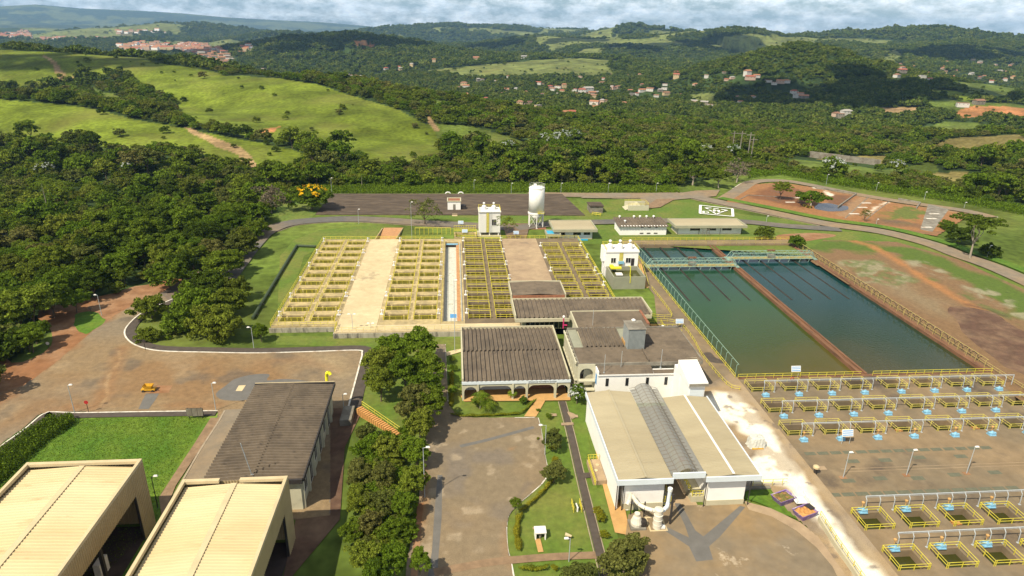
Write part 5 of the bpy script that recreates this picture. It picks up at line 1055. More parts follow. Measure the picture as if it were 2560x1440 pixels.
# --- rear roofs (laboratory)
r = B('laboratory_building', 'low building with two brown ribbed roofs between the dark tanks and the process building', 'building', 13.5, 135.4)
b = MB(); b.corr((13.6, 135.6, 5.2), (25.5, 135.6, 5.2), (25.5, 145.2, 5.75), (13.6, 145.2, 5.75), 11, .16, prof='trap'); b.build('roof', 'roof_fibre', r)
b = MB(); b.corr((25.6, 136.6, 5.25), (44.9, 136.6, 5.25), (44.9, 145.2, 5.75), (25.6, 145.2, 5.75), 19, .16, prof='trap'); b.build('roof', 'roof_fibre', r)
b = MB(); b.box(13.3, 135.2, 4.3, 25.7, 135.5, 5.1); b.box(25.7, 136.2, 4.3, 45.1, 136.5, 5.15); b.box(13.3, 135.5, 4.3, 13.55, 145.5, 5.9); b.box(44.95, 136.5, 4.3, 45.2, 145.5, 5.9); b.box(13.55, 145.25, 4.3, 44.95, 145.5, 5.95); b.build('parapet', 'plinth_cream', r)
b = MB(); b.box(15.2, 137.6, 0, 44.4, 145, 4.3); b.build('wall', 'wall_cream', r)
for i in range(9): window(r, 16+i*1.1, 17+i*1.1, 1.6, 3.6, 137.58, 1, 'wall_greygreen')
b = MB(); gable_roof(b, 13.5, 26.2, 145.9, 154.3, 6.6, .35, 16, .09, 'x'); b.build('upper_roof', 'roof_fibre', r)
b = MB(); b.box(13.2, 145.6, 5.6, 13.45, 154.6, 6.9); b.box(26.25, 145.6, 5.6, 26.5, 154.6, 6.9); b.box(13.45, 154.35, 5.6, 26.25, 154.6, 6.95); b.build('upper_parapet', 'plinth_cream', r); MB().box(13.6, 145.6, 5.7, 26.2, 145.85, 6.55).build('red_gable', 'brick_red', r); MB().box(13.8, 146, 1.5, 26, 154.2, 6.2).build('upper_wall', 'wall_cream', r)
fp = thing('fire_pipe', (23.6, 131.4, 0), 'magenta pipe with white cap between the brown roofs', 'pipe'); b = MB(); b.tube((23.6, 131, 4.6), (23.6, 131, 7.0), .15, 8); b.tube((23.6, 131, 5.4), (24.4, 131, 5.3), .18, 8); b.build('tube', 'magenta', fp); b = MB(); b.lathe([(.26, 7.2), (.3, 7.5), (.1, 7.7)], 23.6, 131, 8); b.build('cap', 'white_metal', fp)
# --- filter house
r = B('filter_house', 'white building with two tan ribbed roofs and a barrel skylight between them', 'building', 23, 76.5)
for (x0, x1, y1, xm) in ((23.0, 31.0, 101, 0), (36.0, 44.1, 98.6, 1)):
    b = MB(); gable_roof(b, x0, x1, 76.4, y1, 5.95, .42, 60, .045, 'x', 'trap'); rf = b.build('roof', 'roof_tan', r)
    c = (x0+x1)/2; MB().box(c-.18, 76.4, 6.42, c+.18, y1, 6.47).build('ridge_cap', 'white_metal' if xm else 'roof_tan', rf)
b = MB()
for (x0, x1, y1) in ((22.8, 31.05, 101.1), (35.95, 44.3, 98.7)): b.box(x0, 76.15, 5.25, x1, 76.38, 6.1)
b.box(22.8, 76.38, 5.3, 22.98, 101.1, 6.05); b.box(44.12, 76.38, 5.3, 44.3, 98.7, 6.05); b.box(31.07, 76.6, 5.7, 35.93, 76.85, 6.65); b.build('fascia', 'fascia_blue', r)
b = MB(); b.box(24.2, 77.2, 1.15, 30.2, 101, 5.3); b.box(36.9, 77.2, 1.15, 42.6, 98.5, 5.3); b.build('wall', 'wall_white', r); b = MB(); b.box(24.15, 77.1, 0, 30.25, 101, 1.15); b.box(36.85, 77.1, 0, 42.65, 98.5, 1.15); b.build('plinth', 'plinth_cream', r)
MB().box(23.2, 77.3, 0, 23.45, 101, 5.4).build('side_wall', 'wall_white', r)
for x, y in ((23.1, 77.0), (24.0, 76.9), (30.6, 76.9), (36.4, 76.9), (43.2, 76.9)): b = MB(); b.tube((x, y, 0), (x, y, 5.3), .07, 6); b.build('downpipe', 'frame_dark', r)
sk = MB(); n = 12; L = 26
def skz(t): return 6.0+.2+.8*math.sin(math.pi*t)**.8
for j in range(L+1):
    y = 77.2+j*(102.0-77.2)/L
    for i in range(n+1): t = i/n; sk.v.append((32.0+3.0*t, y, skz(t)))
for j in range(L):
    for i in range(n): a = j*(n+1)+i; sk.f.append((a, a+1, a+n+2, a+n+1))
o0 = len(sk.v)
for (xa, xb) in ((31.0, 32.0), (35.0, 36.0)): sk.add([(xa, 77, 6.0), (xb, 77, 6.22), (xb, 101.5, 6.22), (xa, 101.5, 6.0)], [(0, 1, 2, 3)])
s_ = sk.build('skylight', 'polycarbonate', r); b = MB()
for j in range(L+1):
    y = 77.2+j*(102.0-77.2)/L; b.path([(32.0+3.0*i/n, y, skz(i/n)+.01) for i in range(n+1)], .03, 4); b.bar((31.0, y, 6.02), (32.0, y, 6.24), .05); b.bar((35.0, y, 6.24), (36.0, y, 6.02), .05)
for t in (0, .33, .67, 1): b.bar((32+3*t, 77.2, skz(t)+.01), (32+3*t, 102, skz(t)+.01), .06)
b.build('skylight_frame', 'roof_fibre', r)
MB().box(31.2, 77.4, .02, 35.8, 101, .06).build('passage_floor', 'concrete_tan', r); MB().box(30.3, 96, .06, 36.8, 96.3, 5.7).build('inner_wall', 'wall_cream', r)
b = MB(); b.box(35.0, 78.2, .06, 36.8, 90, 1.1); b.build('ramp', 'plinth_cream', r); b = MB(); rail(b, [(35.1, 78.3), (35.1, 90)], 1.1, 1.0, .9, 2, .09); rail(b, [(35.1, 78.3), (36.8, 78.3)], 1.1, 1.0, .5, 3, .07); b.build('ramp_rail', 'yellow_paint', r)
b = MB(); rail(b, [(30.4, 77.6), (31.6, 77.6)], .9, 1.0, .3, 4, .06); rail(b, [(31.6, 77.6), (31.6, 88)], .9, 1.0, 1.1, 3, .07); b.build('ramp_rail', 'yellow_paint', r); MB().box(30.3, 77.8, .05, 31.7, 90, .9).build('ramp', 'plinth_cream', r)
b = MB()
for x in (32.6, 33.9, 34.4): b.bar((x, 76.9, 6.5), (x, 76.9, skz((x-32)/3)), .09)
b.build('gable_post', 'frame_dark', r); MB().box(33.0, 80.0, 6.15, 33.8, 80.06, 6.9).build('red_panel', 'red_paint', r)
# side platform with yellow rail on the left
sp = thing('side_platform', (21.4, 83, 0), 'low concrete platform with yellow guardrail left of the white filter building', 'platform'); MB().box(21.0, 83.0, 0, 23.1, 88.5, .9).build('slab', 'concrete_tan', sp)
b = MB(); rail(b, [(21.1, 82.0), (21.1, 88.4), (23.0, 88.4)], .9, 1.0, .5, 3, .07); b.build('guardrail', 'yellow_paint', sp); b = MB()
for x, y in ((22.4, 86.9), (21.9, 85.5)): b.lathe([(.3, .9), (.3, 1.0)], x, y, 14)
b.build('manhole', 'concrete_cream', sp)
# --- chemical hopper house (three hoppers) with its open tank
def hopper(root, x, y, z, s=1.0):
    b = MB(); b.lathe([(.9*s, z), (.9*s, z+1.3*s), (.55*s, z+1.65*s), (.3*s, z+1.75*s)], x, y, 16); h = b.build('hopper', 'white_metal', root)
    b = MB(); b.lathe([(.25*s, z+1.75*s), (.22*s, z+2.3*s)], x, y, 10); b.build('neck', 'pipe_grey', h); b = MB(); b.lathe([(.42*s, z+2.3*s), (.5*s, z+2.5*s), (.42*s, z+2.75*s), (.15*s, z+2.9*s)], x, y, 12); b.build('cap', 'white_metal', h)
r = B('hopper_house', 'white chemical house with three roof hoppers and an open grey tank in front', 'building', 43, 165.4)
b = MB(); slab(b, 42.9, 165.4, 51.9, 174.3, [(43.2, 165.7, 51.6, 173.9)], 3.6, 0, 1.0); b.build('tank', 'wall_greygreen', r); MB().box(43.2, 165.7, .9, 51.6, 173.9, 2.4).build('water', 'water_olive', r)
b = MB(); b.box(42.9, 174.35, 0, 51.9, 180.2, 3.2); b.box(42.6, 174.3, 3.2, 51.9, 180.4, 7.75); b.build('wall', 'wall_white', r); b = MB(); slab(b, 42.4, 174.1, 52.1, 180.6, [(42.7, 174.4, 51.8, 180.3)], 8.1, 7.7, 7.8); b.box(42.7, 174.4, 7.75, 51.8, 180.3, 7.8); b.build('roof_slab', 'wall_white', r)
MB().box(46.4, 174.24, 3.6, 47.5, 174.3, 7.7).build('olive_stripe', 'yellow_pale', r); MB().box(42.0, 176, 4.5, 42.6, 179, 8.4).build('side_duct', 'wall_white', r)
window(r, 44.0, 45.5, 4.5, 6.1, 174.28, 2); window(r, 48.3, 49.8, 4.5, 6.1, 174.28, 2); MB().box(49.9, 174.2, 3.7, 50.8, 174.29, 5.9).build('door', 'frame_dark', r); MB().box(46.2, 173.9, 4.3, 47.8, 174.2, 5.1).build('sign_plate', 'blue_paint', r)
for x in (44.2, 47.1, 50.0): hopper(r, x, 177.2, 7.8, .95)
b = MB(); rail(b, [(42.6, 174.4), (42.6, 180.3), (51.9, 180.3), (51.9, 174.4)], 8.1, 1.0, 1.5, 2, .08); b.build('roof_rail', 'yellow_paint', r)
b = MB(); b.box(43.6, 171.6, 3.62, 46.6, 172.4, 4.1); b.box(43.6, 172.4, 3.62, 44.6, 173.8, 4.3); b.build('mixer', 'bright_yellow', r); b = MB(); b.tube((47.6, 166, 3.6), (47.6, 166, 6.4), .1, 6); b.tube((47.6, 166, 6.4), (46.9, 166.4, 6.5), .08, 6); b.bar((47.6, 165.3, 1.8), (47.6, 165.3, 4), .14); b.build('davit', 'bright_yellow', r)
MB().box(44.4, 168, 3.0, 46.2, 169.8, 3.3).build('white_platform', 'white_metal', r)
b = MB(); b.tube((42.0, 174, 0), (42.0, 174, 3.6), .15, 8); b.tube((39.5, 173, 1.6), (42, 174, 1.6), .15, 8); b.build('pipe', 'white_metal', r)
st = thing('access_stair', (52.4, 168, 0), 'orange-yellow steel stair on the right of the hopper house', 'stair'); b = MB(); b.add([(52.2, 166, .1), (53.2, 166, .1), (53.2, 175, 4.0), (52.2, 175, 4.0)], [(0, 1, 2, 3)]); b.build('flight', 'walk_ochre', st); b = MB()
for x in (52.2, 53.2):
    b.bar((x, 166, 1.1), (x, 175, 5.0), .08)
    for k in range(6): b.bar((x, 166+k*1.8, .1+k*.78), (x, 166+k*1.8, 1.1+k*.78), .07)
b.build('handrail', 'yellow_paint', st)
# --- second hopper house (two hoppers) on legs
r = B('small_hopper_house', 'white box on short legs with two hoppers beside the tall silo', 'building', 8.2, 215)
b = MB(); b.corr((8.1, 215.0, 1.5), (15.3, 215.0, 1.5), (15.3, 215.0, 8.6), (8.1, 215.0, 8.6), 18, .03, .03, 'trap'); b.box(8.1, 215.05, 1.5, 15.3, 220.5, 8.6); b.build('wall', 'white_metal', r); b = MB(); b.box(7.9, 214.7, 8.6, 15.5, 220.8, 8.85); b.build('roof_slab', 'white_metal', r)
for x in (8.6, 11.7, 14.7):
    for y in (215.4, 220): MB().box(x-.18, y-.18, 0, x+.18, y+.18, 1.5).build('leg', 'white_metal', r)
MB().box(7.6, 214.4, 0, 15.6, 221, .45).build('plinth', 'plinth_cream', r); MB().box(10.6, 214.88, 1.6, 11.5, 214.95, 8.5).build('olive_stripe', 'yellow_pale', r); window(r, 12.4, 13.9, 4.0, 6.2, 214.93, 2)
for x in (9.9, 13.2): hopper(r, x, 217.8, 8.85, .85)
b = MB(); rail(b, [(8.1, 214.9), (8.1, 220.6), (15.3, 220.6), (15.3, 214.9)], 8.85, 1.0, 1.6, 2, .08); b.build('roof_rail', 'yellow_paint', r); b = MB()
for k in range(16): b.bar((11.7, 214.7, 1.6+k*.45), (12.2, 214.7, 1.6+k*.45), .05)
b.bar((11.7, 214.7, 1.2), (11.7, 214.7, 9), .06); b.bar((12.2, 214.7, 1.2), (12.2, 214.7, 9), .06); b.build('ladder', 'pipe_grey', r)
# --- lime silo
sx_, sy_ = 28.9, 227.0; r = B('lime_silo', 'tall white cylindrical silo with streaked side standing on braced legs', 'silo', sx_, sy_)
mat('silo_white', (.80, .79, .74), .55, .05, .6, stretch=(1, 1, .12), dark=((.50, .42, .26), .9, .60, .72))
b = MB(); b.lathe([(2.75, 5.4), (2.75, 14.4), (2.6, 14.5), (.3, 14.9)], sx_, sy_, 36); b.build('shell', 'silo_white', r, True); b = MB(); b.lathe([(2.95, 5.0), (2.95, 5.45), (2.76, 5.6)], sx_, sy_, 36, False); b.lathe([(2.85, 14.1), (2.85, 14.35)], sx_, sy_, 36, False); b.build('ring', 'white_metal', r)
b = MB(); b.lathe([(.35, 2.2), (2.7, 5.3)], sx_, sy_, 24); b.build('hopper_cone', 'silo_white', r, True)
for i in range(6):
    t = math.pi/6+i*math.pi/3; x, y = sx_+2.75*math.cos(t), sy_+2.75*math.sin(t); b = MB(); b.tube((x, y, 0), (x, y, 5.2), .17, 8); b.box(x-.35, y-.35, 0, x+.35, y+.35, .2); b.build('leg', 'white_metal', r)
b = MB()
for i in range(6):
    t = math.pi/6+i*math.pi/3; u = t+math.pi/3; p = (sx_+2.75*math.cos(t), sy_+2.75*math.sin(t)); q = (sx_+2.75*math.cos(u), sy_+2.75*math.sin(u)); b.bar((*p, .5), (*q, 4.6), .09); b.bar((*q, .5), (*p, 4.6), .09)
b.build('bracing', 'white_metal', r); b = MB(); rail(b, [(sx_+2.7*math.cos(i*math.pi/10), sy_+2.7*math.sin(i*math.pi/10)) for i in range(20)], 14.4, 1.1, .6, 3, .05, True); b.build('top_rail', 'white_metal', r)
b = MB(); b.box(sx_-1.2, sy_-.6, 14.6, sx_-.2, sy_+.4, 15.6); b.build('filter_unit', 'white_metal', r); b = MB(); b.box(sx_+.2, sy_-3.4, 5.6, sx_+2.4, sy_-2.7, 5.7); rail(b, [(sx_+.2, sy_-3.4), (sx_+2.4, sy_-3.4)], 5.7, .9, .7, 2, .07); b.build('platform', 'yellow_paint', r)
MB().box(sx_-3.2, sy_-3.6, 0, sx_+3.4, sy_+3, .12).build('pad', 'brick_red', r)
# --- flat-fascia offices and the white store
def flat_office(label, x0, x1, y0, y1, h, wins, dx_=0.0):
    r = B('flat_roof_office', label, 'building', x0, y0, 0, 'low white offices with deep concrete fascia'); ov = 1.4
    b = MB(); b.box(x0, y0, .35, x1, y1, h); b.build('wall', 'wall_white', r); MB().box(x0-.05, y0-.05, 0, x1+.05, y1, .35).build('plinth', 'plinth_cream', r)
    b = MB(); slab(b, x0-ov, y0-ov, x1+ov, y1+ov, [(x0-ov+.35, y0-ov+.35, x1+ov-.35, y1+ov-.35)], h+.95, h+.0, h+.3); b.add([(x0-ov, y0-ov, h), (x1+ov, y0-ov, h), (x1+ov, y1+ov, h), (x0-ov, y1+ov, h)], [(3, 2, 1, 0)]); b.build('fascia', 'fascia_green', r)
    b = MB(); b.corr((x0-ov+.3, y0-ov+.3, h+.35), (x0-ov+.3, y1+ov-.3, h+.75), (x1+ov-.3, y1+ov-.3, h+.75), (x1+ov-.3, y0-ov+.3, h+.35), 30, .02); b.build('roof', 'roof_tan', r)
    for (a, c) in wins: window(r, a, c, 1.5, 2.5, y0-.02, 2, 'concrete_grey'); MB().box(a, y0-.03, 2.5, c, y0-.005, h-.05).build('shutter', 'fascia_blue', r)
    n = int((x1-x0)/6)
    for i in range(n+1): x = x0+(x1-x0)*i/n; b = MB(); b.tube((x, y0-.12, 0), (x, y0-.12, h), .06, 6); b.build('downpipe', 'frame_dark', r)
    return r
flat_office('white office with flat concrete fascia right of the silo', 34.2, 46.4, 211.6, 220.8, 2.9, [(39.8, 42.4), (43.4, 45.6), (35.2, 37.0)])
fo = flat_office('long white office with flat concrete fascia below the helipad mark', 77.6, 100.6, 216.4, 223.2, 2.7, [(82.0, 85.6), (88.0, 91.4), (93.6, 97.0)])
b = MB()
for x in (86.0, 87.4, 88.4): b.bar((x, 214.6, 0), (x, 214.6, 2.3), .12)
b.bar((86, 214.6, 2.3), (88.4, 214.6, 2.3), .12); b.bar((86, 214.6, 1.2), (88.4, 214.6, 1.2), .1); b.bar((86, 214.6, 2.3), (86, 216.3, 2.3), .12); b.bar((88.4, 214.6, 2.3), (88.4, 216.3, 2.3), .12); b.build('entrance_gate', 'concrete_grey', fo)
r = B('chlorine_store', 'white store with dark corrugated roof and roof vents between the two flat offices', 'building', 57, 215.9)
b = MB(); b.box(57.0, 216.0, 0, 73.4, 224.3, 3.3); b.build('wall', 'wall_white', r); b = MB(); b.corr((56.2, 215.2, 3.35), (74.0, 215.2, 3.35), (74.0, 225.2, 4.0), (56.2, 225.2, 4.0), 17, .16, prof='trap'); b.build('roof', 'roof_fibre', r)
for x in (58.6, 63.8, 66.0, 68.4, 71.0): b = MB(); b.lathe([(.22, 3.9), (.22, 4.3), (.42, 4.35), (.46, 4.6), (.2, 4.85)], x, 224.3, 10); b.build('roof_vent', 'white_metal', r)
b = MB(); b.lathe([(.22, 3.6), (.22, 4.0), (.42, 4.05), (.46, 4.3), (.2, 4.5)], 59.4, 219.5, 10); b.build('roof_vent', 'white_metal', r)
for x in (64.0, 66.5, 69.0): window(r, x, x+1.3, .5, .9, 215.98, 1, 'concrete_grey'); window(r, x+.2, x+1.2, 2.7, 3.1, 215.98, 1, 'frame_dark')
r = B('valve_room', 'small cream annex with a bright blue flat tank roof in front of the silo office', 'building', 30.6, 209.6)
b = MB(); b.box(31.0, 209.9, 0, 35.0, 214.0, 1.9); b.build('wall', 'wall_cream', r); b = MB(); slab(b, 30.4, 209.2, 35.3, 214.6, [(30.75, 209.55, 34.95, 214.25)], 2.6, 1.7, 2.2); b.build('parapet', 'fascia_green', r); MB().box(30.75, 209.55, 2.15, 34.95, 214.25, 2.3).build('blue_roof', 'pool_blue', r); window(r, 31.8, 34.2, .7, 1.3, 209.88, 1, 'fascia_green')
MB().box(40.5, 209.9, .05, 44.6, 210.5, .5).build('blue_tank', 'pool_blue', B('water_trough', 'low blue trough along the front of the silo office', 'trough', 40.5, 209.9))
# --- dark terrace and hut
tr = MB(); tp = [(-51.6, 243.6), (49.6, 241.6), (46.0, 271.5), (-49.5, 271.5)]; tr.add([(-51.6, 243.6, .3), (49.6, 241.6, .3), (45.6, 273, 1.1), (-50.5, 273, 1.1), (-51.6, 243.6, -.2), (49.6, 241.6, -.2), (45.6, 273, -.2), (-50.5, 273, -.2)], [(0, 1, 2, 3), (4, 5, 1, 0), (5, 6, 2, 1), (6, 7, 3, 2), (7, 4, 0, 3)])
tag(tr.build('reservoir_roof', 'roof_dark_terrace'), 'very long dark brown weathered slab roof of the buried reservoir', 'reservoir')
jt = MB(); jt.box(33.6, 241.9, .35, 33.9, 272.8, 1.2); tag(jt.build('roof_joint', 'concrete_tan'), 'pale joint strip across the dark reservoir roof right of the silo', 'joint')
r = B('pump_hut', 'small white hut with terracotta flat top on the dark reservoir roof', 'hut', -2.8, 249.2, .3); b = MB(); b.box(-2.7, 249.2, .3, 2.3, 254.5, 3.6); b.build('wall', 'wall_white', r); b = MB(); slab(b, -2.9, 249.0, 2.5, 254.7, [(-2.5, 249.4, 2.1, 254.3)], 3.95, 3.6, 3.65); b.build('parapet', 'plinth_cream', r); MB().box(-2.5, 249.4, 3.6, 2.1, 254.3, 3.7).build('roof', 'brick_red', r); MB().box(-.6, 249.1, .35, .3, 249.19, 2.6).build('door', 'concrete_grey', r); MB().box(2.3, 249.8, .35, 4.2, 252, 1.9).build('lean_to', 'frame_dark', r)
hs_ = MB(); 
for k in range(7): hs_.box(-1.0, 241.4+k*.32-.0, .02, 1.0, 241.7+k*.32, .06+k*.05)
tag(hs_.build('steps', 'concrete_cream'), 'short flight of pale steps below the white hut', 'steps')
r = B('pump_cover', 'dark weathered box shed at the right corner of the reservoir roof', 'shed', 52.5, 244.5); b = MB(); b.box(52.3, 245.5, 0, 57.3, 251.5, 2.6); b.build('wall', 'concrete_grey', r); MB().box(52.0, 245.2, 2.6, 57.6, 251.8, 2.9).build('roof', 'roof_dark_terrace', r)
# sunken concrete entry left of the helipad
r = B('sunken_entrance', 'pale sloping concrete entrance with yellow rails in the lawn left of the helipad', 'entrance', *at(1570, 515)[:2]); a_, b_2, c_2 = at(1567, 517), at(1618, 525), at(1600, 507)
b = MB(); b.box(b_2.x-8, b_2.y-1, 0, b_2.x+.3, b_2.y-.4, 2.0); b.box(b_2.x-8, b_2.y+5, 0, b_2.x+.3, b_2.y+5.5, 2.3); b.build('side_wall', 'wall_cream', r); b = MB(); b.add([(a_.x-2, b_2.y-.4, .1), (b_2.x-3, b_2.y-.4, 2.0), (b_2.x-3, b_2.y+5, 2.0), (a_.x-2, b_2.y+5, .1)], [(0, 1, 2, 3)]); b.build('ramp', 'plinth_cream', r); b = MB(); rail(b, [(b_2.x-8, b_2.y-.9), (b_2.x+.3, b_2.y-.9), (b_2.x+.3, b_2.y+5.4), (b_2.x-8, b_2.y+5.4)], 2.0, 1.0, 1.6, 2, .09); b.build('guardrail', 'yellow_pale', r)
LOWTREES = []; NOFOREST = []                                                # clearings in plan: (x, y, radius)
# ------------------------------------------------------------------ villages
mat('tile_orange', (.32, .15, .08), .9, .2, .8); mat('tile_red', (.28, .09, .055), .9, .2, .8); mat('tile_brown', (.24, .13, .08), .9, .2, .8); mat('tile_grey', (.30, .28, .25), .9, .2, .8)
mat('wall_house', (.52, .50, .45), .9, .1, .8); mat('wall_pinkish', (.45, .33, .25), .9, .1, .8); mat('wall_ochre', (.45, .35, .2), .9, .1, .8)
HM = {}
def house_parts(w, d, h, rf, wallm, roofm):
    key = (w, d, h, rf, wallm, roofm)
    if key in HM: return HM[key]
    a = MB(); a.box(-w/2, -d/2, -2, w/2, d/2, h); b = MB(); o = .5
    if rf == 'gable': b.add([(-w/2-o, -d/2-o, h), (w/2+o, -d/2-o, h), (w/2+o, 0, h+d*.26), (-w/2-o, 0, h+d*.26), (w/2+o, d/2+o, h), (-w/2-o, d/2+o, h)], [(0, 1, 2, 3), (3, 2, 4, 5), (1, 4, 2), (0, 3, 5)])
    elif rf == 'hip': b.add([(-w/2-o, -d/2-o, h), (w/2+o, -d/2-o, h), (w/2+o, d/2+o, h), (-w/2-o, d/2+o, h), (-w/4, 0, h+d*.28), (w/4, 0, h+d*.28)], [(0, 1, 5, 4), (1, 2, 5), (2, 3, 4, 5), (3, 0, 4)])
    else: b.box(-w/2-.2, -d/2-.2, h, w/2+.2, d/2+.2, h+.4)
    c = MB(); n = 3
    for i in range(n): x = -w/2+(i+.5)*w/n; c.box(x-.6, -d/2-.06, h-2.0, x+.6, -d/2-.01, h-.9)
    out = []
    for nm, mb, mm in (('wall', a, wallm), ('roof', b, roofm), ('window', c, 'glass_dark')):
        me = bpy.data.meshes.new(nm); me.from_pydata([tuple(v) for v in mb.v], [], mb.f); me.materials.append(M[mm]); out.append((nm, me))
    HM[key] = out; return out
WW = {'wall_white': 'white', 'wall_house': 'white', 'wall_pinkish': 'pink', 'wall_ochre': 'ochre', 'concrete_grey': 'grey'}; RW = {'tile_orange': 'orange tile', 'tile_red': 'red tile', 'tile_brown': 'brown tile', 'tile_grey': 'grey sheet'}
hr = random.Random(99)
def house(px, py, s, label, wm=None, rm=None, rf=None, group='houses of the valley village', z=None):
    g = cast(px, py); zz = float(height(np.array([g[0]]), np.array([g[1]]))[0]); wm = wm or hr.choice(['wall_house', 'wall_house', 'wall_pinkish', 'wall_ochre', 'concrete_grey']); rm = rm or hr.choice(['tile_orange', 'tile_orange', 'tile_red', 'tile_brown', 'tile_grey']); rf = rf or hr.choice(['gable', 'hip', 'gable', 'flat'])
    w, d, h = hr.choice([(12, 8, 4), (15, 9, 4.5), (10, 8, 6.5), (18, 10, 5)]); r = thing('house', (g[0], g[1], zz+1.2), label % (WW[wm], RW[rm]), 'house', group); r.rotation_euler = (0, 0, hr.uniform(-.6, .6))
    for nm, me in house_parts(w, d, h, rf, wm, rm): o = bpy.data.objects.new(nm, me); COL.objects.link(o); o.parent = r; o.scale = (s, s, s)
    q_ = math.hypot(*g); NOFOREST.append((g[0], g[1], 9*s+4)); NOFOREST.append((g[0]*(1-14*s/q_), g[1]*(1-14*s/q_), 8*s+2)); [LOWTREES.append((g[0]*(1-d_/q_), g[1]*(1-d_/q_), 13*s)) for d_ in (20, 40, 60, 80)]; return r
V1 = [(1160,214,1.3),(1165,220,1.0),(1145,222,.8),(1196,205,1),(1205,202,.8),(1265,228,.9),(1345,212,1),(1360,214,.8),(1375,222,1.1),(1380,228,1.2),(1395,222,1),(1410,220,1.2),(1405,232,.9),(1412,216,.8),(1436,228,1.2),(1440,238,1),(1455,232,1.4),(1470,230,1.5),(1480,238,1.2),(1462,240,1),(1484,245,.9),(1490,236,.9),(1450,196,1),(1508,202,.9),(1505,212,.9),(1530,220,.8),(1535,224,1.1),(1546,222,.9),(1575,230,.7),(1580,240,.9),(1592,241,.8),(1605,231,1),(1625,230,1),(1650,232,1),(1660,228,.9),(1665,238,1.1),(1690,185,1.2),(1690,197,1.5),(1662,216,.8),(1738,218,.8),(1300,268,1.1),(1322,262,1),(1345,270,.8),(1290,270,.8),(1418,290,1),(1430,292,.9),(1486,262,1.1),(1505,259,1),(1510,257,1),(1540,240,.7),(1560,262,.8),(1605,216,.7),(1630,205,.8),(1600,190,.8),(1525,190,.8),(1572,191,.7),(1640,245,.8),(1700,240,.7),(1765,197,1),(1810,185,.8),(1867,195,1.5),(1875,200,1.2),(1890,197,1),(1815,205,.8),(1830,200,.8),(1920,208,.8),(1935,212,1),(1950,211,1),(1965,209,1),(1985,235,1),(1995,245,1.2),(2008,248,1.1),(2000,240,.9),(1845,248,1),(1880,248,.8),(1850,260,.7),(1760,262,1),(1775,268,.9),(1735,258,.8),(1240,205,.8),(1270,195,.7),(1130,250,.7),(1170,240,.7),(1180,250,.7),(1215,250,.7),(1255,240,.7),(1290,225,.8),(1315,235,.7),(1330,228,.8),(1355,240,.8),(1392,240,.7)]
for i, (px, py, s) in enumerate(V1): house(px, py, s*.72, ('%s house with %s roof '+('left in the valley village' if px < 1300 else 'central in the valley village' if px < 1560 else 'right in the valley village' if px < 1780 else 'under the shaded cone hill'))+(', upper row' if py < 215 else ', lower row' if py > 245 else ', middle rows'))
for i, (px, py) in enumerate([(965,175),(998,172),(1003,176),(1030,167),(1085,156),(1188,151),(1190,149),(1310,146),(870,192),(885,194),(905,196),(720,190),(548,164),(548,160),(660,176),]): house(px, py, .9, ('isolated %s house with %s roof '+('by the pale pasture' if px > 900 and py < 180 else 'near the silo-side forest track' if py > 300 else 'behind the green ridge')), group='scattered houses on the slopes')
for i in range(34):
    px, py = 2240+hr.random()*300, 150+hr.random()*62; house(px, py, hr.uniform(.65, .95), '%s house with %s roof on the slope right of the cone hill', group='houses on the far right slope')
for px, py in ((2088,292),(2100,297),(2115,288),(2405,268),(2445,262)): house(px, py, .8, '%s house with %s roof among trees right of the valley', group='houses on the far right slope')
# towns far left: the nearer town's houses one by one, the rest as one mass
def town_points(poly, sp, seed):
    rng = np.random.default_rng(seed); xs = [p[0] for p in poly]; ys = [p[1] for p in poly]; gx, gy = np.meshgrid(np.arange(min(xs), max(xs), sp), np.arange(min(ys), max(ys), sp)); x = gx.ravel()+rng.uniform(-.25, .25, gx.size)*sp; y = gy.ravel()+rng.uniform(-.25, .25, gx.size)*sp; k = in_poly(x, y, poly); return x[k], y[k], rng
def town_house(x, y, s, label):
    z = float(height(np.array([x]), np.array([y]))[0]); wm = hr.choice(['wall_house', 'wall_pinkish', 'wall_ochre', 'wall_pinkish']); rm = hr.choice(['tile_orange', 'tile_brown', 'tile_red', 'tile_orange', 'tile_grey']); w, d, h = hr.choice([(12, 8, 4), (15, 9, 4.5), (10, 8, 6.5)])
    r = thing('house', (x, y, z), label % (WW[wm], RW[rm]), 'house', 'houses of the far left town'); r.rotation_euler = (0, 0, .5+hr.uniform(-.05, .05))
    for nm, me in house_parts(w, d, h, 'gable', wm, rm)[:2]: o = bpy.data.objects.new(nm, me); COL.objects.link(o); o.parent = r; o.scale = (s, s, s)
cnt = 0; rest_v = []; rest_f = []; rest_m = []
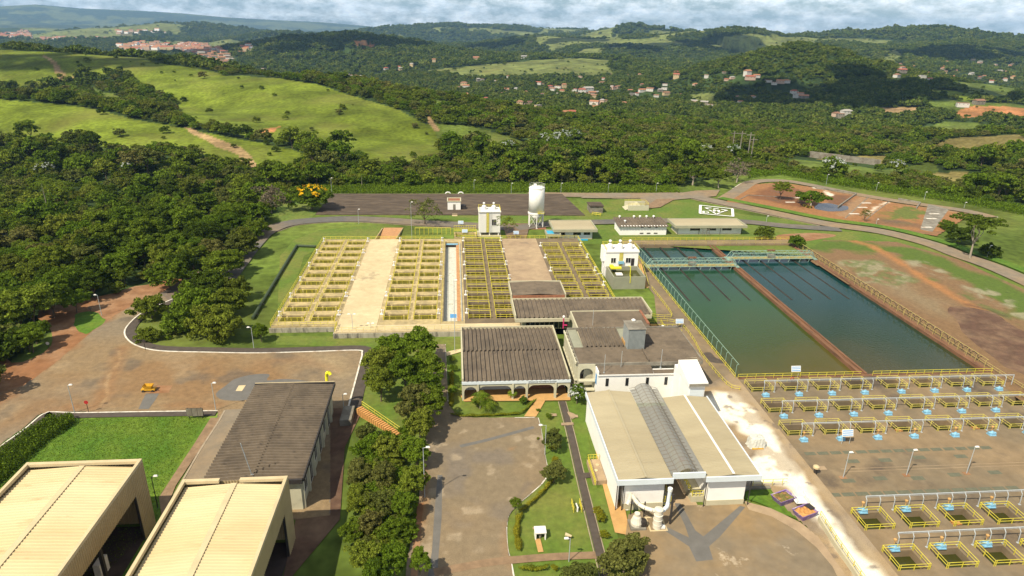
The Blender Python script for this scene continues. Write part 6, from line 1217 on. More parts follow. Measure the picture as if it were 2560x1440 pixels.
for ti, poly in enumerate(TOWNS):
    x, y, rng = town_points(poly, (30 if ti < 2 else 55), ti); r_ = np.hypot(x, y); od = np.argsort(r_); z = height(x, y)
    for j, i in enumerate(od):
        if ti < 2 and cnt < 130: town_house(float(x[i]), float(y[i]), 1.25, '%s house with %s roof in the far left town'+(', right-hand streets' if ti else '')); cnt += 1
        else:
            s = 1.25 if ti < 2 else 1.9; w, d, h = rng.choice([6, 7.5])*s, rng.choice([4, 5])*s, rng.uniform(3.5, 6)*s; n = len(rest_v); X, Y, Z = x[i], y[i], z[i]
            rest_v += [(X-w, Y-d, Z-2), (X+w, Y-d, Z-2), (X+w, Y+d, Z-2), (X-w, Y+d, Z-2), (X-w, Y-d, Z+h), (X+w, Y-d, Z+h), (X+w, Y+d, Z+h), (X-w, Y+d, Z+h), (X-w, Y, Z+h+d*.5), (X+w, Y, Z+h+d*.5)]
            rest_f += [(n, n+1, n+5, n+4), (n+1, n+2, n+6, n+9, n+5), (n+3, n, n+4, n+8, n+7), (n+2, n+3, n+7, n+6), (n+4, n+5, n+9, n+8), (n+8, n+9, n+6, n+7)]; a = int(rng.integers(0, 3)); c = 3+int(rng.integers(0, 3)); rest_m += [a, a, a, a, c, c]
me = bpy.data.meshes.new('distant_town'); me.from_pydata(rest_v, [], rest_f)
for q in ('wall_white', 'wall_pinkish', 'wall_ochre', 'tile_orange', 'tile_brown', 'tile_red'): me.materials.append(M[q])
me.polygons.foreach_set('material_index', rest_m); o = bpy.data.objects.new('distant_town', me); COL.objects.link(o); tag(o, 'hazy far towns of tiny pale houses on the left plain', 'town', kind='stuff')
for px in range(2000, 2420, 40):
    g = cast(px, 448); LOWTREES.append((g[0], g[1], 45))
# far wall, power poles, pylons
wl = [cast(2018, 393), cast(2100, 403), cast(2200, 416)]; b = MB()
for a, c in zip(wl[:-1], wl[1:]):
    za, zc = [float(height(np.array([p[0]]), np.array([p[1]]))[0]) for p in (a, c)]; b.add([(a[0], a[1], za-1), (c[0], c[1], zc-1), (c[0], c[1]+.6, zc-1), (a[0], a[1]+.6, za-1), (a[0], a[1], za+4), (c[0], c[1], zc+4), (c[0], c[1]+.6, zc+4), (a[0], a[1]+.6, za+4)], [(0,3,2,1),(4,5,6,7),(0,1,5,4),(1,2,6,5),(2,3,7,6),(3,0,4,7)])
tag(b.build('boundary_wall', 'concrete_grey'), 'long grey wall at the foot of the tan field on the right', 'wall')
for i in range(6): 
    t = (i+.5)/6; NOFOREST.append((wl[0][0]+(wl[2][0]-wl[0][0])*t, wl[0][1]+(wl[2][1]-wl[0][1])*t-22, 24)); LOWTREES.append((wl[0][0]+(wl[2][0]-wl[0][0])*t, wl[0][1]+(wl[2][1]-wl[0][1])*t-60, 34))
for i, (px, py, hh) in enumerate([(1830,380,14),(1848,388,15),(1868,400,16),(1876,404,14)]):
    g = cast(px, py); z = float(height(np.array([g[0]]), np.array([g[1]]))[0]); r = thing('power_pole', (g[0], g[1], z), 'wooden power pole in the wood beyond the junction, %s of four' % ORD[i], 'power pole', 'power poles beyond the junction'); b = MB(); b.tube((g[0], g[1], z), (g[0], g[1], z+hh), .3, 6); b.build('pole', 'concrete_grey', r); b = MB(); b.bar((g[0]-2.5, g[1], z+hh-1.5), (g[0]+2.5, g[1], z+hh-1.5), .3); b.build('crossarm', 'concrete_grey', r)
# ------------------------------------------------------------------ forests
def project(x, y, z):
    P = np.stack([x, y, z-HC], 1); f = P@np.array(fwd); a = P@np.array(rt); b = P@np.array(up)
    return 1280+FPX*a/np.maximum(f, 1e-3), 720-FPX*b/np.maximum(f, 1e-3), f
LEFTWOOD = [tuple(at(*p)[:2]) for p in [(-500,700),(-300,1010),(-80,1035),(60,905),(150,820),(160,752),(225,738),(330,742),(400,712),(470,735),(560,700),(620,640),(655,600),(650,560),(700,480),(700,400),(0,400),(-600,450)]]
def grid_points(r_in, r_out, sp, rng):
    n = int(2*r_out/sp); gx, gy = np.meshgrid(np.arange(-n//2, n//2)*sp, np.arange(0, n//2+1)*sp)
    x = gx.ravel()+rng.uniform(-.45, .45, gx.size)*sp; y = gy.ravel()+rng.uniform(-.45, .45, gx.size)*sp
    r = np.hypot(x, y); a = np.degrees(np.arctan2(x, y)); m = (r >= r_in) & (r < r_out) & (a > -43) & (a < 53); return x[m], y[m]
def forest_points():
    rng = np.random.default_rng(11); X = []; Y = []; S = []; K = []
    for (a, b, sp, s) in ((90, 330, 5.8, 3.7), (330, 800, 6.6, 3.9), (800, 1700, 8.4, 4.7), (1700, 3600, 13.0, 7.0), (3600, 6500, 26.0, 13.0)):
        x, y = grid_points(a, b, sp, rng); c, fo = cover(x, y)
        dens = fbm(x, y, 60, 41, 3); wood = (fo > .5) & (dens > .26) ; lw = in_poly(x, y, LEFTWOOD); keep = wood | lw
        for (cx, cy, cr_) in NOFOREST: keep &= np.hypot(x-cx, y-cy) > cr_
        bush = ~keep & (fo < .5) & ~in_poly(x, y, PLAT) & (rng.random(len(x)) < (.03 if a < 800 else .04)) & (np.hypot(x, y) > 300)
        sz = s*(.55+.8*rng.random(len(x))**1.6)*np.where(fbm(x, y, 35, 47, 2) > .5, 1.15, .85); sz = np.where(bush, sz*rng.uniform(.35, .8, len(x)), sz); keep |= bush
        for (cx, cy, cr_) in LOWTREES: q = np.hypot(x-cx, y-cy) < cr_; sz[q] = np.minimum(sz[q], 2.7)
        X.append(x[keep]); Y.append(y[keep]); S.append(sz[keep]); K.append(bush[keep])
    x, y, s = map(np.concatenate, (X, Y, S)); z = height(x, y); return x, y, z, s, np.concatenate(K), rng
fx_, fy_, fz_, fs_, fb_, frng = forest_points()
px_, py_, dep_ = project(fx_, fy_, fz_+fs_)
vis = (px_ > 0) & (px_ < 2560) & (py_ > 250) & (py_ < 1200) & (dep_ > 0)
score = np.where(vis, fs_/dep_, 0); order = np.argsort(-score); NIND = 215
ind = order[:NIND]; rest = np.ones(len(fx_), bool); rest[ind] = False
TONES = ['leaf_dark', 'leaf_mid', 'leaf_dark', 'leaf_mid', 'leaf_bright', 'leaf_olive']
TWORD = {'leaf_dark': 'dark green', 'leaf_mid': 'mid green', 'leaf_bright': 'bright green', 'leaf_olive': 'olive'}
for i in ind:
    tone = TONES[int(frng.choice(6, p=[.14, .30, .06, .22, .18, .10]))]; r = float(fs_[i]); P_ = px_[i]; Q_ = py_[i]
    if P_ < 750: where = ['by the red dirt', 'above the road bend', 'halfway up', 'below the pasture'][0 if Q_ > 680 else 1 if Q_ > 560 else 2 if Q_ > 430 else 3]+' in the left woodland, '+['left edge', 'left part', 'middle', 'right part', 'lawn side'][min(4, int(P_/150))]
    elif P_ < 1700: where = 'in the wood behind the dark roof, '+['left end', 'left of the white hut', 'left of the silo', 'right of the silo', 'near the junction'][min(4, int((P_-750)/190))]
    else: where = 'beyond the far loop road, '+['near the junction', 'left part', 'middle', 'right part', 'right edge'][min(4, int((P_-1700)/175))]
    size = 'broad' if r > 4.6 else 'medium' if r > 3.4 else 'small'
    tree(fx_[i], fy_[i], fz_[i], r*2.0*frng.uniform(.95, 1.25), r*1.12, 'near' if dep_[i] < 230 else 'mid', tone, '%s %s round tree %s' % (size, TWORD[tone], where), 'woodland trees around the plant')
def forest_object(name, label, sel, protos, kind='stuff'):
    """one object: a point for every tree of the far woods, a crown instanced on each by geometry nodes"""
    n = int(sel.sum()); me = bpy.data.meshes.new(name); me.vertices.add(n)
    me.vertices.foreach_set('co', np.stack([fx_[sel], fy_[sel], fz_[sel]+fs_[sel]*.62], 1).ravel())
    for nm, arr in (('size', fs_[sel]*1.14), ('turn', frng.uniform(0, 6.28, n))):
        a = me.attributes.new(nm, 'FLOAT', 'POINT'); a.data.foreach_set('value', arr)
    a = me.attributes.new('kindno', 'INT', 'POINT'); a.data.foreach_set('value', frng.integers(0, len(protos), n).astype(np.int32))
    o = bpy.data.objects.new(name, me); COL.objects.link(o); tag(o, label, 'forest', kind=kind)
    ng = bpy.data.node_groups.new(name, 'GeometryNodeTree'); ng.interface.new_socket('Geometry', in_out='INPUT', socket_type='NodeSocketGeometry'); ng.interface.new_socket('Geometry', in_out='OUTPUT', socket_type='NodeSocketGeometry')
    gi = N(ng, 'NodeGroupInput'); go = N(ng, 'NodeGroupOutput'); jn = N(ng, 'GeometryNodeJoinGeometry')
    def na(nm, dt):
        q = N(ng, 'GeometryNodeInputNamedAttribute', data_type=dt); q.inputs['Name'].default_value = nm; return q.outputs['Attribute']
    sz = na('size', 'FLOAT'); tr_ = na('turn', 'FLOAT'); kd = na('kindno', 'INT')
    rot = N(ng, 'ShaderNodeCombineXYZ'); ng.links.new(tr_, rot.inputs[2]); scl = N(ng, 'ShaderNodeCombineXYZ')
    for k in range(3): ng.links.new(sz, scl.inputs[k])
    for k, p in enumerate(protos):
        oi = N(ng, 'GeometryNodeObjectInfo', transform_space='ORIGINAL'); oi.inputs['Object'].default_value = p; oi.inputs['As Instance'].default_value = True
        cmp_ = N(ng, 'FunctionNodeCompare', data_type='INT', operation='EQUAL'); ng.links.new(kd, cmp_.inputs[2]); cmp_.inputs[3].default_value = k
        ip = N(ng, 'GeometryNodeInstanceOnPoints'); ng.links.new(gi.outputs[0], ip.inputs['Points']); ng.links.new(cmp_.outputs[0], ip.inputs['Selection'])
        ng.links.new(oi.outputs['Geometry'], ip.inputs['Instance']); ng.links.new(rot.outputs[0], ip.inputs['Rotation']); ng.links.new(scl.outputs[0], ip.inputs['Scale'])
        ng.links.new(ip.outputs[0], jn.inputs[0])
    ng.links.new(jn.outputs[0], go.inputs[0]); md = o.modifiers.new('trees', 'NODES'); md.node_group = ng; return o
def proto(kind, k, m):
    o = bpy.data.objects.new('crown', crown_data(kind, k, m)); return o          # never linked: only its mesh is used
rr_ = np.hypot(fx_, fy_)
forest_object('forest', 'dense mixed woodland filling the valley round the plant', rest & (rr_ < 800), [proto('mid', k, m) for k, m in ((0, 'leaf_dark'), (1, 'leaf_mid'), (2, 'leaf_olive'), (3, 'leaf_mid'), (1, 'leaf_bright'), (2, 'leaf_mid'), (0, 'leaf_olive'), (3, 'leaf_dark'))])
forest_object('distant_forest', 'far woods covering the valley floor and the distant hills', rest & (rr_ >= 800), [proto('far', k, m) for k, m in ((0, 'leaf_far'), (1, 'leaf_far'), (2, 'leaf_far'), (3, 'leaf_far'))])
print('forest', len(fx_), int(rest.sum()))
def grass(name, poly, n, h, m, label, px=True, s=.09):
    P = [tuple(at(*p)[:2]) for p in poly] if px else poly; x0, x1 = min(p[0] for p in P), max(p[0] for p in P); y0, y1 = min(p[1] for p in P), max(p[1] for p in P); rng = np.random.default_rng(n); x = rng.uniform(x0, x1, n); y = rng.uniform(y0, y1, n); k = in_poly(x, y, P); x = x[k]; y = y[k]
    z = height(x, y); hh = h*(.4+fbm(x, y, 6, 61, 3)*1.1); V, F = quads(np.stack([x, y, z+rng.uniform(0, 1, len(x))*hh], 1), rng.normal(size=(len(x), 3))*np.array([1, 1, .4]), s, rng)
    o = bpy.data.objects.new(name, mesh_of(name, V, F, m)); COL.objects.link(o); tag(o, label, 'grass', kind='stuff'); return o
# ------------------------------------------------------------------ trees, hedges and shrubs of the plant
def gtree(px, py, h, r, label, kind='near', m='leaf_mid', name='broadleaf_tree', z=None, bark='bark', rzs=1.0, group=None, cat='tree'):
    """a tree whose crown centre shows at a pixel"""
    cz = h-r*.72*rzs; p = at(px, py, max(cz, h*.4)); return tree(p.x, p.y, 0, h, r, kind, m, label, group, name, None, bark, cat, rzs)
CL = [ # belt between the parking lot and the entrance lane: crown centre px, height, radius, material, words
 (985,872,8,4.2,'leaf_bright','bright round tree at the far left of the tree belt beside the arcade lawn'), (1048,862,9,4.6,'leaf_bright','tall bright green tree at the far end of the tree belt, near the cream walkway'),
 (945,905,7,3.6,'leaf_bright','tree at the parking corner end of the belt'), (1010,925,8,4.2,'leaf_mid','middle tree of the far belt group'), (1070,918,7.5,3.8,'leaf_bright','bright tree overhanging the lane left of the arcade building'),
 (950,955,7,3.4,'leaf_mid','full tree above the orange stair'), (1062,968,7.5,3.6,'leaf_mid','tree shading the lane opposite the arcade lawn'), (1040,1002,8.0,3.9,'leaf_olive','broad olive feathery tree beside the orange stair'), (1072,1010,7,3.4,'leaf_mid','tree at the mouth of the lane'),
 (1050,1060,6.5,3.2,'leaf_bright','tree casting shade on the top corner of the entrance lot'), (1005,1112,4.0,2.2,'leaf_bright','small bright tree just below the orange stair'), (915,1085,3,2.2,'leaf_olive','olive bush left of the orange stair foot'),
 (920,1120,4.2,2.8,'leaf_bright','bushy tree on the left flank of the belt, upper'), (975,1120,5,2.8,'leaf_bright','bright tree in the middle of the belt'), (1040,1130,5.5,2.8,'leaf_bright','bright tree by the lot lamp'),
 (900,1185,4,2.8,'leaf_olive','olive thicket on the left flank of the belt'), (960,1190,4.4,2.6,'leaf_olive','olive bush in the belt centre'), (1035,1200,5.6,2.9,'leaf_bright','bright tree opposite the middle of the entrance lot'),
 (900,1250,4,2.7,'leaf_mid','thicket low on the left flank of the belt'), (955,1255,4.6,2.6,'leaf_olive','olive tree low in the belt'), (1008,1262,5,2.4,'leaf_bright','bright tree low in the belt near the lot edge'),
 (925,1310,4,2.4,'leaf_olive','olive bush near the foot of the belt'), (985,1325,4,2.2,'leaf_mid','low bush near the foot of the belt'), (880,1330,3.4,2.1,'leaf_mid','low bush beside the right beige shed'),
 (915,1395,6.5,2.6,'leaf_bright','bright tree at the bottom edge left of the entrance lot'), (985,1400,6.5,2.5,'leaf_bright','bright spreading tree at the bottom edge by the lot'), (1050,1400,5.5,1.7,'leaf_bright','light tree overhanging the bottom left corner of the entrance lot'), (940,1450,7,2.6,'leaf_mid','tree cut by the bottom edge of the view')]
for (px, py, h, r, m, w) in CL: gtree(px, py, h*.95, r*.87, w, 'near', m, rzs=1.15)
rg = random.Random(5)
for i in range(80):                                           # low scrub filling the belt
    t = rg.random(); px = 905+t*20+rg.uniform(0, 110); py = 1040+rg.uniform(0, 360); p = at(px, py)
    m = rg.choice(['leaf_olive', 'leaf_mid', 'leaf_bright', 'leaf_mid'])
    if 1000 < py < 1110 and 880 < px < 1010: continue
    tree(p.x, p.y, 0, 2.0, rg.uniform(1.1, 1.9), 'bush', m, ('low %s scrub bush under the tree belt' % TWORD[m])+(' below the orange stair' if py < 1160 else ' midway down' if py < 1280 else ' near its foot'), 'scrub under the tree belt', 'scrub_bush', cat='bush')
# roundabout grove at the bend of the parking lot
for (px, py, h, r, m, w) in [(375,775,5.5,3.6,'leaf_mid','dark round tree at the left end of the grove in the bend'), (490,768,7.5,5.2,'leaf_bright','wide bright tree at the back of the grove in the bend'), (545,815,7,5.3,'leaf_mid','big round tree at the front of the grove in the bend'),
      (440,812,4.2,3.6,'leaf_bright','low bright tree at the front left of the grove'), (565,760,7,4.2,'leaf_mid','tree at the back right of the grove'), (372,840,2.6,2.2,'leaf_mid','small bush at the kerb of the grove'), (650,830,4.0,1.7,'leaf_mid','small slender tree between the grove and the tank wall')]:
    gtree(px, py, h, r*1.08, w, 'near', m, rzs=1.2)
# trees between the left road and the green pipe
for (px, py, h, r, m, w) in [(480,640,8,5.6,'leaf_mid','tree above the left road, farthest of the row'), (560,660,8,5.4,'leaf_mid','tree above the left road beside the pipe lawn'), (420,690,7.5,5.0,'leaf_mid','tree above the left road near the dirt junction'), (520,710,7.5,5.0,'leaf_dark','dark tree over the road bend behind the grove'), (600,610,7.5,4.8,'leaf_olive','olive tree by the road below the bare tree'), (640,570,6,4.0,'leaf_mid','tree beside the road left of the pipe corner'), (585,720,6,3.6,'leaf_dark','dark tree nearest the lower end of the green pipe')]:
    gtree(px, py, h, r, w, 'near', m)
gtree(778,497,9.5,7.2,'large spreading tree crowned with yellow blossom left of the reservoir roof', 'near', 'leaf_mid', 'flowering_tree')
fl = CH and None
def blossoms(px, py, h, r, m, label_tree, n=70, top=.35, name='blossom'):
    """flowers on the top of the last planted tree's crown"""
    root = [o for o in COL.objects if o.get('label') == label_tree][-1]; rng = np.random.default_rng(n); P = rng.normal(size=(n*6, 3)); P /= np.linalg.norm(P, axis=1)[:, None]; P = P[P[:, 2] > top][:n]
    cen = P*np.array([.92, .92, .74]); Q = np.repeat(cen, 14, 0)+rng.normal(size=(len(cen)*14, 3))*.05; V, F = quads(Q, np.repeat(P, 14, 0)+rng.normal(size=Q.shape)*.4, .05, rng)
    me = mesh_of(name, V, F, m); o = bpy.data.objects.new(name, me); COL.objects.link(o); o.parent = root; cr_ = [c for c in root.children if c.name.startswith('crown')][0]; o.location = cr_.location; o.scale = cr_.scale; return o
blossoms(0, 0, 0, 0, 'blossom_yellow', 'large spreading tree crowned with yellow blossom left of the reservoir roof', 26, .55)
gtree(675,500,9.5,6.5,'bare brown feathery tree beside the yellow flowering tree', 'sparse', 'leaf_bare', 'bare_tree', bark='bark_pale')
gtree(1062,530,9,6.0,'thin half-bare olive tree behind the tank blocks', 'sparse', 'leaf_olive', 'sparse_tree')
gtree(1266,560,8.5,3.2,'slim tree beside the small hopper house', 'sparse', 'leaf_mid', 'sparse_tree')
for (px, py, h, r, kd, m, w, nm) in [(1735,430,11,8.5,'umbrella','leaf_dark','large flat-crowned tree at the junction beyond the lawn','umbrella_tree'), (1800,440,9,6,'umbrella','leaf_dark','second flat-crowned tree at the junction, right of the largest','umbrella_tree'), (1845,430,10,7,'sparse','leaf_bare','pale leafless tree near the far loop road','bare_tree'),
   (1955,470,8,3.6,'near','leaf_mid','darker tree at the left of the sludge ponds','broadleaf_tree'), (2030,495,8,7.5,'umbrella','leaf_mid','wide leaning tree over the sludge pond','umbrella_tree'), (2165,535,5,2.4,'sparse','leaf_olive','small thin tree between the two sludge ponds','sparse_tree'),
   (2450,556,16,6.6,'umbrella','leaf_dark','tall tree with leaning pale trunk beside the right road','umbrella_tree'), (2400,590,6,4.6,'near','leaf_dark','dark round tree under the tall leaning tree','broadleaf_tree'), (2370,566,3.6,3.0,'near','leaf_mid','small round bush tree right of the sludge ponds','broadleaf_tree'), (2475,630,4,3.4,'near','leaf_dark','dark low tree right of the tall leaning trunk','broadleaf_tree'),
   (1915,588,3.6,3.6,'bush','leaf_dark','dark bush behind the far rail of the right basin','bush'), (1990,608,3.6,3.0,'bush','leaf_mid','bush at the far right corner of the basins','bush'),
   (1382,1098,3.6,2.0,'sparse','leaf_olive','small leafy tree by the kerb lamp on the middle lawn','small_tree'), (1385,1180,3.4,1.9,'sparse','leaf_olive','small leafy tree at the lot bend on the middle lawn','small_tree'), (1290,1258,2.8,.9,'near','leaf_mid','very small slender tree at the hedge corner','small_tree'),
   (1562,1400,4.6,3.6,'sparse','leaf_olive','grey-green tree at the bottom beside the yard','small_tree'), (1445,1440,3.0,2.2,'sparse','leaf_olive','grey-green shrub at the bottom edge of the lawn','small_tree')]:
    o = gtree(px, py, h, r, w, kd, m, nm, bark='bark_pale' if kd == 'umbrella' or m == 'leaf_bare' else 'bark', rzs=.8 if kd == 'umbrella' else 1)
for w_, r_ in (('grey-green tree at the bottom beside the yard', 3.5), ('small leafy tree by the kerb lamp on the middle lawn', 1.9), ('small leafy tree at the lot bend on the middle lawn', 1.8), ('grey-green shrub at the bottom edge of the lawn', 2)):
    root = [o for o in COL.objects if o.get('label') == w_][-1]; c = [k for k in root.children if k.name.startswith('crown')][0]; c.data = crown_data('near', 1, 'leaf_olive')
# white flowering bush by the white block, white flowering trees in the woods
def bush(px, py, r, m, label, h=None, name='bush', group=None, kind='bush', cat='bush'):
    p = at(px, py); o = tree(p.x, p.y, 0, (h or r*1.6), r, kind, m, label, group, name, cat=cat); return o
bush(1442,1010,1.9,'leaf_mid','white flowering bush at the left corner of the white filter building',3.6,'flowering_bush'); blossoms(0,0,0,0,'blossom_white','white flowering bush at the left corner of the white filter building',60,-.2)
for i, (px, py, hh, r) in enumerate([(1270,385,11,5.5), (1405,362,13,8), (1375,372,12,5), (1360,362,11,4), (1435,356,12,5), (2078,430,10,7), (1760,385,9,5), (1830,388,9,5), (118,437,9,5), (328,436,9,3.5), (1748,395,8,4), (2235,428,9,5)]):
    c = cast(px, py+14); z = float(height(np.array([c[0]]), np.array([c[1]]))[0]); lb = 'tree with silvery white flowers %s' % ['left of the silo in the back wood', 'on the knoll above the silo, largest of its group', 'on the knoll, left of the largest', 'on the knoll, far left of its group', 'on the knoll, right of the largest', 'right of the far junction beyond the sugar-cane strip', 'by the power poles', 'by the power poles, right of its twin', 'in the upper left woodland', 'in the left woodland centre', 'below the power poles', 'beyond the right loop road'][i]
    tree(c[0], c[1], z, hh, r, 'mid', 'leaf_mid', lb, None, 'flowering_tree'); blossoms(0,0,0,0,'blossom_white',lb,26,.25)
def palm(px, py, h, label, n=15, L=2.3, z=0):
    p = at(px, py); r = thing('palm_tree', (p.x, p.y, z), label, 'palm'); rng = random.Random(int(px)); b = MB(); b.tube((p.x, p.y, z), (p.x+.1, p.y, z+h*.5), .14, 7, .11); b.tube((p.x+.1, p.y, z+h*.5), (p.x, p.y, z+h), .11, 7, .08); b.build('trunk', 'bark_pale', r)
    for i in range(n):
        a = 2*math.pi*i/n+rng.uniform(-.2, .2); e = rng.uniform(.2, 1.0); b = MB(); pts = []
        for k in range(8): t = k/7; rr = L*t*(1-.15*t); pts.append(Vector((p.x+math.cos(a)*rr, p.y+math.sin(a)*rr, z+h+math.sin(e)*L*.75*t-L*.85*t*t)))
        for k in range(7):
            d = (pts[k+1]-pts[k]).normalized(); s = Vector((-math.sin(a), math.cos(a), 0)); w = .42*math.sin(math.pi*min(.97, (k+.6)/7.2))+.05
            for sg in (1, -1):
                for q in (0, .5):
                    o = pts[k].lerp(pts[k+1], q); b.add([o, o+d*.09, o+s*sg*w+d*.22-Vector((0, 0, w*.45)), o+s*sg*w+d*.13-Vector((0, 0, w*.45))], [(0, 1, 2, 3)])
        b.build('frond', 'leaf_mid', r)
    return r
palm(1212,1020,2.6,'clump palm with several fronds in front of the arcade'); palm(1200,1022,3.2,'taller palm left in the clump before the arcade'); palm(1222,1028,2.0,'short palm right in the clump before the arcade'); palm(1281,996,1.6,'small palm by the second arcade column',10,1.1); palm(1132,985,1.6,'small palm by the hedge left of the arcade',10,1.3)
palm(120,530,11,'tall palm rising out of the left woodland',18,4.5); palm(905,470,6,'palm at the wood edge behind the reservoir roof',16,3.5)
bush(1193,1018,1.1,'leaf_dark','round clipped dark bush left of the palm clump',1.8)
for i, (px, py, r) in enumerate([(1132,905,.75),(1132,928,.85),(1372,1048,.65),(1370,1105,.5),(1345,1030,.4),(1308,1010,.9)]): bush(px, py, r, 'leaf_mid', ['small round bush by the tall pole left of the arcade, upper', 'small round bush by the tall pole left of the arcade, lower', 'small round clipped bush between lot kerb and lawn path', 'tiny bush on the middle lawn', 'tiny bush beside the cream path', 'loose bush in the arcade lawn near the cream path'][i])
def hedge(pts, w, h, m, label):
    P = smooth_pts([tuple(at(*p)[:2]) for p in pts], 8, False); L = [0]
    for a, b in zip(P[:-1], P[1:]): L.append(L[-1]+math.hypot(b[0]-a[0], b[1]-a[1]))
    n = int(L[-1]*340*w); rng = np.random.default_rng(n); s = rng.uniform(0, L[-1], n); x = np.interp(s, L, [p[0] for p in P]); y = np.interp(s, L, [p[1] for p in P]); a = rng.uniform(0, math.pi, n); rr = rng.uniform(.7, 1.05, n)*(1+.25*np.sin(s*2.3))
    V, F = quads(np.stack([x+np.cos(a)*w/2*rr, y+rng.uniform(-.2, .2, n)+np.cos(a*1.7)*w/2*rr, h*np.abs(np.sin(a))**.5*rr], 1), np.stack([np.cos(a), rng.normal(size=n)*.4, np.sin(a)], 1), .085, rng)
    o = bpy.data.objects.new('hedge', mesh_of('hedge', V, F, m)); COL.objects.link(o); tag(o, label, 'hedge'); return o
hedge([(1128,935),(1129,970),(1128,1018)], .9, .8, 'leaf_yellow', 'yellow-green hedge along the lane left of the arcade lawn'); hedge([(1130,1037),(1160,1042),(1230,1040),(1300,1036)], .8, .55, 'leaf_yellow', 'low yellow-green hedge along the top kerb of the entrance lot'); hedge([(1305,1034),(1322,1018),(1338,1002)], .8, .6, 'leaf_bright', 'short hedge beside the cream path to the arcade')
hedge([(1380,1207),(1345,1245),(1302,1282)], .8, .8, 'leaf_yellow', 'diagonal clipped hedge on the middle lawn below the lot bend'); hedge([(1300,1290),(1292,1330),(1298,1378)], .9, .8, 'leaf_yellow', 'curved clipped hedge beside the lot on the lower lawn'); hedge([(1303,1423),(1335,1426),(1366,1422)], .9, .7, 'leaf_yellow', 'short straight hedge at the bottom of the lawn')
for i, (px, py, r, h) in enumerate([(1380,1130,.6,1.2),(1387,1157,.7,1.0),(1495,1290,.8,1.4),(1502,1305,.8,1.2),(1510,1345,.75,1.1),(1520,1420,.8,1.2),(1386,1427,.5,.8),(1345,1100,.3,.5)]): bush(px, py, r, 'leaf_yellow', ['yellow bush below the kerb lamp', 'round yellow bush above the lot bend', 'upper yellow bush left of the ochre walkway', 'second yellow bush left of the ochre walkway', 'third yellow bush left of the ochre walkway', 'yellow bush at the foot of the grey-green tree', 'small yellow bush right of the bottom hedge', 'tiny yellow shrub by the lot kerb'][i], h)
tag(grass('tall_grass_bank', [(-90,1270),(0,1215),(70,1150),(120,1105),(190,1060),(185,1047),(125,1048),(60,1090),(0,1140),(-100,1200)], 26000, 1.5, 'leaf_mid', 'dense tall grass bank between the left road and the lower lawn', s=.16), kind='stuff')
# strips of tall reed grass
grass('reed_grass', [(1870,447),(1950,438),(2080,462),(2250,488),(2420,512),(2560,540),(2560,520),(2400,485),(2230,468),(2060,440),(1940,420),(1860,425)], 90000, 2.4, 'leaf_bright', 'bright tall reed grass along the outside of the loop road', s=.32)
grass('tall_weeds', [(690,500),(800,492),(830,486),(1130,484),(1440,482),(1700,484),(1690,470),(1400,462),(1000,455),(830,455),(700,470)], 90000, 1.6, 'leaf_bright', 'tall weeds between the reservoir roof and the back wood', s=.3)
grass('lawn_tufts', [(-200,1500),(-60,1210),(120,1075),(200,1048),(480,1042),(518,1046),(470,1120),(430,1185),(398,1235),(396,1300),(200,1500)], 60000, .16, 'leaf_bright', 'grass tufts on the lower left lawn', s=.07)
# ------------------------------------------------------------------ lamps, poles and signs
def lamp(px, py, top, label, arm=.9, dbl=False, dirx=1, group='street lamps of the plant', xy=None, h=None, m='pipe_grey', base=False):
    p = at(px, py) if xy is None else Vector((*xy, 0)); h = h or height_of(px, py, top); r = thing('street_lamp', (p.x, p.y, 0), label, 'street lamp', group)
    b = MB(); b.tube((p.x, p.y, 0), (p.x, p.y, h-.1), .075, 7, .05); b.build('pole', m, r); b = MB()
    for s in ((dirx, -dirx) if dbl else (dirx,)): b.tube((p.x, p.y, h-.15), (p.x+s*arm, p.y, h), .035, 5)
    b.build('arm', m, r)
    for s in ((dirx, -dirx) if dbl else (dirx,)):
        b = MB(); c = p.x+s*(arm+.2); b.add([(c-.32, p.y-.16, h-.04), (c+.32, p.y-.16, h-.04), (c+.32, p.y+.16, h-.04), (c-.32, p.y+.16, h-.04), (c-.22, p.y-.1, h+.12), (c+.22, p.y-.1, h+.12), (c+.22, p.y+.1, h+.12), (c-.22, p.y+.1, h+.12)], [(0,3,2,1),(4,5,6,7),(0,1,5,4),(1,2,6,5),(2,3,7,6),(3,0,4,7)]); b.build('lamp_head', 'white_metal', r)
    if base: MB().box(p.x-.6, p.y-.4, .06, p.x+.5, p.y+.35, .1).build('base_slab', 'dirt_red', r)
    return r
lamp(187,1033,962,'lamp post beside the left stop sign at the lawn kerb', .3); lamp(540,1027,957,'lamp post left of the workshop by the parking patch', .3); lamp(635,872,818,'lamp post between the grove and the small slender tree', .4, dirx=-1); lamp(255,790,737,'lamp post on the grass patch by the dirt junction', .3, dirx=-1)
lamp(860,1030,985,'slim lamp pole behind the workshop corner', .3); lamp(1062,1245,1118,'lamp pole at the left edge of the entrance lot with two arms', .5, dirx=1); lamp(1362,1138,1062,'kerb lamp on the right side of the entrance lot', .7, dirx=-1); lamp(1422,1405,1345,'lamp pole on the lower lawn by the crossing path', .3, dirx=-1)
lamp(2107.6,1194.5,1130.7,'first lamp from the left on the brown deck', .15, base=True); lamp(2265.8,1188.6,1124.8,'second lamp from the left on the brown deck', .15, base=True); lamp(2416,1184,1117,'third lamp from the left on the brown deck', .15, base=True)
lamp(883,838,785,'twin-headed lamp on the cream plaza front', .45, True); lamp(928,835,808,'short twin-headed lamp beside the plaza lamp', .3, True); lamp(1137,880,700,'very tall thin pole with lamp between the tree belt and the arcade', .2)
lamp(395,1270,1190,'dark lamp post between the two beige sheds', .4, m='frame_dark'); lamp(897,560,523,'lamp beside the road below the reservoir roof', .2); lamp(1030,600,505,'tall lamp pole behind the second tank block', .2); lamp(1900+15,558,540,'lamp at the road right of the helipad lawn', .2)
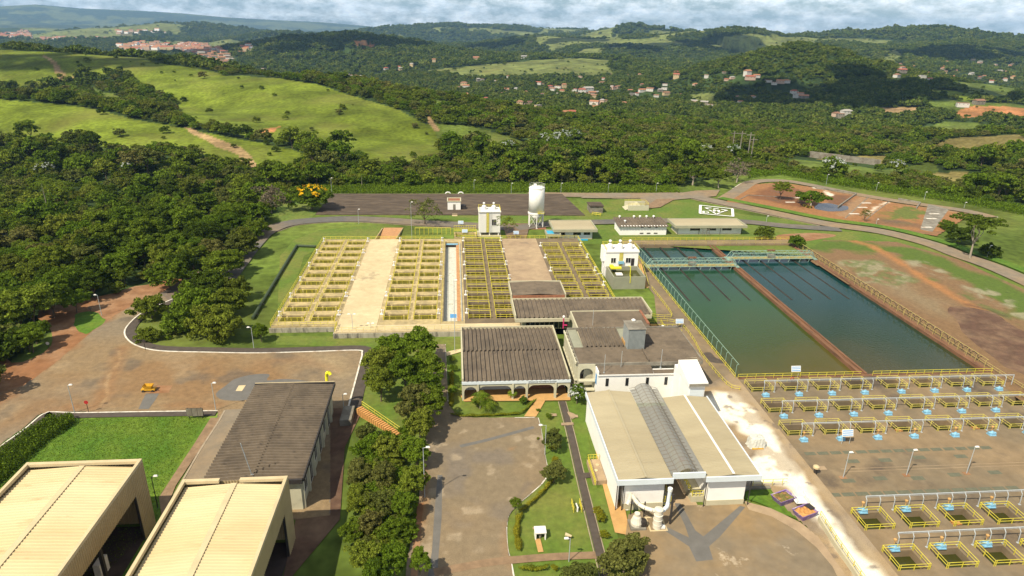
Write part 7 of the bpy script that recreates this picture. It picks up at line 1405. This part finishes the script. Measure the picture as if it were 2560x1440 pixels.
for i, (px, py, t) in enumerate([(830,486,445),(1278,484,458),(1402,484,458),(1520,482,458),(1640,482,458),(1185,478,450),(2065,462,436),(2190,478,457),(2310,500,480),(2190,562,548),(2467,645,614),(2410,520,506),(1148,570,555)]): lamp(px, py, t, 'slim lamp pole %s' % ['at the left end of the back wood edge', 'left of the silo at the wood edge', 'right of the silo at the wood edge', 'third along the back wood edge', 'fourth along the back wood edge', 'behind the white hut', 'outside the loop road, first', 'outside the loop road, second', 'outside the loop road, third', 'below the right sludge pond', 'under the tall leaning tree', 'outside the loop road, last', 'beside the road behind the tanks'][i], .2)
def stop_sign(px, py, top, label, m='red_paint', octo=True):
    p = at(px, py); h = height_of(px, py, top); r = thing('road_sign', (p.x, p.y, 0), label, 'road sign'); b = MB(); b.tube((p.x, p.y, 0), (p.x, p.y, h), .05, 6); b.build('post', 'frame_dark', r)
    b = MB(); n = 8; a = [(p.x+.38*math.cos(math.pi/8+2*math.pi*i/n), p.y-.07, h-.2+.38*math.sin(math.pi/8+2*math.pi*i/n)) for i in range(n)]; b.add(a+[(x, y+.03, z) for x, y, z in a], [tuple(range(n)), tuple(range(n, 2*n))[::-1]]+[(i, n+i, n+(i+1) % n, (i+1) % n) for i in range(n)]); b.build('plate', m, r); return r
stop_sign(222,1032,1003,'dark red stop sign seen at the lawn kerb of the parking lot'); stop_sign(364,876,850,'dark sign post at the kerb in front of the grove', 'frame_dark'); stop_sign(122,870,856,'pale round sign at the left edge of the dirt shoulder', 'white_metal'); stop_sign(229,787,768,'thin dark post at the grass patch by the dirt junction', 'frame_dark')
p = at(490, 1046); r = thing('billboard', (p.x, p.y, 0), 'blank grey billboard with three panels standing on the lower lawn', 'billboard')
for x in (-1.1, 1.1): MB().box(p.x+x-.06, p.y-.06, 0, p.x+x+.06, p.y+.06, 2.2).build('post', 'frame_dark', r)
for k in range(3): MB().box(p.x-1.4+k*.95, p.y-.12, .55, p.x-.52+k*.95, p.y-.07, 2.1).build('panel', 'concrete_grey', r)
MB().box(p.x-1.45, p.y-.06, .5, p.x+1.45, p.y-.02, 2.15).build('frame', 'frame_dark', r)
for i, (px, py) in enumerate([(1290,592),(1152,566),(1162,588)]): sign(*at(px, py)[:2], 0, ['small blue and white notice board in front of the brown yard', 'small blue notice board below the white hut', 'white notice board in front of the yellow-fenced pit'][i], 1.9, 1.1, 1.5, 3)
sign(53.0, 139.2, .1, 'blue and white notice board above the curved yellow rails', 1.9, 1.1, 2.0)
# ------------------------------------------------------------------ small things
p = at(373, 978); r = thing('hopper_machine', (p.x, p.y, 0), 'small yellow wheeled hopper machine parked on the lot', 'machine'); X, Y = p.x, p.y
mat('yellow_machine', (.55, .30, .02), .6, .25, 2); S_ = .66
b = MB(); b.add([(X-.9*S_, Y-.6*S_, 1.1*S_), (X+.9*S_, Y-.6*S_, 1.1*S_), (X+.9*S_, Y+.6*S_, 1.1*S_), (X-.9*S_, Y+.6*S_, 1.1*S_), (X-1.3*S_, Y-.9*S_, 2.1*S_), (X+1.3*S_, Y-.9*S_, 2.1*S_), (X+1.3*S_, Y+.9*S_, 2.1*S_), (X-1.3*S_, Y+.9*S_, 2.1*S_)], [(0,3,2,1),(0,1,5,4),(1,2,6,5),(2,3,7,6),(3,0,4,7)]); b.build('hopper', 'yellow_machine', r)
MB().box(X-1.9*S_, Y-.7*S_, .55*S_, X+1.9*S_, Y+.7*S_, 1.0*S_).build('frame', 'yellow_machine', r)
for x in (-1.3, 1.3):
    for y in (-.75, .75): b = MB(); b.tube((X+x*S_, Y+y*S_-.1, .26), (X+x*S_, Y+y*S_+.1, .26), .26, 12); b.build('wheel', 'frame_dark', r)
b = MB(); b.tube((X+1.9*S_, Y, .5), (X+3.0*S_, Y-.2, .15), .05, 6); b.build('drawbar', 'frame_dark', r)
r = thing('orange_stair', (-18, 107.5, 0), 'orange-painted outdoor stair with yellow handrail going down through the tree belt', 'stair'); A = at(898, 1020, 1.2); Bq = at(996, 1088, .2); b = MB(); n = 20
for i in range(n):
    t = i/n; c = A.lerp(Bq, t); d = (Bq-A); d.z = 0; d.normalize(); s = Vector((-d.y, d.x, 0)); q = [c-s*.6, c-s*.6+d*.42, c+s*.6+d*.42, c+s*.6]; b.add([(v.x, v.y, 0) for v in q]+[(v.x, v.y, c.z+.15) for v in q], [(4,5,6,7),(0,1,5,4),(1,2,6,5),(2,3,7,6),(3,0,4,7)])
b.build('steps', 'rubbish_orange', r); b = MB()
for k in (.55, 1.1): b.bar(A+s*.7+Vector((0, 0, k)), Bq+s*.7+Vector((0, 0, k)), .08)
for i in range(7): c = A.lerp(Bq, i/6)+s*.7; b.bar(c-Vector((0, 0, .1)), c+Vector((0, 0, 1.1)), .08)
b.build('handrail', 'yellow_paint', r)
MB().box(-20.6, 101.5, 0, -18.6, 106.3, 1.3).build('retaining_box', 'concrete_grey', thing('concrete_box', (-19.6, 103, 0), 'dark concrete box wall at the corner of the parking lot behind the workshop', 'box'))
# pipe manifold in the yard
r = thing('valve_manifold', (28, 72.6, 0), 'large white pipe manifold with curved branches and a pressure vessel in the yard', 'manifold'); b = MB(); z = 0
b.lathe([(.62, .1), (.62, .9), (.66, .92), (.66, 1.0), (.62, 1.02), (.62, 1.7), (.66, 1.72), (.66, 1.8), (.6, 1.82), (.6, 2.5), (.66, 2.52), (.66, 2.6), (.55, 2.65), (.55, 3.3), (.62, 3.32), (.62, 3.5), (.2, 3.6)], 28.2, 73.0, 20); b.build('vessel', 'white_pipe', r) if 'white_pipe' in M else (mat('white_pipe', (.62, .58, .48), .55, .1, 1), b.build('vessel', 'white_pipe', r))
def arc(c, R, a0, a1, n, z0, z1): return [(c[0]+R*math.cos(a0+(a1-a0)*i/n), c[1]+R*math.sin(a0+(a1-a0)*i/n), z0+(z1-z0)*i/n) for i in range(n+1)]
b = MB(); b.path([(28.2, 73.2, 3.0), (27.4, 73.4, 3.0), (26.5, 73.9, 3.0), (25.8, 74.7, 3.0), (25.5, 75.6, 3.0), (25.4, 76.6, 3.0)], .3, 12); b.path([(25.2, 77.0, 3.0), (24.6, 75.6, 3.0), (24.2, 75.2, 2.6)], .3, 12); b.build('branch_pipe', 'white_pipe', r); b = MB(); b.path([(28.3, 73.2, 2.9), (29.0, 73.4, 2.9), (29.7, 74.0, 3.0), (29.9, 74.3, 3.5), (30.0, 74.4, 5.4)], .28, 12); b.build('stack_pipe', 'fascia_blue', r)
b = MB(); b.lathe([(.34, 5.4), (.34, 5.9), (.27, 5.9)], 30.0, 74.4, 14); b.build('stack_rim', 'white_metal', r); b = MB(); b.tube((30.3, 73.6, 0), (30.35, 73.9, 5.2), .17, 8); b.build('support_post', 'frame_dark', r); MB().box(29.9, 73.2, 0, 30.8, 74.0, .25).build('post_foot', 'concrete_grey', r)
for (x, y, h) in ((25.1, 75.9, 2.9), (26.9, 75.3, 2.9)): b = MB(); b.tube((x, y, 0), (x, y, h), .1, 6); b.build('support_post', 'frame_dark', r)
b = MB(); b.lathe([(.8, .55), (.85, 1.0), (.55, 1.9), (.4, 2.1), (.4, 2.5)], 25.3, 73.5, 14); b.build('pump', 'white_pipe', r); MB().box(24.3, 72.5, 0, 26.5, 74.6, .55).build('pump_plinth', 'concrete_grey', r); b = MB(); b.lathe([(.5, .5), (.6, .9), (.5, 1.4), (.2, 1.5)], 26.2, 73.3, 10); b.build('motor', 'black_metal', r)
b = MB(); slab(b, 27.0, 72.2, 29.6, 75.2, [(27.25, 72.45, 29.35, 74.95)], .3, 0, .02); b.build('pit_kerb', 'concrete_cream', r); MB().box(28.7, 72.6, .1, 29.3, 73.2, .6).build('cover_block', 'white_metal', r)
# wrapped generator, skips, bin tipper
r = thing('wrapped_generator', (51, 91.3, 0), 'machine wrapped in white tarpaulin with a yellow base on the white plaza', 'machine'); b = MB(); rg = random.Random(3); n = 26
for k, (z, s) in enumerate(((.25, 1.15), (.6, 1.08), (1.1, 1.0), (1.6, .92), (2.05, .84), (2.2, .55), (2.2, .05))):
    for i in range(n):
        t = 2*math.pi*i/n; e = 1/(max(abs(math.cos(t))**5, 0)+abs(math.sin(t))**5)**.2; q = s*(1+.06*math.sin(i*2.4+k))*(1+rg.uniform(-.03, .03)); b.v.append((51+1.35*q*e*math.cos(t)-(.25 if k > 2 else 0)*0, 91.6+.95*q*e*math.sin(t), z+rg.uniform(-.05, .05)))
    if k:
        for i in range(n): b.f.append(((k-1)*n+i, (k-1)*n+(i+1) % n, k*n+(i+1) % n, k*n+i))
b.build('tarpaulin', 'tarp', r) if 'tarp' in M else (mat('tarp', (.50, .50, .45), .7, .1, 2), b.build('tarpaulin', 'tarp', r)); MB().box(49.9, 90.45, .12, 51.9, 90.7, .5).build('yellow_base', 'yellow_machine', r); b = MB()
for x in (50.1, 51.8): b.tube((x, 90.5, .2), (x, 90.7, .2), .2, 10)
b.build('wheel', 'frame_dark', r)
def skip(cx, cy, a, label, fill):
    r = thing('waste_skip', (cx, cy, 0), label, 'skip', 'purple waste skips beside the white plaza'); mt = Matrix.Translation((cx, cy, 0))@Matrix.Rotation(a, 4, 'Z')
    def tr_(vs): return [tuple(mt@Vector(v)) for v in vs]
    b = MB(); b.add(tr_([(-.9, -.7, 0), (.9, -.7, 0), (.9, .7, 0), (-.9, .7, 0), (-1.6, -1.05, 1.35), (1.6, -1.05, 1.35), (1.6, 1.05, 1.35), (-1.6, 1.05, 1.35), (-1.45, -.92, 1.3), (1.45, -.92, 1.3), (1.45, .92, 1.3), (-1.45, .92, 1.3)]), [(0,3,2,1),(0,1,5,4),(1,2,6,5),(2,3,7,6),(3,0,4,7),(4,5,9,8),(5,6,10,9),(6,7,11,10),(7,4,8,11)]); b.build('body', 'purple', r) if 'purple' in M else (mat('purple', (.24, .15, .34), .7, .3, 2, dark=((.45, .38, .40), 1.5, .55, .65)), b.build('body', 'purple', r))
    b = MB(); rg = random.Random(int(cx*10)); 
    for i in range(8):
        for j in range(6): b.v.append(tuple(mt@Vector((-1.42+i*2.84/7, -.9+j*1.8/5, 1.12+rg.uniform(-.12, .2)))))
    for i in range(7):
        for j in range(5): q = i*6+j; b.f.append((q, q+6, q+7, q+1))
    b.build('contents', fill, r)
    if fill == 'rubbish_orange': b = MB(); b.add(tr_([(.7, -.3, 1.45), (1.6, -.4, 1.5), (1.5, .7, 1.6), (.5, .8, 1.55)]), [(0, 1, 2, 3)]); b.build('board', 'frame_dark', r)
mat('green_waste', (.14, .13, .035), .95, .4, 2.5, col2=(.30, .15, .06), s2=1.2)
skip(48.9, 77.3, .35, 'purple skip filled with green garden waste', 'green_waste'); skip(50.6, 74.0, .35, 'purple skip with brown waste and a black board, nearer the viewer', 'rubbish_orange')
# railing wall along the plaza edge
w_ = MB(); P = [tuple(at(*p)[:2]) for p in [(2045,1305),(2085,1370),(2130,1435),(2180,1510)]]
for a, c in zip(P[:-1], P[1:]): w_.add([(a[0]-.15, a[1], 0), (a[0]+.15, a[1], 0), (c[0]+.15, c[1], 0), (c[0]-.15, c[1], 0), (a[0]-.15, a[1], 1.1), (a[0]+.15, a[1], 1.1), (c[0]+.15, c[1], 1.1), (c[0]-.15, c[1], 1.1)], [(0,3,2,1),(4,5,6,7),(0,1,5,4),(1,2,6,5),(2,3,7,6),(3,0,4,7)])
tag(w_.build('retaining_wall', 'plinth_cream'), 'low cream retaining wall between the yard and the white plaza', 'wall')
guard('guardrail', [(p[0]+.1, p[1]) for p in P], 1.1, 'yellow guardrail on the low wall above the yard', w=.07, h=.9); guard('guardrail', [tuple(at(1880,1222)[:2]), tuple(at(1965,1218)[:2])], .6, 'short yellow guardrail above the grass patch by the skips', w=.07)
w_ = MB(); a = at(1868,1228); w_.box(43.6, 80.2, 0, 48.4, 80.7, .6); tag(w_.build('retaining_wall', 'concrete_grey'), 'low grey wall behind the small grass patch by the skips', 'wall')
r = thing('tipping_platform', (50.8, 76.6, 0), 'small white railed platform between the two skips', 'platform'); b = MB(); b.box(50.3, 75.9, .9, 52.0, 77.4, 1.0); b.build('deck', 'white_metal', r); b = MB(); rail(b, [(50.3, 75.9), (50.3, 77.4)], 1.0, 1, 1.5, 2, .05); rail(b, [(52, 75.9), (52, 77.4)], 1.0, 1, 1.5, 2, .05); b.build('guardrail', 'white_metal', r)
# garden things
r = thing('yellow_swing_frame', (17.4, 77.6, 0), 'pair of yellow barrier frames round a pipe on the lower lawn', 'barrier'); 
for x in (16.9, 18.1): b = MB(); rail(b, [(x, 77.0), (x, 78.9)], 0, 1.0, .6, 3, .09); b.build('frame', 'yellow_paint', r)
b = MB(); b.tube((17.5, 77.2, 0), (17.5, 77.2, .8), .14, 8); b.tube((17.5, 77.2, .8), (17.5, 78.4, .5), .12, 8); b.build('valve', 'white_metal', r)
p = at(1351, 1350); r = thing('garden_shrine', (p.x, p.y, 0), 'white open-fronted box shrine on the lower lawn at the ochre path', 'shrine'); X, Y = p.x, p.y
b = MB(); b.box(X-.75, Y-.1, 0, X-.6, Y+1.1, 1.2); b.box(X+.6, Y-.1, 0, X+.75, Y+1.1, 1.2); b.box(X-.75, Y+1.1, 0, X+.75, Y+1.2, 1.2); b.build('walls', 'wall_white', r); MB().box(X-.8, Y-.15, 1.2, X+.8, Y+1.25, 1.35).build('roof', 'white_metal', r); b = MB(); b.lathe([(.18, 0), (.2, .5), (.1, .6), (.14, .8), (.05, .9)], X, Y+.4, 10); b.build('statuette', 'concrete_grey', r); b = MB(); b.lathe([(.2, .0), (.25, .2), (.1, .3)], X-.6, Y+2.2, 10); b.build('finial', 'concrete_tan', r)
p = at(1422, 1350); r = thing('lawn_spotlight', (p.x, p.y, 0), 'cream floodlight on a dark stub on the lower lawn', 'floodlight'); b = MB(); b.tube((p.x, p.y, 0), (p.x, p.y, .6), .15, 8); b.build('stub', 'frame_dark', r); b = MB(); b.tube((p.x-.5, p.y+.3, .8), (p.x+.35, p.y, .65), .25, 10, .15); b.build('head', 'concrete_cream', r)
p = at(1566, 1272); b = MB(); b.lathe([(.42, .06), (.42, .12)], p.x, p.y, 16); tag(b.build('manhole_cover', 'white_metal'), 'white round manhole cover on the ochre walkway', 'manhole cover')
for i, (px, py) in enumerate([(1753,1382),(1987,1372),(2031,1402)]): p = at(px, py); b = MB(); b.lathe([(.5, .25), (.5, .27)], p.x, p.y, 18); b.v = [(x, y, z-.25+.2+.0) for x, y, z in b.v]; tag(b.build('manhole_cover', 'soil_shade_dark'), ['dark manhole cover at the meeting of the grey patches', 'rusty manhole cover near the yard kerb', 'grey manhole cover lowest in the yard'][i], 'manhole cover')
p = at(2037, 1185); r = thing('vent_pipe', (p.x, p.y, 0), 'mushroom-headed vent pipe on the brown deck left of the first lamp', 'pipe'); b = MB(); b.lathe([(.28, 0), (.25, 1.1)], p.x, p.y, 10); b.build('stem', 'frame_dark', r); b = MB(); b.lathe([(.3, 1.1), (.5, 1.2), (.5, 1.5), (.2, 1.7)], p.x, p.y, 12); b.build('head', 'concrete_cream', r)
b = MB(); b.box(p.x+.8, p.y+.9, .057, p.x+2.6, p.y+1.9, .08); tag(b.build('hatch_cover', 'concrete_tan'), 'pale square hatch beside the mushroom vent', 'hatch')
guard('guardrail', [(48.2, 146), (52.0, 145.2), (53.6, 147.5), (53.6, 165)], .1, 'curved yellow rail around the lawn corner beside the basin walk', smooth=5); guard('guardrail', [(46.5, 142.6), (51.5, 142.8), (54, 140), (54.1, 132), (53.4, 124), (54.0, 112), (55.9, 110)], .1, 'long curved yellow rail along the inner edge of the basin walk', smooth=5)
r = thing('sunken_valve_pit', (49, 139, 0), 'sunken pit with pipes enclosed by curved yellow rails', 'pit'); MB().box(46.8, 136.8, -.0, 52.6, 142.2, .12).build('floor', 'rubbish_orange', r); b = MB(); rail(b, [(46.6, 136.6), (52.8, 136.6)], .1, 1.0, 1.2, 2, .08); rail(b, [(46.6, 139.8), (52.8, 139.8)], .1, 1.0, 1.2, 2, .08); rail(b, [(49.5, 136.6), (49.5, 142.2)], .1, 1.0, 1.2, 2, .08); b.build('guardrail', 'yellow_paint', r); b = MB(); b.lathe([(.3, .1), (.4, 1.0), (.3, 1.6)], 48.6, 138, 10); b.tube((48, 138, .6), (51.5, 138, .6), .2, 8); b.build('valve', 'white_metal', r)
for i, (x, y) in enumerate(((45.6, 88.5), (46.2, 94.5))): r = thing('yellow_platform', (x, y, 0), 'small yellow railed platform with dark pump at the right wall, %s' % ['nearer', 'farther'][i], 'platform'); b = MB(); rail(b, [(x-.6, y-1), (x+.7, y-1), (x+.7, y+1), (x-.6, y+1)], 0, 1.2, .7, 3, .07); b.build('guardrail', 'yellow_paint', r); b = MB(); b.lathe([(.3, 0), (.4, .6), (.2, 1.1)], x-.3, y-1.9, 10); b.tube((x-.8, y-2.4, .5), (x+.2, y-1.6, .5), .25, 8); b.build('pump', 'black_metal', r)
p = at(1055, 590); guard('guardrail', [(-13.5, 218), (-1.5, 218)], 0, 'yellow bar on dark posts on the lawn behind the second tank block', m='yellow_paint', w=.15, step=1.5, rails=1, h=2.4)
r = thing('dosing_pit', (3, 214, 0), 'yellow-fenced concrete pit left of the small hopper house', 'pit'); b = MB(); slab(b, -.3, 211.5, 7.2, 217.5, [(.2, 212, 6.7, 217)], 1.0, 0, .1); b.build('wall', 'tank_concrete', r); b = MB(); rail(b, [(-.3, 211.5), (7.2, 211.5), (7.2, 217.5), (-.3, 217.5)], 1.0, 1.1, 1.2, 2, .09, True); rail(b, [(-.3, 220), (7.2, 220)], 1.0, 1.6, .8, 3, .1); b.build('guardrail', 'yellow_paint', r)
guard('guardrail', [tuple(at(2007,518)[:2]), tuple(at(2027,523)[:2])], 0, 'short yellow barrier between road and sludge pond', w=.2, rails=2, h=1.3); guard('guardrail', [tuple(at(1480,538)[:2]), tuple(at(1503,541)[:2])], 0, 'short yellow barrier right of the reservoir corner', w=.18, h=1.3)
# sludge pond walls and water
def pondwall(P, label, h=.9, w=.5): b = MB(); Q = [tuple(at(*p)[:2]) for p in P]; o = ribbon('pond_wall', Q, w, 'concrete_grey', .03, h, 0, False, 0, None, label, 'wall'); return o
pondwall([(2040,474),(2100,480),(2140,488),(2095,520)], 'dark concrete wall at the back of the left sludge pond'); pondwall([(2245,500),(2300,510),(2290,524)], 'dark concrete wall at the back of the right sludge pond'); pondwall([(2170,495),(2112,548)], 'sloping concrete strip right of the left sludge pond', .4, .4); pondwall([(2222,506),(2165,550)], 'sloping concrete strip left of the right sludge pond', .4, .4); pondwall([(1990,497),(1870,490),(1850,500)], 'low dark wall left of the brown sludge bed', .5, .4)
tag(sheet('pond_water', [(2035,520),(2048,512),(2070,510),(2095,515),(2120,519),(2112,528),(2085,531),(2045,527)], 'pond_blue' if 'pond_blue' in M else (mat('pond_blue', (.05, .045, .045), .15, .2, .2).name), smooth=3, wob=2), kind='structure')
for i, (px, py) in enumerate([(2165,510),(2155,521),(2135,537),(1998,497),(1975,508),(2335,537),(2328,549),(2316,571)]): p = at(px, py); b = MB(); b.box(p.x-2, p.y-.5, .03, p.x+2, p.y+.5, .5); tag(b.build('concrete_block', 'kerb_white'), 'white concrete block %s' % ['between the sludge ponds, upper', 'between the sludge ponds, middle', 'between the sludge ponds, lower', 'behind the leaning pond tree, upper', 'left of the leaning pond tree', 'on the grey slope, upper', 'on the grey slope, middle', 'on the grey slope, lowest'][i], 'block')
# white arch markers beyond the reservoir
for i, px in enumerate((1120, 1152)): p = at(px, 487); r = thing('pipe_hood', (p.x, p.y, 0), '%s white half-round pipe hood behind the reservoir roof' % ('left', 'right')[i], 'hood'); b = MB(); b.path([(p.x-1.1, p.y, .2), (p.x-.8, p.y, .9), (p.x, p.y, 1.15), (p.x+.8, p.y, .9), (p.x+1.1, p.y, .2)], .28, 8); b.build('tube', 'white_metal', r)
# ------------------------------------------------------------------ clouds above the frame (their shade lies on the hills) and air
def cloud_over(px, py, w, d, alt=950, turn=0.0):
    g = cast(px, py); z0 = float(height(np.array([g[0]]), np.array([g[1]]))[0]); k = (alt-z0)/sunv.z
    rng = random.Random(int(px)); bm = bmesh.new()
    for i in range(26):
        t = rng.uniform(-1, 1); u = rng.uniform(-1, 1)*math.sqrt(max(0, 1-t*t)); s = rng.uniform(.22, .42)*min(w, d)
        mtx = Matrix.Translation((t*w*.8*math.cos(turn)-u*d*.8*math.sin(turn), t*w*.8*math.sin(turn)+u*d*.8*math.cos(turn), rng.uniform(-.1, .25)*min(w, d)))@Matrix.Diagonal((s, s, s*.6, 1))
        bmesh.ops.create_icosphere(bm, subdivisions=3, radius=1, matrix=mtx)
    me = bpy.data.meshes.new('cloud'); bm.to_mesh(me); bm.free(); me.materials.append(M['cloud']); me.polygons.foreach_set('use_smooth', [True]*len(me.polygons))
    o = bpy.data.objects.new('cloud', me); COL.objects.link(o); o.location = (g[0]+sunv.x*k, g[1]+sunv.y*k, alt); tag(o, kind='structure')
mat('cloud', (.85, .86, .88), .9, .05, .01)
cloud_over(2150, 225, 250, 130); cloud_over(2270, 240, 190, 90); cloud_over(1680, 118, 420, 170); cloud_over(1330, 98, 420, 150); cloud_over(2430, 130, 330, 160)
cloud_over(180, 150, 130, 60); cloud_over(700, 110, 500, 200)
HZT = 540.0; hz = MB(); hz.box(-16000, -500, -160, 20000, 19500, HZT)
hm = bpy.data.materials.new('haze'); hm.use_nodes = True; nt = hm.node_tree; nt.nodes.clear(); pv = N(nt, 'ShaderNodeVolumePrincipled')
pv.inputs['Color'].default_value = (.36, .64, 1.0, 1); pv.inputs['Density'].default_value = 5.5e-5; pv.inputs['Anisotropy'].default_value = 0.1
ho = N(nt, 'ShaderNodeOutputMaterial'); nt.links.new(pv.outputs[0], ho.inputs['Volume']); M['haze'] = hm
tag(hz.build("haze", "haze"), kind="stuff")
